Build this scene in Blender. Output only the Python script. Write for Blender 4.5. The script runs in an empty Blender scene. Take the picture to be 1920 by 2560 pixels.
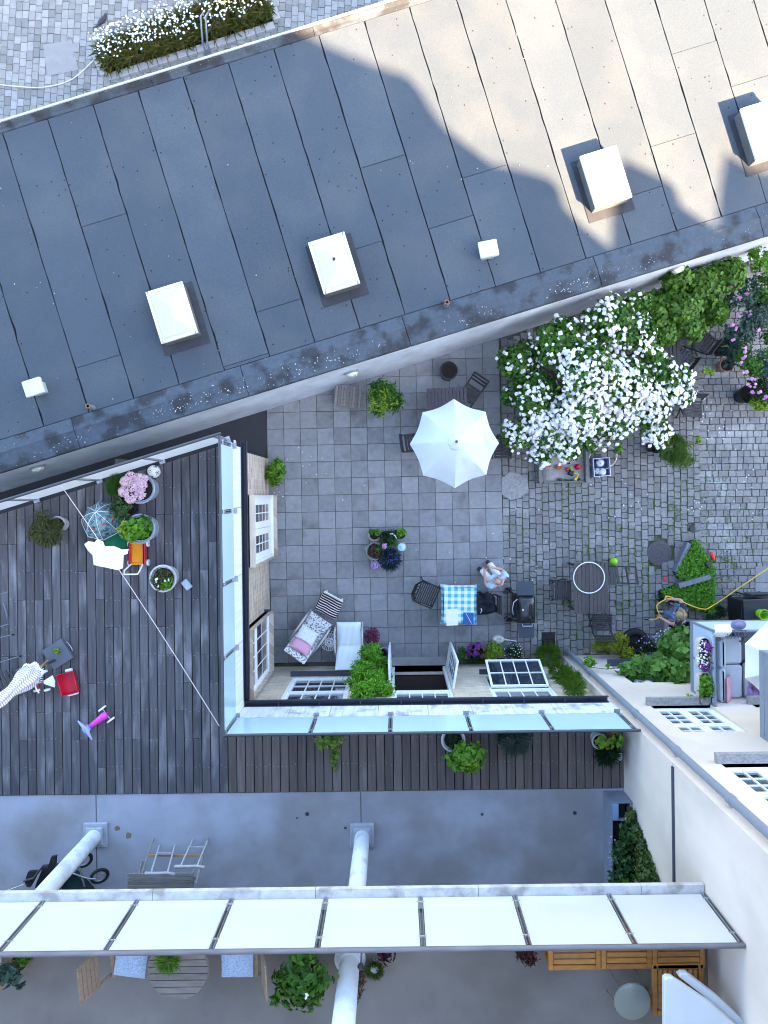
import bpy, math, random
import numpy as np
from mathutils import Vector, Matrix
R = math.radians
random.seed(7)
scene = bpy.context.scene
COL = scene.collection

# ---------------------------------------------------------------- camera, sky, sun, exposure
CAM_H, FPX, NADX, NADY, ROLL = 17.0, 1775.0, 990.0, 1240.0, R(0.7)
cam_data = bpy.data.cameras.new('camera')
cam = bpy.data.objects.new('camera', cam_data); COL.objects.link(cam)
cam_data.sensor_fit = 'VERTICAL'; cam_data.sensor_height = 24.0
cam_data.lens = FPX / 2560 * 24.0
cam_data.shift_x = -(NADX - 960) / 2560; cam_data.shift_y = -(1280 - NADY) / 2560
cam_data.clip_end = 400
cam.location = (0, 0, CAM_H); cam.rotation_euler = (0, 0, -ROLL)
scene.camera = cam
SUN_ELEV = R(38.5); SUN_DIR = Vector((0.69, -0.724, 0)).normalized()   # horizontal direction towards the sun
world = bpy.data.worlds.new('World'); scene.world = world; world.use_nodes = True
wn = world.node_tree.nodes; wn.clear()
sky = wn.new('ShaderNodeTexSky'); sky.sky_type = 'NISHITA'; sky.sun_disc = False
sky.sun_elevation = SUN_ELEV; sky.sun_rotation = math.atan2(SUN_DIR.x, SUN_DIR.y)
sky.air_density = 1.0; sky.dust_density = 1.6; sky.ozone_density = 0.7
bg = wn.new('ShaderNodeBackground'); bg.inputs[1].default_value = 0.105
wo = wn.new('ShaderNodeOutputWorld')
world.node_tree.links.new(sky.outputs[0], bg.inputs[0]); world.node_tree.links.new(bg.outputs[0], wo.inputs[0])
sun_data = bpy.data.lights.new('sun', 'SUN'); sun_data.energy = 5.0; sun_data.angle = R(0.53); sun_data.color = (1.0, 0.71, 0.44)
sun = bpy.data.objects.new('sun', sun_data); COL.objects.link(sun)
sd = Vector((SUN_DIR.x * math.cos(SUN_ELEV), SUN_DIR.y * math.cos(SUN_ELEV), math.sin(SUN_ELEV)))
sun.rotation_euler = sd.to_track_quat('Z', 'Y').to_euler(); sun.location = (20, -20, 30)
vs = scene.view_settings; vs.view_transform = 'Standard'; vs.look = 'None'; vs.gamma = 1; vs.use_curve_mapping = False
vs.exposure = 3.45
scene.cycles.filter_width = 1.05; scene.cycles.max_bounces = 8; scene.cycles.diffuse_bounces = 4; scene.cycles.transparent_max_bounces = 8

# ---------------------------------------------------------------- pixels to places
_c, _s = math.cos(ROLL), math.sin(ROLL)
def P(px, py, z=0.0):
    vx, vy = px - NADX, NADY - py
    k = (CAM_H - z) / FPX
    return Vector(((vx * _c + vy * _s) * k, (-vx * _s + vy * _c) * k, z))

# ---------------------------------------------------------------- mesh helpers
class MB:
    def __init__(self): self.v = []; self.f = []
    def add(self, vs, fs):
        o = len(self.v); self.v += [tuple(p) for p in vs]; self.f += [tuple(i + o for i in f) for f in fs]; return self
    def box(self, c, s, rz=0, rx=0, ry=0, m=None):
        x, y, z = s[0] / 2, s[1] / 2, s[2] / 2
        p = [Vector(q) for q in ((-x,-y,-z),(x,-y,-z),(x,y,-z),(-x,y,-z),(-x,-y,z),(x,-y,z),(x,y,z),(-x,y,z))]
        if rz or rx or ry:
            rm = Matrix.Rotation(rz, 3, 'Z') @ Matrix.Rotation(ry, 3, 'Y') @ Matrix.Rotation(rx, 3, 'X')
            p = [rm @ q for q in p]
        p = [q + Vector(c) for q in p]
        return self.add(p, [(3,2,1,0),(4,5,6,7),(0,1,5,4),(1,2,6,5),(2,3,7,6),(3,0,4,7)])
    def rbox(self, c, s, b=0.01, rz=0, rx=0, ry=0):
        # box with bevelled vertical and top edges
        x, y, z = s[0] / 2, s[1] / 2, s[2] / 2
        def ring(i, zz): return [(-x+i,-y,zz),(x-i,-y,zz),(x,-y+i,zz),(x,y-i,zz),(x-i,y,zz),(-x+i,y,zz),(-x,y-i,zz),(-x,-y+i,zz)]
        def top(i, zz): return [(-x+2*i,-y+i,zz),(x-2*i,-y+i,zz),(x-i,-y+2*i,zz),(x-i,y-2*i,zz),(x-2*i,y-i,zz),(-x+2*i,y-i,zz),(-x+i,y-2*i,zz),(-x+i,-y+2*i,zz)]
        rings = [top(b, -z), ring(b, -z + b), ring(b, z - b), top(b, z)]
        p = [Vector(q) for r in rings for q in r]
        if rz or rx or ry:
            rm = Matrix.Rotation(rz, 3, 'Z') @ Matrix.Rotation(ry, 3, 'Y') @ Matrix.Rotation(rx, 3, 'X')
            p = [rm @ q for q in p]
        p = [q + Vector(c) for q in p]
        fs = [tuple(range(7, -1, -1)), tuple(range(24, 32))]
        for k in range(3):
            for i in range(8):
                j = (i + 1) % 8; fs.append((k*8+i, k*8+j, k*8+8+j, k*8+8+i))
        return self.add(p, fs)
    def bar(self, p, q, w, h=None, up=(0, 0, 1)):
        h = h or w; p, q = Vector(p), Vector(q); d = (q - p).normalized(); u = Vector(up)
        if abs(d.dot(u)) > .98: u = Vector((1, 0, 0))
        a = d.cross(u).normalized(); b = a.cross(d).normalized(); a = a * w / 2; b = b * h / 2
        return self.add([p-a-b, p+a-b, p+a+b, p-a+b, q-a-b, q+a-b, q+a+b, q-a+b],
                        [(0,1,2,3),(7,6,5,4),(0,4,5,1),(1,5,6,2),(2,6,7,3),(3,7,4,0)])
    def tube(self, pts, r, n=8, closed=False):
        pts = [Vector(p) for p in pts]; m = len(pts)
        rs = r if hasattr(r, '__len__') else [r] * m
        prev = None; vs = []
        for i, p in enumerate(pts):
            a = pts[(i - 1) % m] if (closed or i > 0) else p
            b = pts[(i + 1) % m] if (closed or i < m - 1) else p
            d = (b - a)
            d = d.normalized() if d.length > 1e-9 else Vector((0, 0, 1))
            if prev is None:
                u = Vector((0, 0, 1)) if abs(d.z) < .9 else Vector((1, 0, 0))
            else: u = prev
            x = (u - d * u.dot(d)).normalized(); prev = x; y = d.cross(x)
            for k in range(n):
                t = 2 * math.pi * k / n; vs.append(p + (x * math.cos(t) + y * math.sin(t)) * rs[i])
        fs = []
        for i in range(m if closed else m - 1):
            j = (i + 1) % m
            for k in range(n):
                l = (k + 1) % n; fs.append((i*n+k, i*n+l, j*n+l, j*n+k))
        if not closed: fs += [tuple(range(n - 1, -1, -1)), tuple(range((m - 1) * n, m * n))]
        return self.add(vs, fs)
    def lathe(self, prof, n=20, c=(0, 0, 0), sx=1, sy=1):
        vs = []; fs = []; m = len(prof)
        for r, z in prof:
            for k in range(n):
                t = 2 * math.pi * k / n; vs.append((c[0] + r*sx*math.cos(t), c[1] + r*sy*math.sin(t), c[2] + z))
        for i in range(m - 1):
            for k in range(n):
                l = (k + 1) % n; fs.append((i*n+k, i*n+l, (i+1)*n+l, (i+1)*n+k))
        if prof[0][0] > 1e-6: fs.append(tuple(range(n - 1, -1, -1)))
        if prof[-1][0] > 1e-6: fs.append(tuple(range((m-1)*n, m*n)))
        return self.add(vs, fs)
    def prism(self, poly, z0, z1):
        n = len(poly)
        return self.add([(p[0], p[1], z0) for p in poly] + [(p[0], p[1], z1) for p in poly],
            [tuple(range(n-1, -1, -1)), tuple(range(n, 2*n))] + [(i, (i+1) % n, n + (i+1) % n, n + i) for i in range(n)])
    def sphere(self, c, r, n=14, m=9, sq=(1, 1, 1)):
        prof = [(math.sin(math.pi * i / m) * 1.0, -math.cos(math.pi * i / m)) for i in range(m + 1)]
        vs = []; fs = []
        for a, z in prof:
            for k in range(n):
                t = 2*math.pi*k/n; vs.append((c[0]+r*sq[0]*a*math.cos(t), c[1]+r*sq[1]*a*math.sin(t), c[2]+r*sq[2]*z))
        for i in range(m):
            for k in range(n):
                l = (k+1) % n; fs.append((i*n+k, i*n+l, (i+1)*n+l, (i+1)*n+k))
        return self.add(vs, fs)
    def grid(self, nx, ny, fn, thick=0):
        vs = [fn(i / nx, j / ny) for j in range(ny + 1) for i in range(nx + 1)]
        fs = [(j*(nx+1)+i, j*(nx+1)+i+1, (j+1)*(nx+1)+i+1, (j+1)*(nx+1)+i) for j in range(ny) for i in range(nx)]
        self.add(vs, fs)
        if thick:
            n = (nx+1)*(ny+1)
            self.add([(p[0], p[1], p[2] - thick) for p in vs], [f[::-1] for f in fs])
            o = len(self.v) - 2 * n
            edge = [i for i in range(nx+1)] + [(j+1)*(nx+1)+nx for j in range(ny)] + [ny*(nx+1)+i for i in range(nx-1, -1, -1)] + [j*(nx+1) for j in range(ny-1, 0, -1)]
            for a, b in zip(edge, edge[1:] + edge[:1]): self.f.append((o+b, o+a, o+n+a, o+n+b))
        return self
    def xf(self, mtx, start=0):
        for i in range(start, len(self.v)): self.v[i] = tuple(mtx @ Vector(self.v[i]))
        return self
    def mesh(self, name, mat, smooth=None):
        me = bpy.data.meshes.new(name); me.from_pydata(self.v, [], self.f)
        if mat: me.materials.append(mat)
        if smooth:
            me.shade_smooth(); me.set_sharp_from_angle(angle=R(smooth))
        me.validate(); me.update(); return me
    def build(self, name, mat, parent=None, smooth=None, loc=None, rot=None):
        return link(name, self.mesh(name, mat, smooth), parent, loc, rot)

def link(name, me, parent=None, loc=None, rot=None):
    o = bpy.data.objects.new(name, me); COL.objects.link(o)
    if parent is not None: o.parent = parent
    if loc is not None: o.location = loc
    if rot is not None: o.rotation_euler = rot if hasattr(rot, '__len__') else (0, 0, rot)
    return o
def tag(o, label=None, cat=None, group=None, kind=None):
    if label: o['label'] = label
    if cat: o['category'] = cat
    if group: o['group'] = group
    if kind: o['kind'] = kind
    return o
def thing(name, label, cat, loc=(0, 0, 0), rz=0.0, group=None):
    o = bpy.data.objects.new(name, None); COL.objects.link(o)
    o.empty_display_size = .2; o.location = loc; o.rotation_euler = (0, 0, rz)
    return tag(o, label, cat, group)
def copy_tree(o, parent=None):
    c = o.copy(); COL.objects.link(c); c.parent = parent
    for ch in list(o.children): copy_tree(ch, c)
    return c

# ---------------------------------------------------------------- materials
MATS = {}
def srgb(r, g, b):
    return tuple(((x/255) / 12.92 if x/255 <= .04045 else ((x/255 + .055) / 1.055) ** 2.4) for x in (r, g, b))
def M(name, col=(.5, .5, .5), rough=.6, var=.12, scale=6.0, stretch=(1, 1, 1), bump=0.0, bscale=60.0, rand=0.0, island=0.0,
      metal=0.0, col2=None, patch=(1.5, .5, .62), spec=.4, coat=0.0, trans=0.0, speck=None, offset=False, pstretch=(1, 1, 1)):
    if name in MATS: return MATS[name]
    m = bpy.data.materials.new(name); m.use_nodes = True; nt = m.node_tree; N = nt.nodes; L = nt.links
    bs = N['Principled BSDF']; bs.inputs['Roughness'].default_value = rough; bs.inputs['Metallic'].default_value = metal
    bs.inputs['Specular IOR Level'].default_value = spec; bs.inputs['Coat Weight'].default_value = coat
    geo = N.new('ShaderNodeNewGeometry'); mp = N.new('ShaderNodeMapping'); mp.inputs['Scale'].default_value = stretch
    pos = geo.outputs['Position']
    if offset:      # every board, slab or sheet gets its own piece of the pattern
        oi_ = N.new('ShaderNodeObjectInfo'); va = N.new('ShaderNodeVectorMath'); va.operation = 'MULTIPLY_ADD'; cx_ = N.new('ShaderNodeCombineXYZ')
        for i in range(3): L.new(oi_.outputs['Random'], cx_.inputs[i])
        L.new(cx_.outputs[0], va.inputs[0]); va.inputs[1].default_value = (53, 31, 17); L.new(pos, va.inputs[2]); pos = va.outputs[0]
    L.new(pos, mp.inputs['Vector']); pmap = N.new('ShaderNodeMapping'); pmap.inputs['Scale'].default_value = pstretch; L.new(pos, pmap.inputs['Vector'])
    def noise(sc, det=5, v=None):
        n = N.new('ShaderNodeTexNoise'); n.inputs['Scale'].default_value = sc; n.inputs['Detail'].default_value = det
        L.new(v or mp.outputs[0], n.inputs['Vector']); return n.outputs[0]
    def math_(op, a, b):
        n = N.new('ShaderNodeMath'); n.operation = op
        for i, x in enumerate((a, b)):
            if isinstance(x, (int, float)): n.inputs[i].default_value = x
            else: L.new(x, n.inputs[i])
        return n.outputs[0]
    def mixc(fac, a, b, mode='MIX'):
        n = N.new('ShaderNodeMix'); n.data_type = 'RGBA'; n.blend_type = mode
        for i, x in ((0, fac), (6, a), (7, b)):
            if isinstance(x, (int, float)): n.inputs[i].default_value = x
            elif isinstance(x, tuple): n.inputs[i].default_value = (*x[:3], 1)
            else: L.new(x, n.inputs[i])
        return n.outputs[2]
    c = tuple(col)
    if col2 is not None:
        pn = noise(patch[0], 6, pmap.outputs[0]); mr = N.new('ShaderNodeMapRange')
        mr.inputs[1].default_value = patch[1]; mr.inputs[2].default_value = patch[2]; L.new(pn, mr.inputs[0])
        c = mixc(mr.outputs[0], c, tuple(col2))
    if speck is not None:    # (colour, scale, threshold): small stains and lichen dots
        vn = N.new('ShaderNodeTexVoronoi'); vn.inputs['Scale'].default_value = speck[1]; L.new(geo.outputs['Position'], vn.inputs['Vector'])
        m2 = math_('LESS_THAN', vn.outputs[0], speck[2])
        pn2 = noise(.8, 3, geo.outputs['Position']); m3 = math_('GREATER_THAN', pn2, .47)
        c = mixc(math_('MULTIPLY', m2, m3), c, tuple(speck[0]))
    f = None
    if var: f = math_('ADD', 1 - var * 1.6, math_('MULTIPLY', noise(scale, 7), var * 3.2))
    if rand:
        oi = N.new('ShaderNodeObjectInfo'); g = math_('ADD', 1 - rand, math_('MULTIPLY', oi.outputs['Random'], 2 * rand))
        f = g if f is None else math_('MULTIPLY', f, g)
    if island:
        g = math_('ADD', 1 - island, math_('MULTIPLY', geo.outputs['Random Per Island'], 2 * island))
        f = g if f is None else math_('MULTIPLY', f, g)
    if f is not None:
        cb = N.new('ShaderNodeCombineXYZ')
        for i in range(3): L.new(f, cb.inputs[i])
        c = mixc(1.0, c, cb.outputs[0], 'MULTIPLY')
    if isinstance(c, tuple): bs.inputs['Base Color'].default_value = (*c[:3], 1)
    else: L.new(c, bs.inputs['Base Color'])
    if bump:
        b = N.new('ShaderNodeBump'); b.inputs['Strength'].default_value = bump; b.inputs['Distance'].default_value = .02
        L.new(noise(bscale, 4), b.inputs['Height']); L.new(b.outputs[0], bs.inputs['Normal'])
    if trans:
        t = N.new('ShaderNodeBsdfTranslucent'); ms = N.new('ShaderNodeMixShader'); ms.inputs[0].default_value = trans
        if isinstance(c, tuple): t.inputs[0].default_value = (*c[:3], 1)
        else: L.new(c, t.inputs[0])
        L.new(bs.outputs[0], ms.inputs[1]); L.new(t.outputs[0], ms.inputs[2])
        L.new(ms.outputs[0], N['Material Output'].inputs[0])
    MATS[name] = m; return m
def leafmat(name, a=(.05, .1, .02), b=(.1, .2, .04), c=None, trans=.3, rough=.5):
    """leaf colours picked per leaf between a and b (and now and then c)"""
    if name in MATS: return MATS[name]
    m = bpy.data.materials.new(name); m.use_nodes = True; nt = m.node_tree; N = nt.nodes; L = nt.links
    bs = N['Principled BSDF']; bs.inputs['Roughness'].default_value = rough; bs.inputs['Specular IOR Level'].default_value = .35
    geo = N.new('ShaderNodeNewGeometry'); cr = N.new('ShaderNodeValToRGB')
    e = cr.color_ramp.elements; e[0].color = (*a, 1); e[1].color = (*b, 1); e[1].position = .8 if c else 1.0
    if c: n = e.new(1.0); n.color = (*c, 1)
    L.new(geo.outputs['Random Per Island'], cr.inputs[0]); L.new(cr.outputs[0], bs.inputs['Base Color'])
    t = N.new('ShaderNodeBsdfTranslucent'); ms = N.new('ShaderNodeMixShader'); ms.inputs[0].default_value = trans
    L.new(cr.outputs[0], t.inputs[0]); L.new(bs.outputs[0], ms.inputs[1]); L.new(t.outputs[0], ms.inputs[2])
    L.new(ms.outputs[0], N['Material Output'].inputs[0]); MATS[name] = m; return m
def pattern_mat(name, fn, rough=.8):
    """fn(nodes, links, object_coords) -> colour socket"""
    if name in MATS: return MATS[name]
    m = bpy.data.materials.new(name); m.use_nodes = True; nt = m.node_tree; N = nt.nodes
    bs = N['Principled BSDF']; bs.inputs['Roughness'].default_value = rough; bs.inputs['Specular IOR Level'].default_value = .2
    tc = N.new('ShaderNodeTexCoord')
    nt.links.new(fn(N, nt.links, tc.outputs['Object']), bs.inputs['Base Color']); MATS[name] = m; return m

# leaf and flower clouds ------------------------------------------------
def leaf_cloud(name, pos, nrm, L, W, mat, parent, rng, droop=.25, spread=.7, along=None):
    """one leaf (two folded triangles) per position; nrm = rough facing of each leaf"""
    n = len(pos); pos = np.asarray(pos, float); nrm = np.asarray(nrm, float)
    nrm = nrm + rng.normal(0, spread, (n, 3)); nrm[:, 2] += .15
    nrm /= np.linalg.norm(nrm, axis=1)[:, None] + 1e-9
    d = rng.normal(0, 1, (n, 3)) if along is None else np.asarray(along, float) + rng.normal(0, .3, (n, 3))
    d -= nrm * (d * nrm).sum(1)[:, None]; d /= np.linalg.norm(d, axis=1)[:, None] + 1e-9
    s = np.cross(nrm, d); k = rng.uniform(.65, 1.25, n)[:, None]
    tip = pos + d * L * k - nrm * L * k * droop
    mid = pos + d * L * k * .45 + nrm * L * .04
    l = mid + s * W * k * .5 + nrm * W * .12; r = mid - s * W * k * .5 + nrm * W * .12
    v = np.stack([pos, l, tip, r], 1).reshape(-1, 3)
    me = bpy.data.meshes.new(name); me.vertices.add(4 * n); me.vertices.foreach_set('co', v.ravel())
    idx = (np.arange(n) * 4)[:, None] + np.array([0, 2, 1, 0, 3, 2])[None]
    me.loops.add(6 * n); me.loops.foreach_set('vertex_index', idx.ravel().astype(np.int32))
    me.polygons.add(2 * n); me.polygons.foreach_set('loop_start', (np.arange(2 * n) * 3).astype(np.int32))
    me.polygons.foreach_set('loop_total', np.full(2 * n, 3, np.int32)); me.update(calc_edges=True)
    me.materials.append(mat); o = link(name, me, parent); o['kind'] = 'stuff'; return o
def flower_cloud(name, pos, nrm, size, mat, parent, rng, petals=4, spread=.35):
    n = len(pos); pos = np.asarray(pos, float); nrm = np.asarray(nrm, float) + rng.normal(0, spread, (n, 3))
    nrm /= np.linalg.norm(nrm, axis=1)[:, None]
    a = rng.normal(0, 1, (n, 3)); a -= nrm * (a * nrm).sum(1)[:, None]; a /= np.linalg.norm(a, axis=1)[:, None]; b = np.cross(nrm, a)
    vs = []; fs = []; o = 0
    for i in range(n):
        s = size * rng.uniform(.7, 1.25)
        ring = []
        for k in range(petals * 2):
            t = math.pi * k / petals; r = s * (.52 if k % 2 == 0 else .40)
            ring.append(pos[i] + (a[i] * math.cos(t) + b[i] * math.sin(t)) * r + nrm[i] * (s * .02 if k % 2 else -s * .10))
        vs.append(pos[i] + nrm[i] * s * .08); vs += ring
        m = petals * 2
        fs += [(o, o + 1 + k, o + 1 + (k + 1) % m) for k in range(m)]; o += m + 1
    me = bpy.data.meshes.new(name); me.from_pydata([tuple(p) for p in vs], [], fs); me.materials.append(mat)
    o = link(name, me, parent); o['kind'] = 'stuff'; return o
def clump_points(rng, c, r, n, clumps=14, cr=.35, shell=.55, top=True):
    """points in clumps through an ellipsoid; returns positions and outward normals"""
    d = rng.normal(0, 1, (clumps, 3))
    if top: d[:, 2] = np.abs(d[:, 2]) * 1.0 - .25
    d /= np.linalg.norm(d, axis=1)[:, None]
    cc = d * rng.uniform(shell, .82, clumps)[:, None]
    w = rng.integers(0, clumps, n)
    p = cc[w] + rng.normal(0, cr * .5, (n, 3))
    q = np.linalg.norm(p, axis=1); over = q > 1.02
    p[over] /= (q[over] / rng.uniform(.85, 1.05, over.sum()))[:, None]
    nr = p - cc[w] * .35; nr /= np.linalg.norm(nr, axis=1)[:, None] + 1e-9
    return p * np.array(r) + np.array(c), nr + np.array([0, 0, .35])
# ================================================================ palette
BLACK = M('black_paint', (.012, .012, .014), .45, .1)
WHITE = M('white_paint', (.80, .81, .80), .5, .05, 12)
STEEL = M('brushed_steel', (.42, .44, .47), .35, .1, metal=.8)
DARKSTEEL = M('dark_steel', (.07, .075, .09), .4, .1, metal=.4)
SLAB = M('concrete_slab', (.250, .250, .252), .85, .16, 9, bump=.25, bscale=90, rand=.15, col2=(.175, .17, .165), patch=(2.2, .55, .75), offset=True)
COBBLE = M('granite_sett', (.212, .202, .192), .8, .24, 18, bump=.4, bscale=60, rand=.18, col2=(.31, .305, .295), patch=(1.1, .54, .70))
COBBLE_S = M('granite_setts_field', (.212, .202, .192), .8, .24, 18, bump=.4, bscale=60, island=.18, col2=(.31, .305, .295), patch=(1.1, .54, .70))
PAVER = M('pale_paver', (.245, .235, .215), .8, .14, 8, rand=.28)
PAVER_S = M('pale_paver_field', (.245, .235, .215), .8, .14, 8, island=.28)
SOIL = M('joint_soil', (.12, .115, .10), .95, .3, 20, col2=(.055, .085, .020), patch=(1.6, .5, .6))
ASPHALT = M('asphalt', (.045, .045, .048), .9, .2, 40, bump=.3, bscale=200)
FELT = M('roofing_felt', (.056, .072, .088), .85, .20, 45, bump=.4, bscale=140, rand=.08, col2=(.070, .084, .095), patch=(.9, .45, .65), speck=((.015, .015, .017), 5.0, .085))
FELT_EDGE = M('edge_felt', (.062, .078, .094), .85, .2, 14, bump=.5, bscale=90, rand=.08, col2=(.030, .032, .036), patch=(2.2, .48, .6), speck=((.40, .40, .38), 13.0, .07))
BITUMEN = M('bitumen', (.008, .008, .009), .7, .2)
RENDER_W = M('grey_render', (.62, .68, .76), .85, .16, 3, stretch=(1, 1, .6), bump=.15, bscale=40, col2=(.50, .55, .62), patch=(.9, .45, .65))
RENDER_L = M('white_render', (.665, .565, .485), .85, .07, 2.2, bump=.12, bscale=30, col2=(.575, .485, .415), patch=(.8, .5, .7))
CONCRETE = M('terrace_concrete', (.36, .37, .42), .75, .12, 2.5, bump=.08, bscale=50, col2=(.27, .265, .27), patch=(.75, .42, .62), speck=((.06, .055, .05), 1.7, .05))
CONC_B = M('balcony_concrete', (.178, .166, .150), .8, .14, 2.2, bump=.08, bscale=50, col2=(.132, .120, .106), patch=(.6, .45, .65))
CONC_L = M('pale_concrete', (.52, .51, .50), .8, .18, 10, bump=.2, bscale=60, col2=(.32, .30, .28), patch=(4, .5, .65))
DECK = M('deck_wood', (.080, .076, .080), .75, .42, 26, stretch=(1, .05, 1), bump=.2, bscale=60, rand=.26, col2=(.20, .195, .205), patch=(3.2, .52, .74), offset=True, pstretch=(1.3, .35, 1))
DECK_B = M('deck_wood_brown', (.112, .090, .078), .75, .34, 26, stretch=(1, .05, 1), bump=.2, bscale=60, rand=.22, col2=(.15, .132, .125), patch=(3.2, .53, .75), offset=True, pstretch=(1.3, .35, 1))
ZINC = M('zinc_fascia', (.66, .70, .74), .5, .16, 5, stretch=(3.5, 3.5, .25), rand=.08)
ZINC_S = M('streaked_zinc', (.68, .71, .75), .5, .35, 7, stretch=(2.2, 2.2, .2), rand=.08, col2=(.32, .35, .42), patch=(3.5, .53, .7))
GUTTER = M('gutter_metal', (.035, .038, .055), .45, .1, metal=.3)
PIPE = M('downpipe_grey', (.20, .225, .27), .5, .08)
GLASS_C = M('frosted_glass_cyan', (.60, .79, .84), .18, .03, 1, trans=.25, coat=.5)
GLASS_W = M('frosted_glass_white', (.88, .88, .88), .2, .02, 1, trans=.5, coat=.4)
PANE = M('window_glass', (.018, .028, .045), .06, .3, 1.2, spec=.9, coat=.6)
OPAL = M('opal_acrylic', (.66, .65, .62), .25, .02, 1, trans=.2, coat=.4)
DARKWOOD = M('dark_stained_wood', (.034, .031, .033), .6, .3, 30, stretch=(.3, 1, 1), rand=.2)
GREYWOOD = M('weathered_wood', (.21, .19, .17), .8, .3, 24, stretch=(.3, 1, 1), rand=.2)
TEAK = M('oiled_teak', (.36, .155, .035), .55, .3, 22, stretch=(.3, 1, 1), rand=.15)
TERRA = M('terracotta', (.30, .12, .065), .8, .15)
EARTH = M('potting_soil', (.018, .013, .010), .95, .35, 60, bump=.8, bscale=80)
PLASTIC_W = M('white_plastic', (.72, .71, .68), .4, .03)
PLASTIC_R = M('red_plastic', (.52, .008, .03), .35, .06)
CLOTH_W = M('white_cloth', (.84, .84, .82), .9, .05, 5, bump=.1, bscale=20)

# brick: procedural courses on the two house walls
def brick_mat(name, c1, c2, mortar):
    if name in MATS: return MATS[name]
    m = bpy.data.materials.new(name); m.use_nodes = True; N = m.node_tree.nodes; L = m.node_tree.links
    bs = N['Principled BSDF']; bs.inputs['Roughness'].default_value = .9
    geo = N.new('ShaderNodeNewGeometry'); sep = N.new('ShaderNodeSeparateXYZ'); L.new(geo.outputs['Position'], sep.inputs[0])
    add = N.new('ShaderNodeMath'); L.new(sep.outputs[0], add.inputs[0]); L.new(sep.outputs[1], add.inputs[1])
    cmb = N.new('ShaderNodeCombineXYZ'); L.new(add.outputs[0], cmb.inputs[0]); L.new(sep.outputs[2], cmb.inputs[1])
    br = N.new('ShaderNodeTexBrick'); L.new(cmb.outputs[0], br.inputs['Vector'])
    br.inputs['Scale'].default_value = 1.0; br.inputs['Brick Width'].default_value = .24; br.inputs['Row Height'].default_value = .067
    br.inputs['Mortar Size'].default_value = .008; br.inputs['Color1'].default_value = (*c1, 1); br.inputs['Color2'].default_value = (*c2, 1); br.inputs['Mortar'].default_value = (*mortar, 1)
    nz = N.new('ShaderNodeTexNoise'); nz.inputs['Scale'].default_value = 3; L.new(geo.outputs['Position'], nz.inputs['Vector'])
    mx = N.new('ShaderNodeMix'); mx.data_type = 'RGBA'; mx.blend_type = 'MULTIPLY'; mx.inputs[0].default_value = .35
    L.new(br.outputs[0], mx.inputs[6]); L.new(nz.outputs[0], mx.inputs[7]); L.new(mx.outputs[2], bs.inputs['Base Color'])
    bp = N.new('ShaderNodeBump'); bp.inputs['Strength'].default_value = .6; bp.inputs['Distance'].default_value = .01; bp.invert = True
    L.new(br.outputs['Fac'], bp.inputs['Height']); L.new(bp.outputs[0], bs.inputs['Normal']); MATS[name] = m; return m
BRICK_Y = brick_mat('yellow_brick', (.74, .62, .48), (.56, .45, .33), (.76, .68, .57))
BRICK_M = brick_mat('mixed_brick', (.66, .56, .45), (.38, .27, .18), (.72, .64, .54))

# ================================================================ the lie of the place
WX, SY, CX, CY = -3.05, -4.05, 3.92, -3.87          # west wall, south wall, corner of the white building
DZ, BZ = 4.60, 7.90                                 # deck level, balcony level
RZ = 2.65                                           # flat roof level
A = R(16.5); U = Vector((math.cos(A), math.sin(A), 0)); NN = Vector((-math.sin(A), math.cos(A), 0))
D0 = NN.dot(P(960, 934, 0))                         # wall line of the flat roofed building
def UD(u, d, z=0.0): q = U * u + NN * d; return Vector((q.x, q.y, z))
def toUD(p): return U.dot(p), NN.dot(p)

# ---------------------------------------------------------------- ground
g = MB(); g.add([(-60, -60, -.05), (60, -60, -.05), (60, 60, -.05), (-60, 60, -.05)], [(0, 1, 2, 3)])
ground = tag(g.build('courtyard_ground', SOIL), kind='structure')
a = MB(); q = [UD(-14, D0 - 3.4, -.012), UD(-.9, D0 - 1.15, -.012), UD(-.9, D0 + .2, -.012), UD(-14, D0 + .2, -.012)]
a.add([UD(-14, D0-1.6, -.012), Vector((WX - .2, .6, -.012)), P(664, 1150, -.012), P(664, 1000, -.012), UD(-14, D0 + .1, -.012)], [(0, 1, 2, 3, 4)])
tag(a.build('alley', ASPHALT), kind='structure')

# slabs -----------------------------------------------------------
slab_me = MB().rbox((0, 0, -.022), (.392, .392, .044), .004).mesh('slab', SLAB)
rs = random.Random(3)
org = P(922, 1277, 0); sa = R(.5); su = Vector((math.cos(sa), math.sin(sa), 0)); sv = Vector((-math.sin(sa), math.cos(sa), 0))
paving = tag(link('slab_paving', None), kind='structure')
n_slab = 0
for i in range(-8, 16):
    for j in range(-9, 14):
        c = org + su * (.4 * (i + .5)) + sv * (.4 * (j + .5))
        if NN.dot(c) > D0 + .22 or c.y < SY - .12 or c.x < WX - .12: continue
        if c.x < P(666, 1100).x and c.y > .75: continue
        if i > 7: continue
        link('slab', slab_me, paving, (c.x, c.y, rs.uniform(-.004, .003)), (rs.gauss(0, .004), rs.gauss(0, .004), sa + rs.choice((0, math.pi/2, math.pi)) + rs.gauss(0, .004))); n_slab += 1
XR = (org + su * 3.2).x                             # right edge of the slabs

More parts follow.
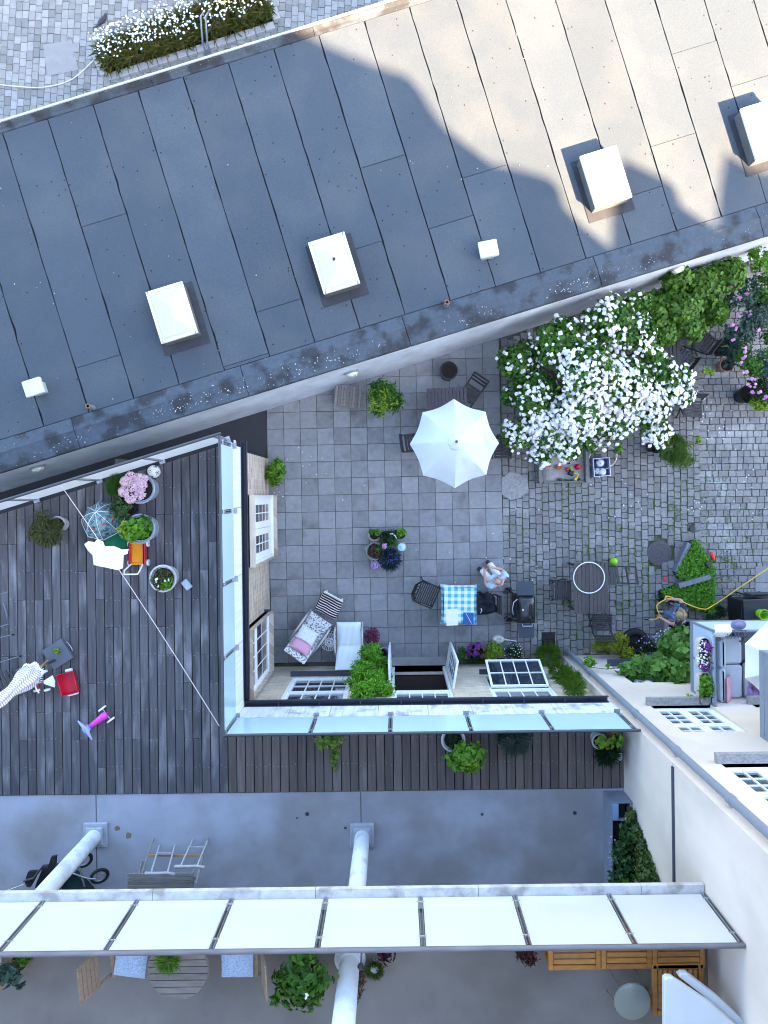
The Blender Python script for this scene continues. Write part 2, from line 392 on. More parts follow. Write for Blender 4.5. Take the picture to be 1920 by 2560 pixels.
# setts -----------------------------------------------------------
def sett(mb, c, sx, sy, rz, h=.05, b=.008):
    x, y = sx / 2, sy / 2; m = Matrix.Translation(c) @ Matrix.Rotation(rz, 4, 'Z')
    v = [(-x, -y, -h), (x, -y, -h), (x, y, -h), (-x, y, -h), (-x, -y, -b), (x, -y, -b), (x, y, -b), (-x, y, -b),
         (-x+b, -y+b, 0), (x-b, -y+b, 0), (x-b, y-b, 0), (-x+b, y-b, 0)]
    mb.add([m @ Vector(q) for q in v], [(0,1,5,4),(1,2,6,5),(2,3,7,6),(3,0,4,7),(4,5,9,8),(5,6,10,9),(6,7,11,10),(7,4,8,11),(8,9,10,11)])
sett_mes = []
for k in range(6):
    mb = MB(); sett(mb, Vector((0, 0, 0)), .147, .12 + .022 * k, 0); sett_mes.append(mb.mesh('sett', COBBLE))
setts = tag(link('sett_paving', None), kind='structure')
field = MB(); cand = []
nc = int((9.6 - XR) / .158)
HOR_X = 7.3                                         # courses turn horizontal beyond this
for i in range(nc):
    x = XR + .085 + .158 * i
    if x > HOR_X: break
    y = -4.3 + rs.uniform(0, .15)
    while y < 6:
        k = rs.randrange(6); l = .12 + .022 * k
        cand.append((x + rs.gauss(0, .004), y + l / 2, k, rs.gauss(0, .03), 0)); y += l + .012
yy = -4.3
while yy < 6:
    x = HOR_X - .06 + rs.uniform(0, .05)
    while x < 9.9:
        k = rs.randrange(6); l = .12 + .022 * k
        cand.append((x + l / 2, yy, k, rs.gauss(0, .03) + math.pi / 2, 0)); x += l + .012
    yy += .158
hollow = [(1648, 1383, .345), (1733, 1324, .12)]
keep = []
for c in cand:
    p = Vector((c[0], c[1], 0))
    if NN.dot(p) > D0 - .05 or (p.y < CY + .05 and p.x > CX) or p.y < SY + .05: continue
    if any((p - P(hx, hy)).length < hr for hx, hy, hr in hollow): continue
    keep.append(c)
def sett_rank(c): return (Vector((c[0], c[1], 0)) - P(1560, 1280)).length
keep.sort(key=sett_rank)
for n, (x, y, k, rz, _) in enumerate(keep):
    z = rs.gauss(-.004, .005)
    if n < 300: link('sett', sett_mes[k], setts, (x, y, z), (rs.gauss(0, .025), rs.gauss(0, .025), rz))
    else: sett(field, Vector((x, y, z)), .147, .12 + .022 * k, rz)
tag(field.build('setts', COBBLE_S, setts), kind='stuff')

# weeds and moss in the joints --------------------------------------
rg = np.random.default_rng(5)
pts = []
wp = [(1530, 1330, .9, 500), (1420, 1250, .5, 220), (1600, 1420, .7, 420), (1700, 1290, .8, 500), (1780, 1480, .8, 420), (1640, 1500, .5, 300),
      (1470, 1380, .5, 130), (1760, 1200, .9, 420), (1850, 1330, .8, 420), (1440, 1600, .4, 110), (1330, 1420, .5, 160), (1560, 1500, .35, 170), (1420, 1500, .12, 160), (1800, 1420, .5, 300), (1290, 1320, .3, 80)]
for px, py, r, n in wp:
    c = P(px, py)
    q = np.c_[rg.normal(c.x, r * .5, n), rg.normal(c.y, r * .5, n)]
    i = np.round((q[:, 0] - XR - .006) / .158); snap = rg.random(n) < .75
    q[snap, 0] = (XR + .006 + .158 * i + rg.normal(0, .006, n))[snap]
    pts.append(np.c_[q, np.full(n, -.012)])
pts = np.concatenate(pts); pts = pts[(pts[:, 0] > XR + .1)]
pts = np.repeat(pts, 6, 0) + rg.normal(0, .014, (len(pts) * 6, 3)) * [.8, 1.6, 0]; pts = pts[pts[:, 1] > CY + .1]
WEED = leafmat('weed_leaf', (.07, .15, .015), (.15, .26, .04))
wd = leaf_cloud('weeds', pts, np.tile([0, 0, 1.0], (len(pts), 1)), .035, .018, WEED, None, rg)
tag(wd, 'low green weeds and moss growing between the setts', 'weeds', kind='stuff')
sp = [(654, 1090), (750, 1215), (751, 1235), (900, 1180), (1005, 1270), (920, 1400), (840, 1130), (1130, 1345), (1245, 1400), (1190, 1440)]
pts = np.concatenate([np.c_[rg.normal(P(x, y).x, .03, 14), rg.normal(P(x, y).y, .03, 14), np.full(14, .0)] for x, y in sp])

# street ------------------------------------------------------------
street = tag(MB().add([UD(-30, D0 + 7.0, -.02), UD(20, D0 + 7.0, -.02), UD(20, D0 + 30, -.02), UD(-30, D0 + 30, -.02)], [(0, 1, 2, 3)])
             .build('street', M('street_bed', (.22, .22, .23), .9, .2)), kind='structure')
pav_mes = []
for k in range(3):
    mb = MB(); sett(mb, Vector((0, 0, 0)), .148, .148 + .035 * k, 0, .03, .007); pav_mes.append(mb.mesh('paver', PAVER))
pf = MB(); pc = []
su2 = R(-4); ax = Vector((math.cos(su2), math.sin(su2), 0)); ay = Vector((-math.sin(su2), math.cos(su2), 0)); o2 = P(0, 0)
bed_poly = [P(249, 133), P(272, 187), P(684, 57), P(655, -30)]
def inside(p, poly):
    s = None
    for a_, b_ in zip(poly, poly[1:] + poly[:1]):
        k = (b_.x - a_.x) * (p.y - a_.y) - (b_.y - a_.y) * (p.x - a_.x)
        if s is None: s = k > 0
        elif (k > 0) != s: return False
    return True
patch = [P(108, 112), P(180, 100), P(196, 175), P(118, 190)]
for i in range(-6, 70):
    y = -6 + rs.uniform(0, .15)
    while y < 3.5:
        k = rs.randrange(3); l = .148 + .035 * k
        c = o2 + ax * (.157 * i) + ay * (y + l / 2); y += l + .009
        if NN.dot(c) < D0 + 7.2 or inside(c, bed_poly) or inside(c, patch): continue
        pc.append((c, k))
pc.sort(key=lambda t: (t[0] - P(330, 120)).length if NN.dot(t[0]) > D0 + 8.2 else 99)
for n, (c, k) in enumerate(pc):
    z = rs.gauss(0, .003)
    if n < 300: link('paver', pav_mes[k], street, (c.x, c.y, z), (rs.gauss(0, .015), rs.gauss(0, .015), su2))
    else: sett(pf, Vector((c.x, c.y, z)), .148, .148 + .035 * k, su2, .03, .007)
tag(pf.build('pavers', PAVER_S, street), kind='stuff')
MB().prism([(p.x, p.y) for p in patch], -.02, .004).build('concrete_patch', M('pale_patch', (.25, .24, .225), .85, .12, 6), street)

# ---------------------------------------------------------------- flat roofed building
UL, UR_, DN, DF = -13.0, 14.0, D0 - .055, P(0, 312, RZ).dot(NN)
roofb = thing('flat_roof_building', 'long low building with a grey felt flat roof and grey rendered wall', 'building', UD(0, D0, 0))
def loc(o): o.matrix_parent_inverse = Matrix.Translation(-roofb.location) if o.parent is roofb else o.matrix_parent_inverse; return o
def W(parent, o):          # parent an object that was modelled in world coordinates
    o.parent = parent; o.matrix_parent_inverse = parent.matrix_world.inverted() if False else Matrix.LocRotScale(parent.location, parent.rotation_euler, None).inverted(); return o
def slabUD(u0, u1, d0, d1, z0, z1): return MB().prism([UD(u0, d0)[:2], UD(u1, d0)[:2], UD(u1, d1)[:2], UD(u0, d1)[:2]], z0, z1)
W(roofb, slabUD(UL, UR_, D0, DF - .1, -.3, RZ - .12).build('wall', RENDER_W))
W(roofb, slabUD(UL, UR_, DN, DF, RZ - .12, RZ - .03).build('roof_deck', BITUMEN))
EDGE = .62
u0 = U.dot(P(786, 853, RZ)); pitch = .956
cuts = [P(x, y, RZ) for x, y in ((268, 548), (250, 902), (952, 405), (1128, 555), (1737, 118), (1688, 348), (1640, 470), (1240, 420), (725, 755), (930, 610), (600, 905), (1850, 210))]
k0 = int((UL - u0) / pitch) - 1
for k in range(k0, k0 + 32):
    a_, b_ = u0 + k * pitch, u0 + (k + 1) * pitch
    a_, b_ = max(a_, UL), min(b_, UR_)
    if b_ - a_ < .1: continue
    ds = sorted([NN.dot(c) for c in cuts if a_ < U.dot(c) < b_])
    ed = [DN + EDGE] + ds + [DF - .17]
    for d1, d2 in zip(ed, ed[1:]):
        zt = RZ + rs.uniform(-.004, .004); nseg = max(2, int((d2 - d1) / .22)); mb = MB()
        wob = [(rs.gauss(0, .008) + (.012 if rs.random() < .12 else 0), rs.gauss(0, .006)) for _ in range(nseg + 1)]
        pts_ = []
        for s_ in range(nseg + 1):
            d = d1 + .006 + (d2 - d1 - .012) * s_ / nseg; l = UD(a_ + .008 + abs(wob[s_][0]), d); r = UD(b_ - .004 - abs(wob[s_][1]), d)
            pts_ += [(l.x, l.y, zt - .02), (l.x, l.y, zt), (r.x, r.y, zt), (r.x, r.y, zt - .02)]
        fs = []
        for s_ in range(nseg):
            o = s_ * 4; fs += [(o+1, o+2, o+6, o+5), (o, o+1, o+5, o+4), (o+2, o+3, o+7, o+6)]
        fs += [(0, 3, 2, 1), (nseg*4, nseg*4+1, nseg*4+2, nseg*4+3)]
        mb.add(pts_, fs); W(roofb, mb.build('felt_sheet', FELT))
# edge strips: near side with a soft crease, far side with a metal trim
def edge_strip(prof, ua, ub, name, mat):
    mb = MB(); n = len(prof); vs_ = []
    ns = max(1, int((ub - ua) / .25))
    for s_ in range(ns + 1):
        u = ua + (ub - ua) * s_ / ns
        for d, z in prof: q = UD(u, d); vs_.append((q.x, q.y, z + rs.gauss(0, .0035) * (0 if (d, z) in (prof[0], prof[-1]) else 1)))
    mb.add(vs_, [(s_*n+i, (s_+1)*n+i, (s_+1)*n+i+1, s_*n+i+1) for s_ in range(ns) for i in range(n - 1)])
    return W(roofb, mb.build(name, mat, smooth=35))
us = UL
while us < UR_:
    ue = min(us + rs.uniform(3.2, 4.2), UR_)
    edge_strip([(DN - .012, RZ - .14), (DN - .012, RZ + .012), (DN + .16, RZ + .028), (DN + .30, RZ + .032), (DN + .36, RZ + .055), (DN + .42, RZ + .03), (DN + EDGE - .01, RZ + .006), (DN + EDGE, RZ - .02)], us + .006, ue - .006, 'edge_felt', FELT_EDGE)
    edge_strip([(DF - .165, RZ - .02), (DF - .16, RZ + .012), (DF - .09, RZ + .015), (DF - .05, RZ + .09), (DF - .02, RZ + .09)], us + .006, ue - .006, 'edge_felt', FELT_EDGE)
    us = ue
W(roofb, slabUD(UL, UR_, DF - .018, DF + .02, RZ - .1, RZ + .115).build('edge_trim', M('roof_trim', (.55, .56, .58), .4, .08, metal=.3)))
# bird droppings and moss crumbs on the near edge strip
dr = MB()
cl_ = [rs.uniform(UL + 3, UR_ - 3) for _ in range(16)]
for _ in range(300):
    u = rs.choice(cl_) + rs.gauss(0, .35); d = DN + rs.triangular(.03, .42, .12); s_ = rs.uniform(.004, .014); q = UD(u, d, RZ + .034)
    dr.prism([(q.x + s_ * math.cos(t) * rs.uniform(.6, 1.3), q.y + s_ * math.sin(t) * rs.uniform(.6, 1.3)) for t in (0, 1.3, 2.5, 3.8, 5.0)], RZ + .02, RZ + .05)
o = W(roofb, dr.build('droppings', M('droppings', (.42, .42, .40), .9, .2, island=.5))); o['kind'] = 'stuff'
# skylights
def skylight(px, py, w=.74, l=1.05):
    p = P(px, py, RZ + .34); ang = A
    cb = MB(); cb.box((0, 0, .14), (w - .02, l - .02, .30)); root = W(roofb, cb.build('skylight', M('skylight_curb', (.09, .095, .10), .8, .2), None, loc=(p.x, p.y, RZ), rot=ang))
    fl = MB(); fl.box((.02, -.05, .006), (w + .22, l + .24, .02)); fl.build('flashing', M('flashing_felt', (.035, .037, .042), .85, .25), root)
    fr = MB()
    for sx_ in (-1, 1): fr.box((sx_ * (w / 2 - .02), 0, .315), (.05, l + .01, .06))
    for sy_ in (-1, 1): fr.box((0, sy_ * (l / 2 - .02), .315), (w - .05, .05, .06))
    fr.build('frame', PLASTIC_W, root)
    dm = MB(); a_, b_ = w / 2 - .045, l / 2 - .045
    dm.add([(-a_, -b_, .33), (a_, -b_, .33), (a_, b_, .33), (-a_, b_, .33), (-a_+.05, -b_+.05, .36), (a_-.05, -b_+.05, .36), (a_-.05, b_-.05, .36), (-a_+.05, b_-.05, .36), (0, -.14, .42), (0, .14, .42)],
           [(0,1,5,4),(1,2,6,5),(2,3,7,6),(3,0,4,7),(4,5,8),(5,6,9,8),(6,7,9),(7,4,8,9)])
    dm.build('dome', OPAL, root); return root
sk = [skylight(429, 781), skylight(835, 657), skylight(1515, 441), skylight(1917, 322)]
lf = MB(); lf.add([(0, 0, .43), (.05, .02, .45), (.04, .08, .44), (-.01, .06, .43)], [(0, 1, 2, 3)])
lf.build('dead_leaf', M('dead_leaf', (.06, .03, .02), .8), sk[1])
# vent boxes and pipes
for px, py, rz in ((80, 967, .30), (1222, 620, .18)):
    p = P(px, py, RZ + .35)
    b = MB(); b.box((0, 0, .12), (.25, .22, .26)); root = W(roofb, b.build('vent_box', M('vent_metal', (.40, .45, .52), .4, .1, metal=.3), None, loc=(p.x, p.y, RZ), rot=rz))
    MB().rbox((0, 0, .29), (.37, .32, .09), .012).build('hood', M('vent_hood', (.62, .70, .74), .35, .08, metal=.2), root)
for px, py in ((222, 1016), (1117, 757)):
    p = P(px, py, RZ + .2)
    root = W(roofb, MB().lathe([(.055, -.02), (.05, .03), (.043, .20), (.043, .24), (.03, .24), (.03, .1), (0, .1)], 14).build('vent_pipe', M('pipe_lead', (.16, .17, .19), .6, .15), None, 40, (p.x, p.y, RZ)))
    MB().lathe([(.047, .235), (.047, .26), (.032, .26), (.032, .235)], 14).build('collar', TERRA, root, 40)
# small debris lying on the roof
db = MB()
for _ in range(150):
    q = UD(rs.uniform(UL + 4, UR_ - 4), rs.uniform(DN + .7, DF - .3)); s_ = rs.uniform(.006, .016)
    db.box((q.x, q.y, RZ + .01), (s_ * 1.6, s_, .012), rs.uniform(0, 3))
o = W(roofb, db.build('debris', M('roof_debris', (.22, .21, .19), .9, .2, island=.9))); o['kind'] = 'stuff'
# wall lamps
lamp_lab = ['oval glass wall lamp left of the deck, on the shaded grey wall', 'oval wall lamp above the slatted wooden bench and green shrub', 'oval wall lamp half buried in ivy on the grey wall']
for (px, py), lab in zip(((95, 1172), (880, 935), (1695, 675)), lamp_lab):
    kk = NN.dot(P(px, py, 0)) / CAM_H; z = CAM_H - (D0 - .06) / kk; p = P(px, py, z); ud = toUD(p); b = UD(ud[0], D0, z)
    t = thing('wall_lamp', lab, 'lamp', b, A, 'oval wall lamps on the grey wall')
    MB().lathe([(.15, 0), (.155, .03), (.13, .05)], 22, sx=1.1, sy=.72).xf(Matrix.Rotation(R(90), 4, 'X')).build('base', STEEL, t, 40)
    MB().lathe([(.125, .045), (.115, .085), (.07, .115), (0, .125)], 22, sx=1.1, sy=.72).xf(Matrix.Rotation(R(90), 4, 'X')).build('glass', M('lamp_glass', (.70, .70, .56), .15, .05, coat=.6), t, 60)
    g_ = MB()
    for s_ in (-.05, .05): g_.tube([(-.13, -.05, s_), (-.08, -.115, s_), (.08, -.115, s_), (.13, -.05, s_)], .006, 5)
    g_.build('guard', STEEL, t)

# ---------------------------------------------------------------- walls with openings, windows
def wall_panels(mb, length, height, thick, openings):
    """wall in local x (along) and z (up), outer face at y = 0, body towards +y; openings = (x0, x1, z0, z1)"""
    xs = sorted({0, length, *[o[0] for o in openings], *[o[1] for o in openings]})
    zs = sorted({0, height, *[o[2] for o in openings], *[o[3] for o in openings]})
    def is_open(x, z): return any(o[0] < x < o[1] and o[2] < z < o[3] for o in openings)
    def vid(x, y, z): mb.v.append((x, y, z)); return len(mb.v) - 1
    for xa, xb in zip(xs, xs[1:]):
        for za, zb in zip(zs, zs[1:]):
            if is_open((xa + xb) / 2, (za + zb) / 2): continue
            mb.f.append(tuple(vid(*q) for q in ((xa, 0, za), (xb, 0, za), (xb, 0, zb), (xa, 0, zb))))
    for x0, x1, z0, z1 in openings:                # reveals
        for q in (((x0,0,z0),(x0,thick,z0),(x1,thick,z0),(x1,0,z0)), ((x0,0,z1),(x1,0,z1),(x1,thick,z1),(x0,thick,z1)),
                  ((x0,0,z0),(x0,0,z1),(x0,thick,z1),(x0,thick,z0)), ((x1,0,z0),(x1,thick,z0),(x1,thick,z1),(x1,0,z1))):
            mb.f.append(tuple(vid(*p) for p in q))
    return mb
def sash(parent, x0, x1, z0, z1, y, cols, rows, fw=.05, bar=.022, name='sash', glass=None, depth=.045):
    """a glazed frame in local x/z at depth y: frame + bars in one part, each pane its own piece"""
    mb = MB()
    for xa in (x0 + fw / 2, x1 - fw / 2): mb.box((xa, y, (z0 + z1) / 2), (fw, depth, z1 - z0))
    for za in (z0 + fw / 2, z1 - fw / 2): mb.box(((x0 + x1) / 2, y, za), (x1 - x0 - 2 * fw, depth, fw))
    ix0, ix1, iz0, iz1 = x0 + fw, x1 - fw, z0 + fw, z1 - fw
    for i in range(1, cols): mb.box((ix0 + (ix1 - ix0) * i / cols, y, (iz0 + iz1) / 2), (bar, depth * .8, iz1 - iz0))
    for j in range(1, rows): mb.box(((ix0 + ix1) / 2, y, iz0 + (iz1 - iz0) * j / rows), (ix1 - ix0, depth * .7, bar))
    o = mb.build(name, WHITE, parent)
    pw, ph = (ix1 - ix0) / cols, (iz1 - iz0) / rows
    pm = MB().box((0, 0, 0), (pw, .008, ph)).mesh('pane', glass or PANE)
    for i in range(cols):
        for j in range(rows): link('pane', pm, o, (ix0 + pw * (i + .5), y + .008, iz0 + ph * (j + .5)))
    return o

# ---------------------------------------------------------------- brick house under the deck
house = thing('brick_house', 'pale yellow brick house with white paned windows round two sides of the courtyard', 'house', (0, SY, 0))
EZ = 3.9
def facade(parent, origin, rz, length, height, thick, openings, mat, name='wall'):
    mb = wall_panels(MB(), length, height, thick, openings)
    return W(parent, mb.build(name, mat, None, loc=origin, rot=rz))
# south facade faces +y: local x runs towards -x
s_len = CX - WX
def sx(X): return CX - X
south = facade(house, (CX, SY, 0), math.pi, s_len, EZ, .22,
    [(sx(-1.03), sx(-2.38), .98, 3.2), (sx(1.12), sx(-.14), .06, 3.05), (sx(3.22), sx(1.90), .98, 3.2)], BRICK_Y)
NY = .93                                            # north end of the west wall
w_len = NY - SY
def wy(Y): return NY - Y
west = facade(house, (WX, NY, 0), -math.pi / 2, w_len, EZ, .22, [(wy(.06), wy(-1.40), .12, 2.75), (wy(-2.60), wy(-3.96), .78, 3.1)], BRICK_M)
# north-west wall along the alley
W(house, MB().add([(WX, NY, 0), (WX - 8 * U.x, NY - 8 * U.y, 0), (WX - 8 * U.x, NY - 8 * U.y, EZ), (WX, NY, EZ)], [(0, 1, 2, 3)]).build('wall', BRICK_M))
# rooms: floor, inner walls
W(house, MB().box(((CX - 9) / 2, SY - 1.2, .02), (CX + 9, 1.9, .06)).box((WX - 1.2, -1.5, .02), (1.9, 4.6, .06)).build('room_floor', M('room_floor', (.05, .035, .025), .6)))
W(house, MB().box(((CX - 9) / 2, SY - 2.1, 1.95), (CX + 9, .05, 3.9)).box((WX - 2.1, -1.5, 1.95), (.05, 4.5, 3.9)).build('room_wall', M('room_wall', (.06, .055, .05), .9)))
# south windows and sills
SILL = M('slate_sill', (.05, .055, .08), .6, .15)
W(house, MB().box(((-2.38 - 1.03) / 2, SY + .01, .945), (1.45, .20, .06)).build('sill', SILL))
W(house, MB().box((2.56, SY + .01, .945), (1.45, .20, .06)).build('sill', SILL))
def window_root(X0, X1, z0, z1, frame=.06, y=.07):
    """outer frame of a south window, modelled in the local frame of the south facade"""
    mb = MB(); x0, x1 = sx(X1), sx(X0)
    for xa in (x0 + frame / 2, x1 - frame / 2): mb.box((xa, y, (z0 + z1) / 2), (frame, .09, z1 - z0))
    for za in (z0 + frame / 2, z1 - frame / 2): mb.box(((x0 + x1) / 2, y, za), (x1 - x0 - 2 * frame, .09, frame))
    mb.box(((x0 + x1) / 2, y, 2.10), (x1 - x0 - 2 * frame, .085, .07))
    return W(house, mb.build('window', WHITE, None, loc=(CX, SY, 0), rot=math.pi)), x0 + frame, x1 - frame
def sash_pieces(root, x0, x1, z0, z1, y, cols, rows, mtx=None):
    # frame and panes directly under the window (thing > part > piece)
    mb = MB(); fw, bar = .045, .022
    for xa in (x0 + fw / 2, x1 - fw / 2): mb.box((xa, y, (z0 + z1) / 2), (fw, .045, z1 - z0))
    for za in (z0 + fw / 2, z1 - fw / 2): mb.box(((x0 + x1) / 2, y, za), (x1 - x0 - 2 * fw, .045, fw))
    ix0, ix1, iz0, iz1 = x0 + fw, x1 - fw, z0 + fw, z1 - fw
    for i in range(1, cols): mb.box((ix0 + (ix1 - ix0) * i / cols, y, (iz0 + iz1) / 2), (bar, .036, iz1 - iz0))
    for j in range(1, rows): mb.box(((ix0 + ix1) / 2, y, iz0 + (iz1 - iz0) * j / rows), (ix1 - ix0, .032, bar))
    if mtx: mb.xf(mtx)
    mb.build('glazing_bars', WHITE, root)
    pw, ph = (ix1 - ix0) / cols, (iz1 - iz0) / rows
    pm = MB().box((0, 0, 0), (pw, .008, ph)).mesh('pane', PANE)
    for i in range(cols):
        for j in range(rows):
            m = Matrix.Translation((ix0 + pw * (i + .5), y + .008, iz0 + ph * (j + .5)))
            o = link('pane', pm, root); o.matrix_local = (mtx @ m) if mtx else m
wl, xa, xb = window_root(-2.38, -1.03, .98, 3.2)
sash_pieces(wl, xa, xb, 1.04, 2.06, .07, 4, 2); sash_pieces(wl, xa, xb, 2.14, 3.14, .07, 4, 2)
wr, xa, xb = window_root(1.90, 3.22, .98, 3.2)
sash_pieces(wr, xa, xb, 2.14, 3.14, .07, 4, 2)
hinge = Matrix.Translation((0, .02, 2.07)) @ Matrix.Rotation(R(-19), 4, 'X') @ Matrix.Translation((0, -.02, -2.07))
sash_pieces(wr, xa - .01, xb + .01, 1.04, 2.06, -.01, 4, 2, hinge)
W(house, MB().tube([(2.4, SY + .02, 1.2), (2.4, SY + .30, 1.16)], .008, 6).build('window_stay', DARKSTEEL))
# garden door: frame, transom light, two leaves swung outwards
dfm = MB(); d0, d1 = sx(1.12), sx(-.14)
for x_ in (d0 + .03, d1 - .03): dfm.box((x_, .07, 1.55), (.06, .09, 2.98))
dfm.box(((d0 + d1) / 2, .07, 2.17), (d1 - d0 - .12, .09, .10)); dfm.box(((d0 + d1) / 2, .07, 3.0), (d1 - d0 - .12, .09, .08))
door_frame = W(house, dfm.build('door_frame', WHITE, None, loc=(CX, SY, 0), rot=math.pi))
sash_pieces(door_frame, d0 + .06, d1 - .06, 2.22, 2.96, .07, 4, 2)
W(house, MB().box((.49, SY + .02, .02), (1.3, .34, .08)).build('door_step', M('step_stone', (.32, .31, .29), .8, .15)))
def door_leaf(hx, ang):
    piv = Vector((hx, SY - .02, 0))
    mb = MB(); w = .60; z0, z1 = .11, 2.12
    root = W(house, mb.box((w / 2, 0, z0 + .2), (w - .16, .03, .36)).box((.04, 0, (z0 + z1) / 2), (.08, .045, z1 - z0)).box((w - .04, 0, (z0 + z1) / 2), (.08, .045, z1 - z0))
             .box((w / 2, 0, z0 + .05), (w - .16, .045, .1)).box((w / 2, 0, z1 - .05), (w - .16, .045, .1)).box((w / 2, 0, z0 + .42), (w - .16, .045, .07))
             .build('door', WHITE, None, loc=piv, rot=ang))
    ix0, ix1, iz0, iz1 = .08, w - .08, z0 + .455, z1 - .10
    gb = MB().box(((ix0 + ix1) / 2, 0, (iz0 + iz1) / 2), (.022, .036, iz1 - iz0))
    for j in range(1, 4): gb.box(((ix0 + ix1) / 2, 0, iz0 + (iz1 - iz0) * j / 4), (ix1 - ix0, .032, .022))
    gb.build('glazing_bars', WHITE, root)
    pm = MB().box((0, 0, 0), ((ix1 - ix0) / 2, .008, (iz1 - iz0) / 4)).mesh('pane', PANE)
    for i in range(2):
        for j in range(4): link('pane', pm, root, (ix0 + (ix1 - ix0) * (i + .5) / 2, .005, iz0 + (iz1 - iz0) * (j + .5) / 4))
    MB().tube([(w - .05, -.03, 1.05), (w - .05, -.06, 1.05), (w - .15, -.06, 1.05)], .009, 6).build('handle', DARKSTEEL, root)
    return root
door_leaf(-.17, R(92)); door_leaf(1.15, R(80))
# west wall: double door and window
wd_ = MB(); a0, a1 = wy(.06), wy(-1.40)
for x_ in (a0 + .035, a1 - .035): wd_.box((x_, .06, 1.44), (.07, .09, 2.62))
wd_.box(((a0 + a1) / 2, .06, 2.70), (a1 - a0 - .14, .09, .10)); wd_.box(((a0 + a1) / 2, .03, .10), (a1 - a0, .2, .05))
wdoor = W(house, wd_.build('door', WHITE, None, loc=(WX, NY, 0), rot=-math.pi / 2))
mid = (a0 + a1) / 2
for xa, xb in ((a0 + .07, mid - .004), (mid + .004, a1 - .07)):
    MB().box(((xa + xb) / 2, .05, .24), (xb - xa, .05, .22)).box((xa + .05, .05, 1.5), (.10, .05, 2.3)).box((xb - .05, .05, 1.5), (.10, .05, 2.3)).box(((xa + xb) / 2, .05, 2.5), (xb - xa - .2, .05, .28)).build('leaf_frame', WHITE, wdoor)
    sash_pieces(wdoor, xa + .10, xb - .10, .36, 2.36, .05, 2, 5)
MB().tube([(mid + .05, -.0, 1.1), (mid + .05, -.06, 1.1), (mid + .14, -.06, 1.1)], .009, 6).build('handle', DARKSTEEL, wdoor)
ww = MB(); b0, b1 = wy(-2.60), wy(-3.96)
for x_ in (b0 + .03, b1 - .03): ww.box((x_, .07, 1.94), (.06, .09, 2.32))
for z_ in (.81, 3.07): ww.box(((b0 + b1) / 2, .07, z_), (b1 - b0 - .12, .09, .06))
ww.box(((b0 + b1) / 2, .07, 2.2), (b1 - b0 - .12, .085, .07))
wwin = W(house, ww.build('window', WHITE, None, loc=(WX, NY, 0), rot=-math.pi / 2))
sash_pieces(wwin, b0 + .06, b1 - .06, .84, 2.16, .07, 4, 2); sash_pieces(wwin, b0 + .06, b1 - .06, 2.24, 3.04, .07, 4, 1)
W(house, MB().box((WX + .05, (-2.60 - 3.96) / 2, .745), (.20, 1.44, .06)).build('sill', SILL))
# eaves: soffit, zinc fascia sheets, gutter
FX, FY = -2.84, -3.835                              # fascia faces
W(house, MB().box(((-2.84 + CX) / 2, (SY + FY) / 2 - .002, 3.93), (CX - FX, FY - SY - .02, .05)).box(((WX + FX) / 2 - .002, (NY + FY) / 2, 3.93), (FX - WX - .02, NY - FY, .05)).build('soffit', M('soffit', (.35, .34, .33), .8)))
y_ = FY
while y_ < NY - .05:
    y2 = min(y_ + 1.22, NY)
    W(house, MB().box((FX - .015, (y_ + y2) / 2, 4.27), (.03, y2 - y_ - .008, .62)).box((FX - .10, (y_ + y2) / 2, 4.585), (.20, y2 - y_ - .008, .02)).build('fascia_sheet', ZINC)); y_ = y2
x_ = FX + .002
while x_ < CX - .05:
    x2 = min(x_ + .66 + .3 * rs.random(), CX)
    W(house, MB().box(((x_ + x2) / 2, FY - .015, 4.27), (x2 - x_ - .007, .03, .62)).box(((x_ + x2) / 2, FY - .10, 4.585), (x2 - x_ - .007, .20, .02)).build('fascia_sheet', ZINC_S)); x_ = x2
def gutter(p, q, outn):
    mb = MB(); p, q, o_ = Vector(p), Vector(q), Vector(outn); prof = [(0, .06), (.0, -.03), (.03, -.055), (.075, -.055), (.105, -.03), (.105, .05), (.097, .05), (.097, -.02), (.07, -.042), (.03, -.042), (.01, -.02), (.01, .06)]
    n = len(prof)
    for e in (p, q): mb.v += [tuple(e + o_ * a_ + Vector((0, 0, b_))) for a_, b_ in prof]
    mb.f += [(i, (i + 1) % n, n + (i + 1) % n, n + i) for i in range(n)] + [tuple(range(n)), tuple(range(n, 2 * n))[::-1]]
    return mb
W(house, gutter((FX + .003, NY + .12, 3.93), (FX + .003, FY + .108, 3.93), (1, 0, 0)).build('gutter', GUTTER))
gs = W(house, gutter((FX + .0, FY + .003, 3.93), (CX - .06, FY + .003, 3.93), (0, 1, 0)).build('gutter', GUTTER))
MB().lathe([(.035, 0), (.035, .012)], 12, (3.52 - 0, FY + .052, 3.892)).build('outlet', BLACK, gs)
gb_ = MB()
for X in np.arange(-2.2, 3.8, .75): gb_.box((X, FY + .055, 3.985), (.02, .115, .008))
W(house, gb_.build('gutter_bracket', GUTTER))
W(house, MB().box((WX + .06, -3.55, .42), (.08, .86, .05)).box((WX + .03, -3.15, .2), (.04, .04, .4)).box((WX + .03, -3.95, .2), (.04, .04, .4)).build('wall_shelf', WHITE))

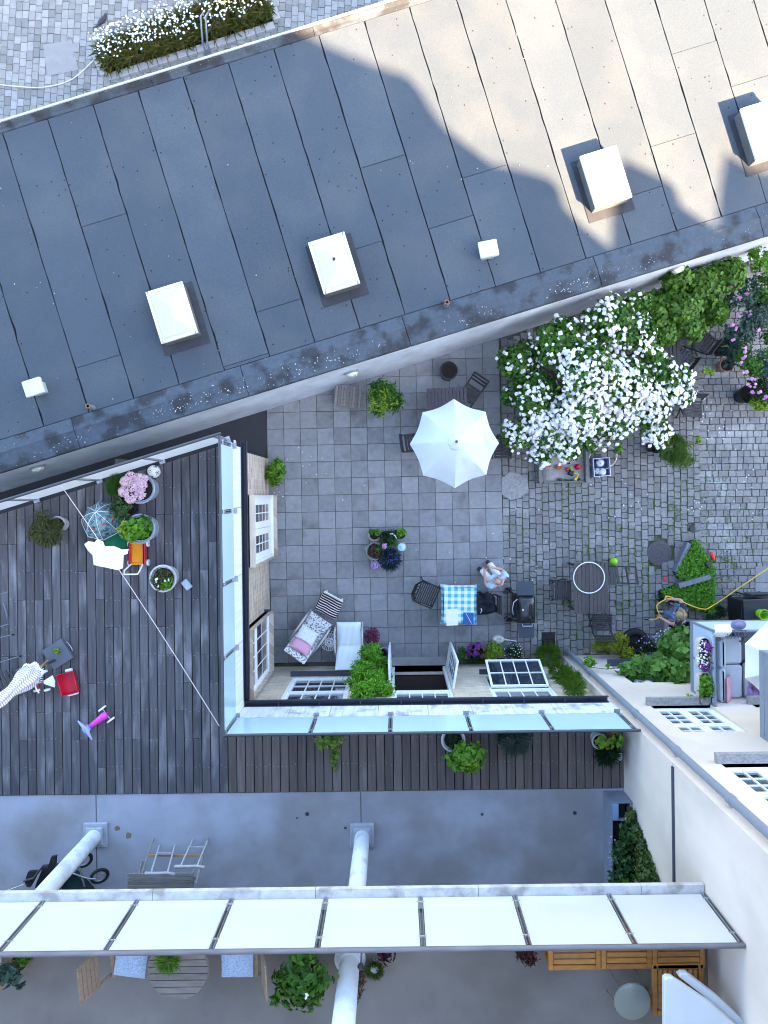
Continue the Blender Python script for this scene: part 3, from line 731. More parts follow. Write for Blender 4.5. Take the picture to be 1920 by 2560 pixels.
# ---------------------------------------------------------------- deck
def nwY(X): return 1.04 + (X + 2.85) * math.tan(A)          # north-west edge of the deck
SOUTH = -5.15
poly = [(FX - .03, FY - .03), (FX - .03, nwY(FX - .03)), (-9.5, nwY(-9.5)), (-9.5, SOUTH), (CX - .004, SOUTH), (CX - .004, FY - .03)]
deck = tag(MB().prism(poly[::-1], 4.40, 4.555).build('deck', BITUMEN), kind='structure')
W(house, MB().prism([(FX - .03, FY - .03), (FX - .03, nwY(FX - .03)), (-9.5, nwY(-9.5)), (-9.5, SOUTH), (CX - .004, SOUTH), (CX - .004, FY - .03)][::-1], 4.20, 4.398).build('roof_slab', CONC_L))
x0b = P(3, 1700, DZ).x - .152 * 12
joists = [1.2 - .49 * k for k in range(14)]
nails = MB(); nb = 0
for i in range(0, 90):
    xl, xr = x0b + .152 * i, x0b + .152 * i + .137
    if xr < -8.2 or xl > CX - .05: continue
    xr = min(xr, CX - .008)
    left = xr < FX - .04
    if not left and xl < FX - .04 < xr:
        W(deck, MB().rbox(((xl + xr) / 2, (FY - .05 + SOUTH) / 2, DZ - .015), (xr - xl, FY - .05 - SOUTH, .03), .003).build('board', DECK_B))
        if FX - .035 - xl > .03: W(deck, MB().box(((xl + FX - .035) / 2, (FY - .05 + nwY(xl) - .07) / 2, DZ - .015), (FX - .035 - xl, nwY(xl) - .07 - FY + .04, .03)).build('board', DECK))
        continue
    tl, tr = (nwY(xl) - .07, nwY(xr) - .07) if left else (FY - .05, FY - .05)
    bot = SOUTH + rs.uniform(0, .006)
    cutsY = []
    if left:
        y = tl - rs.uniform(.6, 2.6)
        while y > bot + .7: 
            jy = min(joists, key=lambda t: abs(t - y)); cutsY.append(jy); y = jy - rs.uniform(1.6, 3.2)
    segs = [None] + [c for c in cutsY if bot + .3 < c < min(tl, tr) - .3] + [bot]
    ya = (tl, tr)
    for c in segs[1:]:
        yb = c; zt = DZ + rs.gauss(0, .0012)
        if xr - xl < .03: break
        b = .003
        mb = MB(); mb.add([(xl, yb, zt-.03), (xr, yb, zt-.03), (xr, ya[1], zt-.03), (xl, ya[0], zt-.03), (xl, yb, zt-b), (xr, yb, zt-b), (xr, ya[1], zt-b), (xl, ya[0], zt-b),
                           (xl+b, yb+b, zt), (xr-b, yb+b, zt), (xr-b, ya[1]-b, zt), (xl+b, ya[0]-b, zt)],
                          [(0,1,5,4),(1,2,6,5),(2,3,7,6),(3,0,4,7),(4,5,9,8),(5,6,10,9),(6,7,11,10),(7,4,8,11),(8,9,10,11)])
        W(deck, mb.build('board', DECK if left else DECK_B)); nb += 1
        ya = (yb - .004, yb - .004)
    for jy in joists:
        if jy < min(tl, tr) - .05 and jy > bot and rs.random() < .6:
            for xx in (xl + .03, xr - .03): nails.box((xx, jy + rs.choice((-.02, .02)), DZ + .001), (.010, .010, .005))
o = W(deck, nails.build('screws', M('screw_heads', (.40, .40, .40), .35, metal=.5))); o['kind'] = 'stuff'

# ---------------------------------------------------------------- terrace and apartment building
terr = tag(MB().prism([(-9.5, -9.6), (CX - .004, -9.6), (CX - .004, SOUTH - .012), (-9.5, SOUTH - .012)], 4.30, 4.575).build('terrace', CONCRETE), kind='structure')
TZ = 4.575
tj = MB()
for px in (241, 903):
    p = P(px, 2080, TZ); tj.box((p.x, (SOUTH - .02 + p.y) / 2, TZ + .001), (.014, abs(SOUTH - .02 - p.y), .003))
tj.box((P(241, 2080, TZ).x + .0, P(241, 2080, TZ).y - .45, TZ + .001), (.014, .75, .003))
W(terr, tj.build('expansion_joint', M('joint_filler', (.07, .07, .08), .8)))
drn = MB()
for px, py in ((768, 2035), (1437, 2032)): p = P(px, py, TZ); drn.lathe([(.035, 0), (.035, .004), (.02, .005), (0, .003)], 14, (p.x, p.y, TZ))
W(terr, drn.build('floor_drain', DARKSTEEL))
# columns
apt = thing('apartment_building', 'tall apartment building behind the terrace with round columns and a long balcony', 'building', (0, -9.6, 0))
COLM = M('column_paint', (.66, .69, .71), .7, .12, 5, col2=(.50, .53, .56), patch=(3, .5, .65))
PLI = M('plinth_stone', (.36, .38, .42), .8, .2, 8)
colpos = [P(241, 2085, TZ), P(906, 2086, TZ)]
for p in colpos:
    for z0, z1 in ((TZ, BZ - .22), (BZ, 11.2)):
        lo = z0 == TZ
        o = W(apt, MB().lathe([(.125, .1), (.128, .16), (.134, 1.2), (.134, z1 - z0)], 28).build('column', COLM, None, 40, (p.x, p.y, z0)))
        if lo:
            pl = MB().rbox((0, 0, .03), (.42, .42, .06), .01).rbox((0, 0, .085), (.30, .30, .05), .012)
            pl.build('plinth', PLI, o)
        else: MB().lathe([(.20, 0), (.20, .03), (.16, .06), (.14, .12)], 28).build('plinth', COLM, o, 40)
# balcony slab, upstand
BY = -5.03
W(apt, MB().box(((CX - 9.5) / 2, (BY - 9.6) / 2 - .16, BZ - .11), (CX + 9.5 - .008, abs(-9.6 - BY) - .32, .22)).build('balcony_slab', CONC_B))
x_ = -9.5
while x_ < CX - .1:
    x2 = min(x_ + 2.1, CX - .004)
    W(apt, MB().box(((x_ + x2) / 2, BY - .16, BZ - .085), (x2 - x_ - .006, .26, .07)).build('coping', CONC_L)); x_ = x2
# main body: its stepped roof line throws the big shadow on the flat roof
YB = -9.62
def caster(px, py):
    s_ = P(px, py, RZ); l = (s_.y - YB) / (-SUN_DIR.y); return (s_.x + SUN_DIR.x * l, RZ + l * math.tan(SUN_ELEV))
line1 = [(560, -90), (741, 75), (880, 140), (1018, 188), (1047, 220), (1080, 275), (1111, 318), (1227, 408), (1300, 422), (1377, 446), (1402, 480), (1412, 520), (1465, 572), (1522, 618)]
line2 = [(1526, 600), (1530, 500), (1556, 396), (1667, 449), (1690, 470), (1703, 515), (1772, 562)]
line3 = [(1792, 560), (1797, 474), (1812, 380), (1874, 422), (1990, 440), (2120, 430)]
prof = [caster(*q) for q in line1 + line2 + line3]
FAC = M('facade_brick', (.36, .28, .20), .85, .1, 1.5)
top = [(-20, 2.0), (-20, 27.0), (prof[0][0] - 1.0, 27.0)] + prof
prof_all = top + [(prof[-1][0] + 4, prof[-1][1] - .5), (prof[-1][0] + 4, 2.0)]
n = len(prof_all); mb = MB()
mb.v = [(x, YB, z) for x, z in prof_all] + [(x, YB - 9, z) for x, z in prof_all]
mb.f = [tuple(range(n - 1, -1, -1)), tuple(range(n, 2 * n))] + [(i, (i + 1) % n, n + (i + 1) % n, n + i) for i in range(n)]
W(apt, mb.build('main_block', FAC))

# ---------------------------------------------------------------- white building on the right
wb = thing('white_building', 'tall white rendered building with paned windows, grey downpipe and balconies', 'building', (CX, CY, 0))
WH = 11.3
north_open = [(.85, 1.72, 1.1, 2.5), (.66, 1.74, 4.1, 5.52), (.66, 1.74, 6.9, 8.3), (2.5, 3.6, 4.1, 5.52), (2.5, 3.6, 6.9, 8.3), (4.4, 5.5, 4.1, 5.52)]
# north facade faces +y: outer normal +y, so local x runs towards -x from the far end
FL = 12.0
def fx(X): return FL - X
mbw = wall_panels(MB(), FL, WH, .16, [(fx(b_), fx(a_), c_, d_) for a_, b_, c_, d_ in north_open])
W(wb, mbw.build('wall', RENDER_L, None, loc=(CX + FL, CY, 0), rot=math.pi))
W(wb, MB().add([(CX, CY, 0), (CX, -9.6, 0), (CX, -9.6, 6.82), (CX, CY, 6.82)], [(3, 2, 1, 0)]).add([(CX + .004, CY, 6.82), (CX + .004, -9.6, 6.82), (CX + .004, -9.6, WH), (CX + .004, CY, WH)], [(3, 2, 1, 0)]).build('wall', M('side_render', (.67, .59, .53), .85, .10, 1.6, stretch=(1, 1, .35), col2=(.54, .485, .445), patch=(.9, .45, .7))))
W(wb, MB().box((CX + FL / 2, (CY - 9.6) / 2, WH + .05), (FL + .1, abs(CY + 9.6), .1)).build('roof', FELT))
W(wb, MB().box((CX - .008, (CY - .05 - 9.5) / 2, 6.84), (.03, 9.5 + CY + .05 - .1, .05)).build('ledge', M('ledge_zinc', (.06, .065, .09), .6, .2)))
STONE_SILL = M('stone_sill', (.30, .28, .27), .9, .4, 25, bump=.5, bscale=40)
for a_, b_, c_, d_ in north_open:
    mb = MB(); fr = .05; x0, x1 = fx(b_), fx(a_); y = .09
    for xx in (x0 + fr / 2, x1 - fr / 2): mb.box((xx, y, (c_ + d_) / 2), (fr, .08, d_ - c_))
    for zz in (c_ + fr / 2, d_ - fr / 2): mb.box(((x0 + x1) / 2, y, zz), (x1 - x0 - 2 * fr, .08, fr))
    ms = c_ + (d_ - c_) * .62
    mb.box(((x0 + x1) / 2, y, ms), (x1 - x0 - 2 * fr, .078, .075)); mb.box(((x0 + x1) / 2, y, (c_ + ms) / 2 - .01), (.07, .076, ms - c_ - .12)); mb.box(((x0 + x1) / 2, y, (ms + d_) / 2 + .005), (.07, .076, d_ - ms - .14))
    o = W(wb, mb.build('window', WHITE, None, loc=(CX + FL, CY, 0), rot=math.pi))
    xm = (x0 + x1) / 2
    for xx0, xx1 in ((x0 + fr, xm - .035), (xm + .035, x1 - fr)):
        sash_pieces(o, xx0, xx1, c_ + fr, ms - .037, y, 2, 3); sash_pieces(o, xx0, xx1, ms + .037, d_ - fr, y, 2, 2)
    MB().box(((x0 + x1) / 2, -.03, c_ - .045), (x1 - x0 + .12, .22, .09)).build('sill', STONE_SILL if c_ > 2 else SILL, o)
# downpipe
dp = thing('downpipe', 'long grey drainpipe running up the corner of the white building', 'drainpipe', (CX + .14, CY + .10, 0))
MB().tube([(0, 0, .0), (0, 0, WH)], .055, 16).build('pipe', PIPE, dp, 40)
for z in (1.9, 4.75, 6.55, 8.25, 10):
    MB().lathe([(.056, 0), (.066, .005), (.066, .09), (.056, .095)], 16, (0, 0, z)).build('collar', PIPE, dp, 40)
    MB().bar((0, -.1, z + .05), (0, -.05, z + .05), .03).build('bracket', STEEL, dp)
# balconies of the white building
PANEL = M('balcony_panel', (.44, .55, .68), .45, .06, 2)
PANEL_IN = M('balcony_slab_grey', (.20, .23, .28), .6, .1)
BX0, BX1, BYN = 5.70, 10.2, -2.50
for z0, lab, nm in ((3.22, 'lower balcony with pale blue metal panels and a white sofa', 'a'), (5.86, 'upper grey balcony cut off by the right edge of the picture', 'b')):
    t = thing('balcony', lab, 'balcony', (BX0, CY, z0), 0, 'balconies of the white building')
    W(t, MB().box(((BX0 + BX1) / 2, (BYN + CY) / 2, z0 + .0), (BX1 - BX0, CY * -1 + BYN - .004, .14)).build('floor', PANEL_IN))
    mt = PANEL if nm == 'a' else PIPE
    W(t, MB().box((BX0 + .012, (BYN + CY) / 2 - .01, z0 + .50), (.024, -CY + BYN - .05, .84)).build('side_panel', mt))
    W(t, MB().box(((BX0 + BX1) / 2, BYN - .012, z0 + .50), (BX1 - BX0 - .06, .024, .84)).build('front_panel', mt))
    W(t, MB().tube([(BX0 + .01, CY + .01, z0 + .98), (BX0 + .01, BYN - .01, z0 + .98), (BX1, BYN - .01, z0 + .98)], .026, 10).build('handrail', PIPE, None, 40))
    for (xx, yy) in ((BX0 + .012, BYN - .012), (BX0 + .012, CY + .03), (BX0 + .012, (BYN + CY) / 2), (BX0 + 1.5, BYN - .012), (BX0 + 3, BYN - .012)):
        W(t, MB().box((xx, yy, z0 + .5), (.04, .04, .96)).build('post', PIPE))

# ---------------------------------------------------------------- glass railings
def railing(name, label, p0, p1, z0, z1, posts, glass, lean=0.0, rail_r=.024, rail_mat=DARKSTEEL, inset=.02, out=None, post_ext=.05):
    p0, p1 = Vector((*p0, 0)), Vector((*p1, 0)); d = (p1 - p0); Lh = d.length; d.normalize(); ang = math.atan2(d.y, d.x)
    t = thing(name, label, 'railing', (p0.x, p0.y, z0), ang)
    h = z1 - z0
    MB().tube([(-.02, 0, h), (Lh + .02, 0, h)], rail_r, 12).build('handrail', rail_mat, t, 40)
    xs = [q for q in posts]
    for x in xs:
        po = MB().box((x - .018, 0, h / 2 - .02), (.008, .045, h - .04)).box((x + .018, 0, h / 2 - .02), (.008, .045, h - .04)).box((x, 0, -.02), (.10, .12, .03)).build('post', STEEL, t)
        MB().tube([(x - .05, .0, h * .78), (x + .05, .0, h * .78)], .014, 8).build('clamp', STEEL, po); MB().tube([(x - .05, .0, h * .12), (x + .05, .0, h * .12)], .014, 8).build('clamp', STEEL, po)
    ends = sorted(set([0.0] + xs + [Lh]))
    for a_, b_ in zip(ends, ends[1:]):
        if b_ - a_ < .15: continue
        MB().box(((a_ + b_) / 2, 0, h / 2), (b_ - a_ - .07, .012, h - .07)).build('glass_panel', glass, t)
    return t
RT = 5.52
railing('glass_railing', 'pale blue glass railing with dark handrail above the open garden door', (FX, FY), (CX - .03, FY), DZ, RT, [1.40, 2.70, 4.02, 5.34, 6.66], GLASS_C)
railing('glass_railing', 'pale blue glass railing with dark handrail on the west edge of the courtyard', (FX, FY), (FX, nwY(FX) - .05), DZ, RT, [.02, 1.22, 2.42, 3.61, 4.75], GLASS_C)
nwL = 6.2
railing('glass_railing', 'slanting white glass railing between the wooden deck and the flat grey roof', (FX - U.x * nwL, nwY(FX) - U.y * nwL), (FX, nwY(FX)), DZ, RT, [.35, 1.45, 2.6, 3.75, 4.9, 6.1], GLASS_W)
bx = -8.25
railing('glass_railing', 'long white glass balcony railing with grey handrail across the bottom of the picture', (bx, -5.175), (CX - .03, -5.175), BZ - .07, 8.90, [k * 1.215 + bx * 0 + (-.966 - bx) % 1.215 for k in range(10)], GLASS_W, rail_r=.03, rail_mat=M('weathered_handrail', (.15, .14, .15), .6, .35, 12, stretch=(.2, 1, 1)))
# ================================================================ builders for plants
GREEN = leafmat('leaf_green', (.022, .090, .006), (.070, .20, .012))
BRIGHT = leafmat('leaf_bright', (.060, .19, .008), (.16, .36, .02))
LIME = leafmat('leaf_lime', (.11, .25, .01), (.27, .40, .03), (.36, .37, .05))
DARK = leafmat('leaf_dark', (.008, .030, .006), (.022, .072, .014))
OLIVE = leafmat('leaf_olive', (.045, .060, .012), (.105, .120, .030), (.14, .12, .03))
GREYG = leafmat('leaf_grey_green', (.050, .085, .055), (.11, .155, .11))
BLUEG = leafmat('leaf_blue_green', (.030, .075, .055), (.07, .135, .095))
BROWN = leafmat('leaf_brown', (.045, .022, .014), (.14, .085, .05), (.20, .16, .09))
WINE = leafmat('leaf_wine', (.035, .004, .012), (.085, .008, .022))
F_WHITE = leafmat('petal_white', (.74, .72, .70), (.90, .88, .86), trans=.15)
F_PINK = leafmat('petal_pink', (.46, .16, .38), (.68, .34, .58), trans=.15)
F_ROSE = leafmat('petal_pale_rose', (.50, .28, .37), (.72, .50, .52), (.74, .62, .50), trans=.15)
F_PURPLE = leafmat('petal_purple', (.09, .012, .13), (.24, .035, .27), trans=.15)
F_LILAC = leafmat('petal_lilac', (.34, .20, .56), (.58, .42, .78), trans=.15)
F_BLUE = leafmat('petal_blue', (.025, .03, .13), (.08, .09, .30), trans=.15)
BARK = M('bark', (.10, .075, .055), .9, .3, 30)
_seed = [100]
def rng_(): _seed[0] += 1; return np.random.default_rng(_seed[0])
def at(px, py, base=0.0, h=0.0): p = P(px, py, base + h); return Vector((p.x, p.y, base))
def pot(parent, r, h, mat, name='pot', c=(0, 0), soil=True, taper=.78, wall=.018, z=0.0):
    o = MB().lathe([(r * taper, 0), (r, h * .9), (r * 1.05, h * .9), (r * 1.05, h), (r * 1.05 - wall, h), (r - wall - .004, h * .86)], 24, (c[0], c[1], z)).build(name, mat, parent, 40)
    if soil: MB().lathe([(r - wall, h * .855), (r * .5, h * .88), (0, h * .885)], 20, (c[0], c[1], z)).build('soil', EARTH, parent, 60)
    return o
def crown(parent, c, r, n, L, W, mat, clumps=14, cr=.35, spread=.55, name='foliage', shell=.45, droop=.25):
    g = rng_(); p, q = clump_points(g, c, r, n, clumps, cr, shell); return leaf_cloud(name, p, q, L, W, mat, parent, g, droop, spread)
def blades(parent, c, n, R_, H, L, W, mat, name='foliage', lean=.7):
    """narrow blades springing from the middle"""
    g = rng_(); t = g.uniform(0, 2 * math.pi, n); rr = R_ * np.sqrt(g.random(n)); d = np.c_[np.cos(t) * lean, np.sin(t) * lean, g.uniform(.4, 1.2, n)]
    b = np.c_[np.cos(t) * rr * .6, np.sin(t) * rr * .6, g.uniform(0, H, n)] + np.array(c)
    nr = np.c_[-np.cos(t) * .6, -np.sin(t) * .6, np.full(n, .8)]
    return leaf_cloud(name, b, nr, L, W, mat, parent, g, .25, .15, along=d)
def blooms(parent, c, r, n, size, mat, petals=5, name='flowers', top=.2, clumps=None, cr=.3):
    g = rng_(); d = g.normal(0, 1, (n, 3)); d[:, 2] = np.abs(d[:, 2]) + top
    d /= np.linalg.norm(d, axis=1)[:, None]
    if clumps:
        k = g.normal(0, 1, (clumps, 3)); k[:, 2] = np.abs(k[:, 2]) + top; k /= np.linalg.norm(k, axis=1)[:, None]
        d = k[g.integers(0, clumps, n)] + g.normal(0, cr * .5, (n, 3)); d /= np.linalg.norm(d, axis=1)[:, None]
    p = d * np.array(r) * g.uniform(.92, 1.06, n)[:, None] + np.array(c)
    return flower_cloud(name, p, d + [0, 0, .5], size, mat, parent, g, petals)
def stems(parent, c0, r, h, n, rad=.008, name='stems', mat=None):
    g = rng_(); mb = MB()
    for _ in range(n):
        t = g.uniform(0, 6.28); a = Vector((c0[0] + g.normal(0, .02), c0[1] + g.normal(0, .02), c0[2])); b = a + Vector((math.cos(t) * r * g.uniform(.2, .8), math.sin(t) * r * g.uniform(.2, .8), h * g.uniform(.6, 1)))
        m = (a + b) / 2 + Vector((g.normal(0, .03), g.normal(0, .03), h * .1)); mb.tube([a, m, b], [rad, rad * .75, rad * .4], 5)
    return mb.build(name, mat or BARK, parent)
def plant(name, label, cat, px, py, base=0.0, h=.5, group=None, hc=None):
    return thing(name, label, cat, at(px, py, base, h * .7 if hc is None else hc), 0, group)

# ---------------------------------------------------------------- courtyard plants
t = plant('potted_shrub', 'bright green leafy shrub in a dark pot against the brick wall', 'shrub', 688, 1182, 0, .6)
pot(t, .16, .30, DARKSTEEL, c=(-.03, 0)); stems(t, (-.03, 0, .25), .25, .3, 6); crown(t, (0, 0, .42), (.23, .34, .22), 620, .085, .055, BRIGHT, 16)
t = plant('standard_shrub', 'rounded green shrub with yellow tips beside the slatted wooden bench', 'shrub', 958, 1000, 0, 1.1)
MB().tube([(0, 0, 0), (.02, .01, .35), (.0, .0, .75)], [.035, .028, .02], 8).build('trunk', BARK, t, 40); stems(t, (0, 0, .5), .4, .45, 8, .012)
crown(t, (0, 0, .85), (.44, .46, .36), 1500, .12, .04, GREEN, 26, .30, .5); crown(t, (0, 0, .90), (.45, .47, .37), 420, .10, .034, LIME, 22, .22, .5, 'young_leaves')
t = thing('soil_tub', 'black studded round tub full of bare soil near the grey wall', 'plant pot', at(1122, 926, 0, .38))
pot(t, .205, .38, M('black_tub', (.022, .022, .035), .5, .1), taper=.92)
for k in range(10): MB().sphere((.215 * math.cos(k * .63), .215 * math.sin(k * .63), .30), .012, 8, 5).build('stud', STEEL, t)

# the large white flowering shrub: limbs, leaves and blossom spread over many lobes
ws = thing('flowering_shrub', 'very large shrub covered in white blossom in the middle of the courtyard', 'shrub', at(1450, 930, 0, .6))
lobes = [(1300, 900, 1.3, .45, .35), (1340, 990, 1.4, .50, .6), (1400, 860, 1.7, .55, .5), (1470, 930, 1.9, .62, 1.2), (1370, 1060, 1.3, .5, 1.5), (1300, 1085, 1.15, .36, 1.0),
         (1450, 1030, 1.6, .55, 1.6), (1410, 1110, 1.2, .40, 1.2), (1520, 800, 1.8, .52, .8), (1580, 850, 1.7, .50, .6), (1590, 770, 1.6, .36, .45), (1560, 960, 1.7, .55, 1.0), (1540, 1040, 1.4, .48, 1.4),
         (1620, 1010, 1.4, .46, 1.3), (1655, 930, 1.4, .42, .5), (1690, 980, 1.3, .36, 1.1), (1480, 1085, 1.1, .38, .7), (1640, 1080, 1.15, .30, 1.3), (1625, 870, 1.5, .36, .25), (1350, 1140, 1.1, .24, 1.2), (1710, 940, 1.2, .22, .8), (1290, 980, 1.1, .34, .2)]
lp, ln, fp, fn = [], [], [], []; g = rng_(); limb = MB()
for px, py, z, r, fl in lobes:
    c = P(px, py, z) - ws.location
    p, q = clump_points(g, (c.x, c.y, c.z), (r * 1.08, r * 1.08, r * .62), int(1250 * r * r / .25), 12, .42, .45); lp.append(p); ln.append(q)
    n = int(150 * (fl if fl < .9 else fl * 1.55) * r * r / .25); d = g.normal(0, 1, (n, 3)); d[:, 2] = np.abs(d[:, 2]) + .25; d /= np.linalg.norm(d, axis=1)[:, None]
    k = g.normal(0, 1, (7, 3)); k[:, 2] = abs(k[:, 2]) + .2; k /= np.linalg.norm(k, axis=1)[:, None]; near = (d @ k.T).max(1); d = d[(near > .84) | (g.random(n) < .42)]
    fp.append(d * np.array([r, r, r * .55]) * g.uniform(.80, 1.16, len(d))[:, None] + np.array(c) + g.normal(0, .05, (len(d), 3))); fn.append(d + [0, 0, .8])
    b0 = Vector((c.x * .25, c.y * .25, 0)); m_ = Vector((c.x * .6, c.y * .6, c.z * .6)); limb.tube([b0, m_, c], [.045, .03, .012], 6)
limb.build('limb', BARK, ws)
leaf_cloud('foliage', np.concatenate(lp), np.concatenate(ln), .105, .075, leafmat('leaf_shrub', (.016, .070, .005), (.062, .185, .012), (.13, .26, .02)), ws, g, .2, .5)
flower_cloud('flowers', np.concatenate(fp), np.concatenate(fn), .098, F_WHITE, ws, g, 4, .35)
crown(ws, P(1745, 1100, .6) - ws.location, (.07, .10, .1), 60, .07, .05, LIME, 4, name='shoot'); crown(ws, P(1770, 930, 1.0) - ws.location, (.12, .12, .1), 70, .08, .06, LIME, 5, name='shoot'); crown(ws, P(1755, 825, 1.1) - ws.location, (.22, .05, .08), 60, .07, .055, LIME, 5, name='shoot')
crown(ws, P(1545, 1120, .7) - ws.location, (.06, .16, .12), 110, .08, .06, BRIGHT, 5, name='shoot')
# ivy hedge
t = thing('ivy_hedge', 'dense heart leaved green climber banked against the grey wall at right', 'hedge', at(1730, 740, 0, .8))
for px, py, z, r in ((1640, 775, 1.2, .42), (1700, 760, 1.3, .45), (1760, 720, 1.3, .48), (1815, 690, 1.3, .42), (1720, 820, 1.0, .36), (1660, 830, 1.0, .30), (1780, 780, .9, .34), (1690, 700, 1.5, .28)):
    c = P(px, py, z) - t.location; crown(t, c, (r, r, .42), int(1500 * r * r / .2), .11, .095, leafmat('leaf_ivy', (.035, .105, .008), (.11, .24, .020)), 14, .45, .35)
stems(t, (0, 0, 0), .5, 1.0, 10, .015)
# rose bush at the right edge
t = thing('rose_bush', 'dark green bush dotted with pink roses at the right edge of the courtyard', 'bush', at(1890, 820, 0, .8))
for px, py, z, r, m_ in ((1860, 740, 1.2, .42, BLUEG), (1915, 720, 1.3, .40, GREEN), (1855, 820, 1.1, .40, BLUEG), (1910, 800, 1.3, .42, GREYG), (1880, 900, 1.1, .42, GREEN), (1925, 900, 1.2, .40, BLUEG), (1905, 970, .9, .34, DARK), (1900, 650, 1.3, .3, BRIGHT), (1950, 840, 1.1, .4, GREEN)):
    c = P(px, py, z) - t.location; crown(t, c, (r, r, .42), int(1150 * r * r / .2), .075, .05, m_, 12, .35, .6)
rp = [(1852, 712), (1826, 718), (1838, 730), (1848, 745), (1866, 735), (1804, 740), (1847, 790), (1832, 815), (1843, 820), (1860, 870), (1865, 880), (1852, 905), (1862, 930), (1879, 946), (1875, 965), (1885, 965), (1882, 980), (1898, 980), (1910, 1000), (1830, 845), (1857, 895), (1896, 825), (1875, 790)]
g = rng_(); pp = np.array([list(P(x, y, 1.45) - t.location) for x, y in rp for _ in range(2)]) + g.normal(0, .022, (len(rp) * 2, 3))
flower_cloud('flowers', pp, np.tile([-.3, 0, 1.0], (len(pp), 1)), .085, F_PINK, t, g, 5); stems(t, (0, 0, 0), .6, .9, 10, .015)
# pots beside the rose bush
t = thing('potted_plant', 'grey green spiky plant in a black pot by the rose bush', 'potted plant', at(1812, 872, 0, .3)); pot(t, .16, .3, BLACK); blades(t, (.08, .02, .32), 130, .12, .15, .26, .06, BLUEG, lean=1.0)
t = thing('terracotta_pot', 'terracotta rimmed pot of dark soil with a trailing sprig below the spiky plant', 'plant pot', at(1818, 912, 0, .28)); pot(t, .165, .28, M('pale_terracotta', (.40, .23, .15), .8, .15)); blades(t, (0, .03, .26), 26, .08, .1, .16, .05, BLUEG)
t = thing('black_tub', 'big black tub with yellow green leaves under the pink roses', 'plant pot', at(1872, 985, 0, .4)); pot(t, .21, .42, BLACK); crown(t, (.22, -.22, .5), (.28, .22, .18), 420, .09, .06, LIME, 10); crown(t, (.1, .1, .55), (.22, .2, .2), 200, .08, .05, DARK, 8)
# feathery willow shrub
t = thing('feathery_shrub', 'feathery fine leaved green shrub leaning out of a black pot below the blossom', 'shrub', at(1640, 1116, 0, .35)); pot(t, .15, .36, BLACK)
stems(t, (.02, -.02, .3), .5, .4, 8); blades(t, (.26, -.06, .50), 1100, .42, .25, .13, .012, leafmat('leaf_willow', (.06, .14, .010), (.16, .27, .03)), lean=1.0); crown(t, (.46, -.14, .58), (.40, .44, .24), 1700, .09, .013, leafmat('leaf_willow'), 18, .4)

# cluster of pots in the middle of the slabs
t = thing('basket_pot', 'grey rope basket of dried brown plants at the centre of the pot cluster', 'potted plant', at(937, 1378, 0, .34)); pot(t, .20, .34, M('grey_rope', (.30, .28, .25), .9, .3, 30)); crown(t, (0, 0, .34), (.17, .17, .07), 330, .06, .03, BROWN, 12); crown(t, (.08, .06, .40), (.07, .07, .06), 60, .07, .03, GREEN, 4, name='sprig')
MB().tube([(-.20, .02, .3), (-.23, .05, .36), (-.21, .10, .33)], .014, 6).build('handle', M('grey_rope'), t)
t = thing('potted_plant', 'pot of dark soil with a few green shoots, top left of the cluster', 'potted plant', at(936, 1337, 0, .3)); pot(t, .145, .3, M('pale_pot', (.36, .33, .30), .8, .15)); crown(t, (.07, .07, .40), (.06, .08, .09), 60, .075, .06, BRIGHT, 4); crown(t, (-.06, .07, .38), (.07, .05, .06), 34, .06, .05, BRIGHT, 4)
t = thing('potted_plant', 'round leafed green plant in a dark pot at the top right of the cluster', 'potted plant', at(1001, 1334, 0, .3)); pot(t, .125, .28, BLACK); crown(t, (0, .02, .34), (.11, .11, .10), 130, .085, .065, BRIGHT, 9)
t = thing('potted_plant', 'dark bushy green plant with a white hoop between the clustered pots', 'potted plant', at(973, 1345, 0, .3)); pot(t, .16, .26, DARKSTEEL); crown(t, (0, 0, .36), (.24, .22, .16), 700, .06, .02, DARK, 16); crown(t, (.08, -.06, .40), (.14, .14, .12), 160, .07, .02, GREEN, 8); MB().tube([(.02, .10, .45), (.08, .11, .49), (.14, .06, .47), (.17, .0, .42)], .011, 6).build('hoop', WHITE, t, 60)
t = thing('geranium', 'pink flowered geranium in the middle of the pot cluster', 'flower', at(961, 1365, 0, .5)); pot(t, .07, .24, TERRA); stems(t, (0, 0, .2), .06, .3, 4, .005); crown(t, (0, 0, .34), (.09, .09, .07), 40, .07, .06, GREEN, 5); blooms(t, (0, .0, .50), (.05, .065, .045), 46, .045, F_PINK)
t = thing('lavender_pot', 'dark blue lavender spreading over the slabs at the lower right of the cluster', 'potted plant', at(972, 1394, 0, .25)); pot(t, .13, .22, DARKSTEEL); blades(t, (.02, -.03, .22), 700, .24, .12, .18, .014, leafmat('leaf_lavender', (.010, .035, .025), (.030, .075, .050)), lean=1.1); blooms(t, (.06, -.04, .30), (.30, .28, .14), 240, .022, F_BLUE, 4)
t = thing('phlox_pot', 'lilac flowers hanging over the lower edge of the pot cluster', 'potted plant', at(950, 1408, 0, .25)); pot(t, .09, .2, TERRA); crown(t, (0, 0, .26), (.18, .08, .08), 90, .06, .02, DARK, 8); blooms(t, (-.13, -.02, .29), (.10, .11, .06), 56, .04, F_LILAC); blooms(t, (.02, .0, .29), (.06, .10, .05), 34, .036, F_LILAC); blooms(t, (.20, -.09, .26), (.07, .08, .05), 34, .04, F_LILAC)
t = thing('glass_lantern', 'clear glass lantern with a pale blue lid beside the pot cluster', 'lantern', at(1004, 1368, 0, .38))
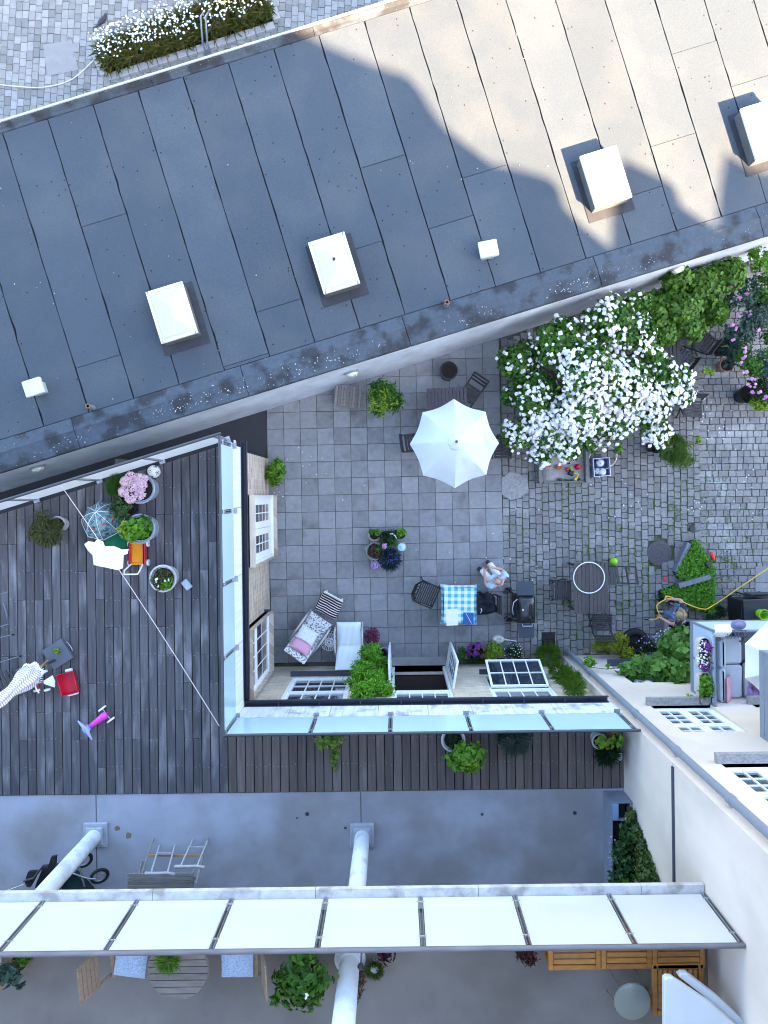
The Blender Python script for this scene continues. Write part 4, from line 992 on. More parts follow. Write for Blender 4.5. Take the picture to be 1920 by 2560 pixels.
cg = bpy.data.materials.new('clear_glass'); cg.use_nodes = True; nt = cg.node_tree; b_ = nt.nodes['Principled BSDF']; b_.inputs['Roughness'].default_value = .05; b_.inputs['Base Color'].default_value = (.75, .85, .9, 1); tr = nt.nodes.new('ShaderNodeBsdfTransparent'); mx = nt.nodes.new('ShaderNodeMixShader'); mx.inputs[0].default_value = .28
nt.links.new(tr.outputs[0], mx.inputs[1]); nt.links.new(b_.outputs[0], mx.inputs[2]); nt.links.new(mx.outputs[0], nt.nodes['Material Output'].inputs[0])
MB().lathe([(.10, 0), (.12, .04), (.12, .3), (.085, .37)], 24).build('glass', cg, t, 50)
MB().lathe([(.092, .365), (.092, .385), (.05, .40), (.02, .42), (.02, .44), (0, .445)], 20).build('lid', M('lantern_lid', (.36, .60, .70), .3, .05), t, 40)
MB().lathe([(.035, .01), (.035, .13), (0, .135)], 14).build('candle', M('candle_wax', (.75, .72, .62), .6), t, 40)

# pots round the garden door
t = thing('heather_pot', 'dark crimson heather in a pot beside the white lounge chair', 'potted plant', at(930, 1592, 0, .4)); pot(t, .12, .24, DARKSTEEL); crown(t, (0, 0, .30), (.15, .18, .1), 160, .05, .015, GREEN, 10); blooms(t, (0, 0, .30), (.18, .21, .14), 330, .034, leafmat('petal_crimson', (.10, .01, .05), (.26, .04, .12)), 4)
t = thing('phlox_pot', 'pale lilac flowers in a pot tucked against the left door leaf', 'potted plant', at(955, 1638, 0, .4)); pot(t, .11, .22, DARKSTEEL); crown(t, (0, .0, .30), (.19, .18, .1), 130, .06, .02, DARK, 10); blooms(t, (.04, -.02, .32), (.20, .19, .12), 300, .034, F_LILAC, clumps=9, cr=.4); blooms(t, (-.12, .08, .3), (.1, .1, .1), 70, .03, F_WHITE)
t = thing('climbing_shrub', 'vivid green feathery shrub climbing the wall left of the garden door', 'shrub', at(925, 1690, 0, 1.0)); t.location.y = SY + .25
pot(t, .16, .3, TERRA); stems(t, (0, 0, .25), .35, 2.0, 9, .014)
for px, py, z, r in ((925, 1635, .9, .28), (905, 1675, 1.5, .30), (945, 1665, 1.3, .28), (885, 1690, 1.9, .24), (930, 1700, 2.0, .32), (955, 1730, 2.5, .26), (915, 1728, 2.6, .30), (945, 1690, 1.7, .3), (900, 1745, 2.9, .2)):
    c = P(px, py, z) - t.location; c.y = max(c.y, -.14); crown(t, c, (r, .24, .28), int(900 * r * r / .08), .075, .026, leafmat('leaf_vivid', (.07, .24, .006), (.19, .48, .02)), 10, .42, .6)
t = thing('small_shrub', 'small green shrub in the bed just right of the open door', 'shrub', at(1148, 1638, 0, .3)); crown(t, (0, 0, .25), (.16, .22, .22), 420, .07, .025, GREEN, 10); stems(t, (0, 0, 0), .12, .2, 4)
t = thing('hydrangea', 'deep purple hydrangea in the bed between two green shrubs', 'flower', at(1192, 1632, 0, .35)); crown(t, (0, 0, .22), (.22, .24, .18), 260, .09, .06, DARK, 10); stems(t, (0, 0, 0), .15, .22, 5); blooms(t, (-.04, .02, .30), (.18, .22, .16), 300, .045, F_PURPLE, clumps=8, cr=.32); blooms(t, (.12, .02, .30), (.12, .16, .13), 110, .042, leafmat('petal_dusk', (.13, .035, .06), (.28, .10, .10)), clumps=4)
t = thing('small_shrub', 'lime green spiky leaved shrub below the watering can', 'shrub', at(1236, 1634, 0, .35)); crown(t, (0, 0, .28), (.22, .25, .24), 560, .10, .03, LIME, 14, .4, .5); stems(t, (0, 0, 0), .14, .25, 5)
t = thing('small_shrub', 'dark shrub with tiny white and blue flowers in the bed under the open window', 'shrub', at(1284, 1632, 0, .3)); crown(t, (0, 0, .22), (.26, .24, .2), 600, .055, .03, DARK, 14); blooms(t, (0, 0, .25), (.27, .25, .2), 46, .024, F_WHITE); MB().sphere((-.12, -.16, .3), .055).build('bead', M('blue_ball', (.02, .02, .16), .3), t, 60); stems(t, (0, 0, 0), .14, .2, 5)
t = thing('fern', 'light green feathery fern at the foot of the wall left of the drainpipe', 'fern', at(1372, 1640, 0, .3)); blades(t, (0, 0, .12), 1100, .30, .18, .18, .012, leafmat('leaf_fern', (.10, .24, .015), (.22, .38, .04)), lean=1.1)
t = thing('climbing_fern', 'bright green feathery climber on the pale brick wall below the gutter', 'climber', at(1432, 1705, 0, 1.8)); t.location.y = SY + .12; t.location.x = 3.55
stems(t, (0, 0, 0), .1, 2.0, 5, .01)
for z, r, dx in ((1.3, .16, -.06), (1.7, .2, .0), (2.1, .22, .06), (2.5, .2, .0), (2.8, .15, -.04)): blades(t, (dx, .06, z), 300, r, .18, .16, .014, leafmat('leaf_fern'), lean=1.0)
t = thing('vine_sprig', 'trailing green vine sprigs crossing the drainpipe on the white wall', 'climber', (4.1, CY + .06, 0))
vm = MB(); vm.tube([(0, .03, 0), (.05, .04, .9), (.02, .05, 1.6), (.35, .04, 1.75), (.8, .05, 1.7), (1.05, .06, 1.75)], .007, 5).build('stem', BARK, t)
crown(t, (.05, .15, 1.55), (.16, .10, .2), 110, .09, .07, BRIGHT, 6); crown(t, (.38, .10, 1.78), (.06, .05, .05), 22, .06, .05, BRIGHT, 3); crown(t, (.72, .08, 1.7), (.08, .05, .05), 26, .06, .05, BRIGHT, 3)
t = thing('golden_shrub', 'yellow green shrub spilling along the foot of the white wall', 'shrub', at(1525, 1615, 0, .35))
for px, py, z, r in ((1500, 1608, .35, .20), (1530, 1612, .42, .24), (1565, 1630, .40, .22), (1600, 1650, .40, .2), (1550, 1600, .3, .2)):
    c = P(px, py, z) - t.location; crown(t, c, (r, r * .9, .24), int(420 * r * r / .04), .085, .03, leafmat('leaf_golden', (.13, .21, .008), (.34, .38, .02), (.44, .42, .05)), 10, .4, .5)
stems(t, (0, 0, 0), .4, .3, 6)
# tyre planter
t = thing('tyre_planter', 'old black tyre planted with purple flowers by the foot of the vine', 'planter', at(1590, 1607, 0, .18))
MB().tube([(.25 * math.cos(k * .314), .25 * math.sin(k * .314), .10) for k in range(20)], .085, 10, True).build('tyre', M('rubber', (.014, .014, .015), .75, .2), t, 60)
MB().lathe([(.20, .10), (0, .13)], 16).build('soil', EARTH, t); crown(t, (.22, -.05, .26), (.32, .22, .2), 520, .06, .03, DARK, 14); blooms(t, (.26, .0, .3), (.3, .2, .2), 26, .04, F_LILAC)
# grapevine
t = thing('grapevine', 'broad leaved green vine climbing between the white wall and the balcony', 'vine', at(1690, 1640, 0, 1.0))
vmat = leafmat('leaf_vine', (.045, .13, .012), (.12, .27, .035), (.19, .36, .07))
for px, py, z, r in ((1680, 1610, 1.3, .26), (1705, 1640, 1.9, .28), (1660, 1650, 1.3, .24), (1690, 1675, 2.0, .28), (1710, 1700, 2.3, .24), (1630, 1672, 1.5, .22), (1660, 1695, 1.9, .24), (1600, 1702, 1.9, .18), (1565, 1712, 1.9, .13), (1700, 1590, 1.1, .2), (1640, 1712, 2.1, .18), (1690, 1718, 2.4, .18)):
    c = P(px, py, z) - t.location; c.y = max(c.y, CY + .12 - t.location.y); crown(t, c, (r, .22, .28), int(190 * r * r / .06), .17, .15, vmat, 9, .5, .4)
crown(t, P(1745, 1740, 2.8) - t.location, (.05, .05, .2), 10, .08, .06, vmat, 3, name='sprig')
stems(t, (0, 0, 0), .5, 2.0, 10, .02); blooms(t, P(1665, 1590, .7) - t.location, (.3, .2, .12), 70, .03, F_WHITE)
# planted beds with stone edging
STONE = M('kerb_granite', (.17, .18, .20), .8, .2, 14, rand=.1)
t = thing('planting_bed', 'upper triangular bed of low vivid green plants with a granite kerb', 'flower bed', at(1730, 1410))
def bed(t, poly_px, hgt, n, mat):
    poly = [P(x, y, hgt * .7) - t.location for x, y in poly_px]; xs = [p.x for p in poly]; ys = [p.y for p in poly]; g = rng_(); out = []
    while len(out) < n:
        q = Vector((g.uniform(min(xs), max(xs)), g.uniform(min(ys), max(ys)), 0))
        if inside(q, poly): out.append((q.x, q.y, hgt * g.beta(3, 1.3)))
    MB().prism([(p.x, p.y) for p in poly], -.03, .06).build('soil', EARTH, t)
    leaf_cloud('foliage', np.array(out), np.tile([0, 0, 1.0], (n, 1)), .062, .032, mat, t, g, .15, .55)
GC = leafmat('leaf_groundcover', (.055, .18, .008), (.14, .38, .018))
bed(t, [(1735, 1350), (1745, 1352), (1790, 1430), (1775, 1440), (1700, 1448), (1688, 1430)], .26, 2700, GC)
MB().bar(P(1720, 1357, .1) - t.location, P(1687, 1430, .1) - t.location, .10, .2).build('kerb', STONE, t); MB().rbox(P(1770, 1412, .25) - t.location, (.09, .16, .1), .01, R(35)).build('kerb', M('dark_slate', (.03, .035, .04), .6), t)
t = thing('planting_bed', 'lower bed of low vivid green plants with a slanting kerb, above the watering person', 'flower bed', at(1730, 1490))
bed(t, [(1655, 1478), (1700, 1462), (1785, 1442), (1786, 1520), (1775, 1536), (1745, 1524), (1690, 1512), (1660, 1495)], .28, 3600, GC)
MB().bar(P(1692, 1463, .16) - t.location, P(1770, 1440, .16) - t.location, .11, .3).build('kerb', STONE, t)
crown(t, P(1650, 1490, .15) - t.location, (.14, .14, .12), 160, .07, .04, DARK, 6); crown(t, P(1795, 1530, .2) - t.location, (.22, .16, .14), 200, .1, .03, DARK, 6); crown(t, P(1780, 1555, .25) - t.location, (.2, .2, .2), 200, .08, .04, DARK, 6)
# raised timber planter
t = thing('raised_planter', 'weathered timber planter of dark soil with white flowers beside the watering person', 'planter', at(1685, 1580), R(-3))
for c, s_ in (((-.29, -.05, .14), (.10, .78, .28)), ((.02, .33, .14), (.52, .06, .28)), ((.02, -.43, .14), (.52, .06, .28)), ((.31, -.05, .14), (.06, .78, .28))): MB().box(c, s_).build('board', M('planter_timber', (.17, .16, .16), .85, .25, 12, rand=.15), t)
MB().box((.01, -.05, .10), (.50, .70, .2)).build('soil', EARTH, t); crown(t, (.05, .0, .28), (.24, .32, .12), 420, .05, .025, DARK, 14); blooms(t, (.05, .0, .26), (.24, .32, .14), 60, .03, F_WHITE)

# ---------------------------------------------------------------- deck plants
t = plant('potted_shrub', 'sparse olive green shrub in a grey pot on the left of the deck', 'potted plant', 122, 1330, DZ, .5); pot(t, .14, .24, CONC_L, c=(.08, .12)); stems(t, (0, 0, .2), .35, .3, 12)
blades(t, (0, 0, .28), 560, .32, .2, .10, .016, OLIVE, lean=1.2); crown(t, (0, -.02, .38), (.36, .28, .16), 620, .075, .018, OLIVE, 22, .34); crown(t, (-.05, .28, .42), (.24, .10, .1), 130, .075, .017, OLIVE, 8, name='twigs')
t = thing('grass_pot', 'tight round tuft of green grass in a brown pot next to the pink hydrangea', 'potted plant', at(291, 1216, DZ, .35)); pot(t, .155, .26, TERRA); blades(t, (0, 0, .26), 1500, .17, .06, .13, .008, leafmat('leaf_grass', (.03, .12, .005), (.10, .24, .015)), lean=.8)
t = thing('hydrangea', 'pale pink hydrangea in a large zinc tub below the football', 'potted plant', at(352, 1222, DZ, .30))
ZT = M('galvanised_tub', (.40, .46, .52), .45, .12, 14, stretch=(1, 1, 1), metal=.25)
def tub(t, r=.24, h=.34):
    o = pot(t, r, h, ZT, 'tub', taper=.9)
    MB().tube([(r * 1.05 * math.cos(k * .2618), r * 1.05 * math.sin(k * .2618), h) for k in range(24)], .008, 6, True).build('rim', ZT, o, 60)
tub(t); crown(t, (-.06, 0, .40), (.22, .22, .10), 130, .10, .07, DARK, 8)
for dx, dy, r in ((-.20, .12, .085), (-.10, .20, .09), (.02, .18, .08), (-.22, -.05, .095), (-.08, .03, .10), (.08, .06, .09), (.05, -.09, .095), (-.11, -.16, .09), (.13, .17, .06), (.02, .08, .08)):
    blooms(t, (dx, dy, .47), (r, r, r * .75), 110, .036, F_ROSE, 4, 'flower_head')
t = plant('potted_shrub', 'dark leafy bush between the child umbrella and the two zinc tubs', 'potted plant', 312, 1270, DZ, .5); pot(t, .13, .22, BLACK); stems(t, (0, 0, .2), .25, .25, 8); crown(t, (0, 0, .36), (.26, .24, .18), 520, .07, .04, leafmat('leaf_bush', (.018, .05, .008), (.05, .115, .02)), 20, .32)
t = thing('potted_plant', 'bright lobed green plant in a large zinc tub above the red toy cart', 'potted plant', at(352, 1322, DZ, .30)); tub(t); crown(t, (-.05, .0, .42), (.20, .20, .12), 210, .11, .085, BRIGHT, 12, .42); crown(t, (-.16, -.02, .48), (.16, .16, .08), 60, .12, .06, LIME, 6); crown(t, (.05, .05, .38), (.16, .18, .08), 110, .09, .08, GREEN, 9)
t = thing('flower_bowl', 'round grey bowl of mixed weeds and white daisies on the deck', 'potted plant', at(408, 1446, DZ, .28)); pot(t, .225, .30, CONC_L, taper=.85, wall=.03); crown(t, (-.02, -.02, .32), (.20, .20, .10), 480, .055, .022, OLIVE, 18, .3); crown(t, (.04, -.08, .34), (.14, .10, .08), 200, .06, .035, BRIGHT, 9); blooms(t, (.02, -.05, .36), (.16, .16, .07), 6, .045, F_WHITE); stems(t, (-.05, .05, .28), .30, .22, 9, .004)
MB().rbox((.33, -.14, .04), (.12, .18, .06), .008, R(38)).build('saucer', ZT, t)
# along the south railing
t = plant('trailing_plant', 'yellow green trailing plant hanging from the south railing over the narrow deck', 'potted plant', 822, 1848, DZ, .6); pot(t, .12, .22, TERRA, z=.0); crown(t, (0, .0, .42), (.24, .17, .2), 170, .10, .075, leafmat('leaf_trail', (.07, .17, .012), (.19, .28, .04), (.34, .26, .12)), 12, .4); crown(t, (.08, -.24, .24), (.10, .2, .12), 50, .085, .065, leafmat('leaf_trail'), 6); crown(t, (.08, -.56, .1), (.08, .12, .06), 24, .07, .06, leafmat('leaf_trail'), 4, name='runner'); stems(t, (0, 0, .2), .15, .25, 5, .006); MB().tube([(.05, -.1, .3), (.09, -.35, .15), (.09, -.58, .08)], .004, 5).build('stem', BARK, t)
t = thing('potted_plant', 'large bright green leafy bush in a pale round pot on the narrow deck', 'potted plant', at(1133, 1850, DZ, .25)); pot(t, .20, .26, M('pale_glaze', (.55, .54, .52), .5, .08), wall=.03); crown(t, (.0, .0, .3), (.15, .13, .08), 160, .05, .03, DARK, 8); crown(t, (.20, -.22, .45), (.34, .26, .20), 330, .115, .075, BRIGHT, 18, .36, .4); crown(t, (.26, -.25, .52), (.3, .22, .16), 120, .10, .06, LIME, 10, .36, .4); stems(t, (.05, -.05, .2), .3, .35, 8)
t = thing('lavender_box', 'wire basket of grey green lavender with tall spikes on the narrow deck', 'potted plant', at(1285, 1846, DZ, .25))
MB().box((0, 0, .09), (.52, .24, .18)).build('soil', EARTH, t)
wb_ = MB()
for z in (.02, .1, .2):
    wb_.tube([(-.27, -.13, z), (.27, -.13, z), (.27, .13, z), (-.27, .13, z)], .006, 5, True)
for k in range(10): wb_.tube([(-.27 + k * .06, -.13, 0), (-.27 + k * .06, -.13, .2)], .004, 4); wb_.tube([(-.27 + k * .06, .13, 0), (-.27 + k * .06, .13, .2)], .004, 4)
wb_.build('basket', STEEL, t); blades(t, (.02, -.02, .22), 800, .26, .1, .16, .013, GREYG, lean=1.2)
sp_ = MB(); g = rng_(); heads = MB()
for k in range(16):
    x, y = g.uniform(-.15, .2), g.uniform(0, .1); e = Vector((x * 1.5 + g.normal(0, .04), y + g.uniform(.02, .10), .62 + g.uniform(-.08, .1))); sp_.tube([(x * .5, y * .5, .25), e], .003, 4); heads.sphere(e, .013, 6, 5, (1, 1, 2))
sp_.build('stalks', M('green_stalk', (.10, .15, .09), .7), t); heads.build('spikes', M('lavender_head', (.06, .05, .10), .8), t)
t = thing('potted_plant', 'oval leafed plant in a rimmed pot at the right end of the narrow deck', 'potted plant', at(1500, 1855, DZ, .25)); pot(t, .13, .24, M('pale_glaze'), wall=.02); crown(t, (.06, .02, .36), (.14, .10, .09), 40, .13, .085, LIME, 8, .4, .3); crown(t, (.24, .06, .36), (.12, .08, .09), 34, .12, .08, BRIGHT, 7, .4, .3)
t = thing('terracotta_pot', 'terracotta pot under the oval leafed plant by the white wall', 'plant pot', at(1537, 1850, DZ, .2)); pot(t, .10, .2, TERRA, c=(0, .02)); crown(t, (.04, .02, .28), (.10, .08, .08), 30, .10, .07, BRIGHT, 6)
t = thing('potted_fern', 'fine dark fern in a pot at the corner of the narrow deck', 'fern', at(1518, 1883, DZ, .25)); pot(t, .10, .18, BLACK); blades(t, (0, 0, .18), 520, .2, .1, .16, .008, DARK, lean=1.1)
t = thing('pale_bucket', 'small round pale grey bucket beside the dark fern on the deck', 'bucket', at(1542, 1891, DZ, .16)); MB().lathe([(.08, 0), (.092, .16), (.098, .165), (.085, .17), (0, .172)], 20).build('bucket', M('pale_bucket', (.52, .53, .52), .5, .08), t, 40)

# ---------------------------------------------------------------- ivy planter on the terrace
t = thing('ivy_planter', 'long grey zinc planter overgrown with dark ivy that climbs the white wall', 'planter', (3.72, -6.2, TZ))
PZ = M('planter_zinc', (.20, .23, .29), .5, .15)
for c, s_ in (((-.15, 0, .24), (.02, 2.0, .48)), ((.17, 0, .24), (.02, 2.0, .48)), ((.01, .99, .24), (.30, .02, .48)), ((.01, -.99, .24), (.30, .02, .48)), ((.01, .70, .40), (.30, .02, .16))): MB().box(c, s_).build('panel', PZ, t)
MB().rbox((-.09, .84, .475), (.10, .27, .03), .006).build('lid', M('lid_blue', (.20, .32, .50), .5, .1), t); MB().box((.02, .84, .40), (.14, .26, .02)).build('lid', BLACK, t)
MB().box((.01, -.15, .2), (.30, 1.66, .38)).build('soil', EARTH, t); MB().rbox((.09, .72, .51), (.05, .09, .04), .008, .2).build('tool', M('yellow_tool', (.75, .42, .02), .4), t)
for y, z, r in ((.45, .55, .3), (.1, .6, .32), (-.25, .6, .32), (-.6, .58, .32), (-.85, .55, .28)): crown(t, (.0, y, z + .1), (.24, r, .26), 620, .08, .055, leafmat('leaf_planter', (.012, .045, .010), (.035, .105, .022)), 12, .4)
crown(t, (.0, -.28, .92), (.20, .24, .1), 60, .17, .12, GREEN, 6); crown(t, (-.02, -.72, .92), (.2, .24, .1), 110, .11, .10, BRIGHT, 6)
for y, z, r in ((.80, .62, .14), (.66, .85, .15), (.52, 1.05, .17), (.42, 1.25, .18), (.34, 1.50, .20), (.14, 1.62, .24), (-.1, 1.72, .26), (.28, 1.15, .2), (.05, 1.3, .24), (-.2, 1.4, .26), (-.45, 1.6, .28)): crown(t, (.12, y, z), (.09, r * 1.15, r * 1.1), int(520 * r / .25), .06, .045, leafmat('leaf_wall_ivy', (.022, .055, .010), (.08, .13, .025)), 9, .5, name='wall_ivy')
blooms(t, (-.15, -.3, .5), (.1, .8, .1), 26, .03, F_LILAC); st_ = MB(); g = rng_()
for k in range(9): y = g.uniform(-.6, .3); st_.tube([(0, y, .6), (.08, y - .12, 1.0), (.13, y - .2, 1.3)], .004, 4)
st_.build('dry_stems', M('straw', (.45, .36, .22), .8), t)

# ---------------------------------------------------------------- street flower bed
t = thing('street_flower_bed', 'long roadside bed of wild grasses and white daisies above the roof edge', 'flower bed', P(460, 95))
poly = [p - t.location for p in bed_poly]
MB().prism([(p.x, p.y) for p in poly], -.03, .03).build('soil', EARTH, t)
g = rng_(); n = 5200; a_ = g.random(n); b_ = g.random(n); p0, p1, p2, p3 = [np.array(p[:2]) for p in poly]
q = (p0[None] * (1 - a_)[:, None] + p3[None] * a_[:, None]) * (1 - b_)[:, None] + (p1[None] * (1 - a_)[:, None] + p2[None] * a_[:, None]) * b_[:, None]
gap = np.abs(a_ - .60) > .02; q = q[gap]; n = len(q); d = np.c_[g.normal(0, .35, n), g.normal(.15, .35, n), np.ones(n)]
leaf_cloud('grass', np.c_[q, g.uniform(.02, .28, n)], np.c_[g.normal(0, .5, (n, 2)), np.full(n, .6)], .24, .022, leafmat('leaf_meadow', (.06, .085, .010), (.17, .18, .03), (.20, .11, .03)), t, g, .3, .2, along=d)
k = g.choice(n, 620); tp = np.c_[q[k] + g.normal(0, .06, (620, 2)) + [.02, .12], g.uniform(.38, .75, 620)]
flower_cloud('flowers', tp, np.tile([0, .2, 1.0], (620, 1)), .055, F_WHITE, t, g, 5)
sm = MB()
for i in range(0, 620, 3): sm.tube([(q[k[i]][0], q[k[i]][1], .05), tuple(tp[i])], .003, 3)
sm.build('stalks', M('green_stalk'), t)
for s0, s1 in ((poly[0], poly[1]), (poly[1], poly[2]), (poly[2], poly[3])):
    L_ = (s1 - s0).length; nk = max(1, int(L_ / .24)); dv = (s1 - s0).normalized(); out_ = Vector((dv.y, -dv.x, 0)) * .10
    for j in range(nk): c = s0 + dv * (L_ * (j + .5) / nk) - out_ * (-1 if s0 is not poly[0] else -1); MB().rbox((c.x, c.y, .03), (L_ / nk - .012, .17, .12), .008, math.atan2(dv.y, dv.x)).build('kerb_stone', M('pale_kerb', (.33, .32, .30), .8, .12, 8, rand=.12), t)
# ================================================================ furniture builders
def sheet(outline, zf, rings=5, thick=.01):
    """a piece of cloth from its outline (local xy) with height function zf(x, y)"""
    n = len(outline); cx = sum(p[0] for p in outline) / n; cy = sum(p[1] for p in outline) / n
    vs = [(cx, cy, zf(cx, cy))]; fs = []
    for k in range(1, rings + 1):
        for p in outline:
            x, y = cx + (p[0] - cx) * k / rings, cy + (p[1] - cy) * k / rings; vs.append((x, y, zf(x, y)))
    for i in range(n): fs.append((0, 1 + i, 1 + (i + 1) % n))
    for k in range(rings - 1):
        for i in range(n): a, b = 1 + k * n + i, 1 + k * n + (i + 1) % n; fs.append((a, a + n, b + n, b))
    m = len(vs); mb = MB(); mb.add(vs, fs); mb.add([(x, y, z - thick) for x, y, z in vs], [f[::-1] for f in fs])
    o = 1 + (rings - 1) * n
    for i in range(n): a, b = o + i, o + (i + 1) % n; mb.f.append((a, m + a, m + b, b))
    return mb
def dense(pts, k=4):
    out = []
    for a, b in zip(pts, pts[1:] + pts[:1]):
        for j in range(k): out.append((a[0] + (b[0] - a[0]) * j / k, a[1] + (b[1] - a[1]) * j / k))
    return out
def local(t, pts, z): return [tuple((P(x, y, z) - t.location)[:2]) for x, y in pts]
def slat_chair(label, px, py, base, rz, mat, w=.42, d=.40, hs=.44, back=.40, slats=6, group=None, along='x', name='folding_chair', tilt=.25, legs=True, backslats=3):
    t = thing(name, label, 'chair', at(px, py, base, hs), rz, group)
    if along == 'x': me = MB().rbox((0, 0, 0), (w, d / slats - .012, .018), .004).mesh('slat', mat)
    else: me = MB().rbox((0, 0, 0), (w / slats - .012, d, .018), .004).mesh('slat', mat)
    for k in range(slats):
        q = -.5 + (k + .5) / slats; link('slat', me, t, (0, q * d, hs) if along == 'x' else (q * w, 0, hs))
    for sx_ in (-1, 1): MB().box((sx_ * (w / 2 - .03), 0, hs - .025), (.025, d, .03)).build('seat_rail', mat, t)
    br = MB(); e0 = Vector((0, d / 2 + .02, hs + .02)); up = Vector((0, math.sin(tilt), math.cos(tilt)))
    for sx_ in (-1, 1): br.bar(e0 + Vector((sx_ * (w / 2 - .015), 0, -.06)), e0 + Vector((sx_ * (w / 2 - .015), 0, 0)) + up * back, .03, .022)
    for k in range(backslats): c = e0 + up * (back * (.45 + .55 * k / max(1, backslats - 1)) - .02); br.box(c, (w - .06, .016, .055), rx=-tilt)
    br.build('backrest', mat, t)
    if legs:
        for sx_ in (-1, 1):
            MB().bar((sx_ * (w / 2 - .012), -d / 2 + .02, 0), (sx_ * (w / 2 - .012), d / 2, hs - .01), .024, .022).build('leg', mat, t)
            MB().bar((sx_ * (w / 2 - .040), d / 2 - .02, 0), (sx_ * (w / 2 - .040), -d / 2 + .03, hs - .035), .024, .022).build('leg', mat, t)
    return t
def slat_table(label, px, py, base, rz, w, d, h, n, mat, cat='table', name='slatted_table', group=None):
    """slats run along y"""
    t = thing(name, label, cat, at(px, py, base, h), rz, group); me = MB().rbox((0, 0, 0), (w / n - .010, d, .024), .004).mesh('slat', mat)
    for k in range(n): link('slat', me, t, ((-.5 + (k + .5) / n) * w, 0, h - .012))
    for sy_ in (-1, 1): MB().box((0, sy_ * (d / 2 - .10), h - .045), (w - .06, .05, .04)).build('apron', mat, t)
    for sx_ in (-1, 1):
        for sy_ in (-1, 1): MB().bar((sx_ * (w / 2 - .05), sy_ * (d / 2 - .07), 0), (sx_ * (w / 2 - .05), sy_ * (d / 2 - .07), h - .03), .045).build('leg', mat, t)
    return t
def parasol(label, px, py, base, zr, r, top, rot=0.0, mat=None, n=8, group=None, hub=None):
    t = thing('parasol', label, 'parasol', at(px, py, base, zr - base), rot, group); z0, z1 = zr - base, top - base; vs = []; fs = []; K, J = 6, 8
    for i in range(n * J):
        tt = 2 * math.pi * i / (n * J); ph = (i % J) / J; edge = math.cos(math.pi / n) / math.cos((ph - .5) * 2 * math.pi / n)
        for k in range(K + 1):
            f = k / K; sag = math.sin(math.pi * ph) * f
            rad = r * (.10 + .90 * f) * (1 - (1 - edge) * f) * (1 - .045 * sag * f); z = z1 - (z1 - z0) * (f ** 1.15) - .05 * sag * f
            vs.append((rad * math.cos(tt), rad * math.sin(tt), z))
    m = n * J
    for i in range(m):
        j = (i + 1) % m
        for k in range(K): fs.append((i * (K+1) + k, j * (K+1) + k, j * (K+1) + k + 1, i * (K+1) + k + 1)[::-1])
    MB().add(vs, fs).build('canopy', mat, t, 25)
    MB().lathe([(r * .19, z1 - .045), (r * .17, z1 + .0), (.05, z1 + .05), (.03, z1 + .06)], 16).build('vent_cap', mat, t, 30)
    MB().lathe([(.028, z1 + .05), (.03, z1 + .10), (.012, z1 + .13), (0, z1 + .14)], 12).build('finial', M('finial_grey', (.06, .07, .09), .5), t, 40)
    MB().tube([(0, 0, .05), (0, 0, z1 + .04)], .019, 10).build('pole', GREYWOOD, t, 40)
    MB().lathe([(.26, 0), (.26, .05), (.10, .07), (.04, .10), (.04, .28), (.025, .30)], 24).build('base', DARKSTEEL, t, 40)
    for i in range(n):
        a = 2 * math.pi * i / n; MB().bar((.03 * math.cos(a), .03 * math.sin(a), z1 - .03), (r * .97 * math.cos(a), r * .97 * math.sin(a), z0 - .012), .012).build('rib', GREYWOOD, t)
    return t
CANVAS = M('parasol_canvas', (.68, .73, .72), .8, .06, 3, trans=.25, col2=(.52, .60, .62), patch=(2.2, .58, .78))
# ---------------------------------------------------------------- courtyard, top
slat_table('weathered slatted wooden bench seat against the grey wall beside the rounded shrub', 870, 990, 0, R(-6), .62, .50, .42, 9, GREYWOOD, 'bench', 'slatted_bench')
slat_table('dark slatted garden table mostly hidden under the white parasol', 1120, 1040, 0, R(2), .92, 1.30, .72, 11, M('table_stain', (.055, .048, .056), .65, .25, 20))
parasol('white eight sided parasol over the dark table in the courtyard', 1136, 1109, 0, 2.12, .935, 2.58, R(90), CANVAS)
slat_chair('black folding chair peeping out on the left of the white parasol', 1033, 1106, 0, R(97), DARKWOOD, back=.36)
slat_chair('black folding chair peeping out between the white parasol and the blossom', 1258, 1125, 0, R(-2), DARKWOOD)
slat_chair('black folding chair turned at the upper right of the white parasol', 1175, 985, 0, R(-35), DARKWOOD, back=.44, tilt=.45)
slat_table('dark slatted garden table half hidden by the white blossom', 1664, 905, 0, R(2), .70, 1.0, .70, 8, DARKWOOD)
slat_chair('black slatted chair nearest the blossom, below the ivy hedge', 1705, 897, 0, R(-128), DARKWOOD, w=.44, d=.46, back=.2, slats=6)
slat_chair('black slatted chair below the ivy hedge, nearest the spiky potted plant', 1758, 852, 0, R(-128), DARKWOOD, w=.44, d=.46, back=.2, slats=7)
slat_chair('black folding chair with straight back at the right side of the blossom', 1732, 1022, 0, R(-3), DARKWOOD, w=.44, back=.34)
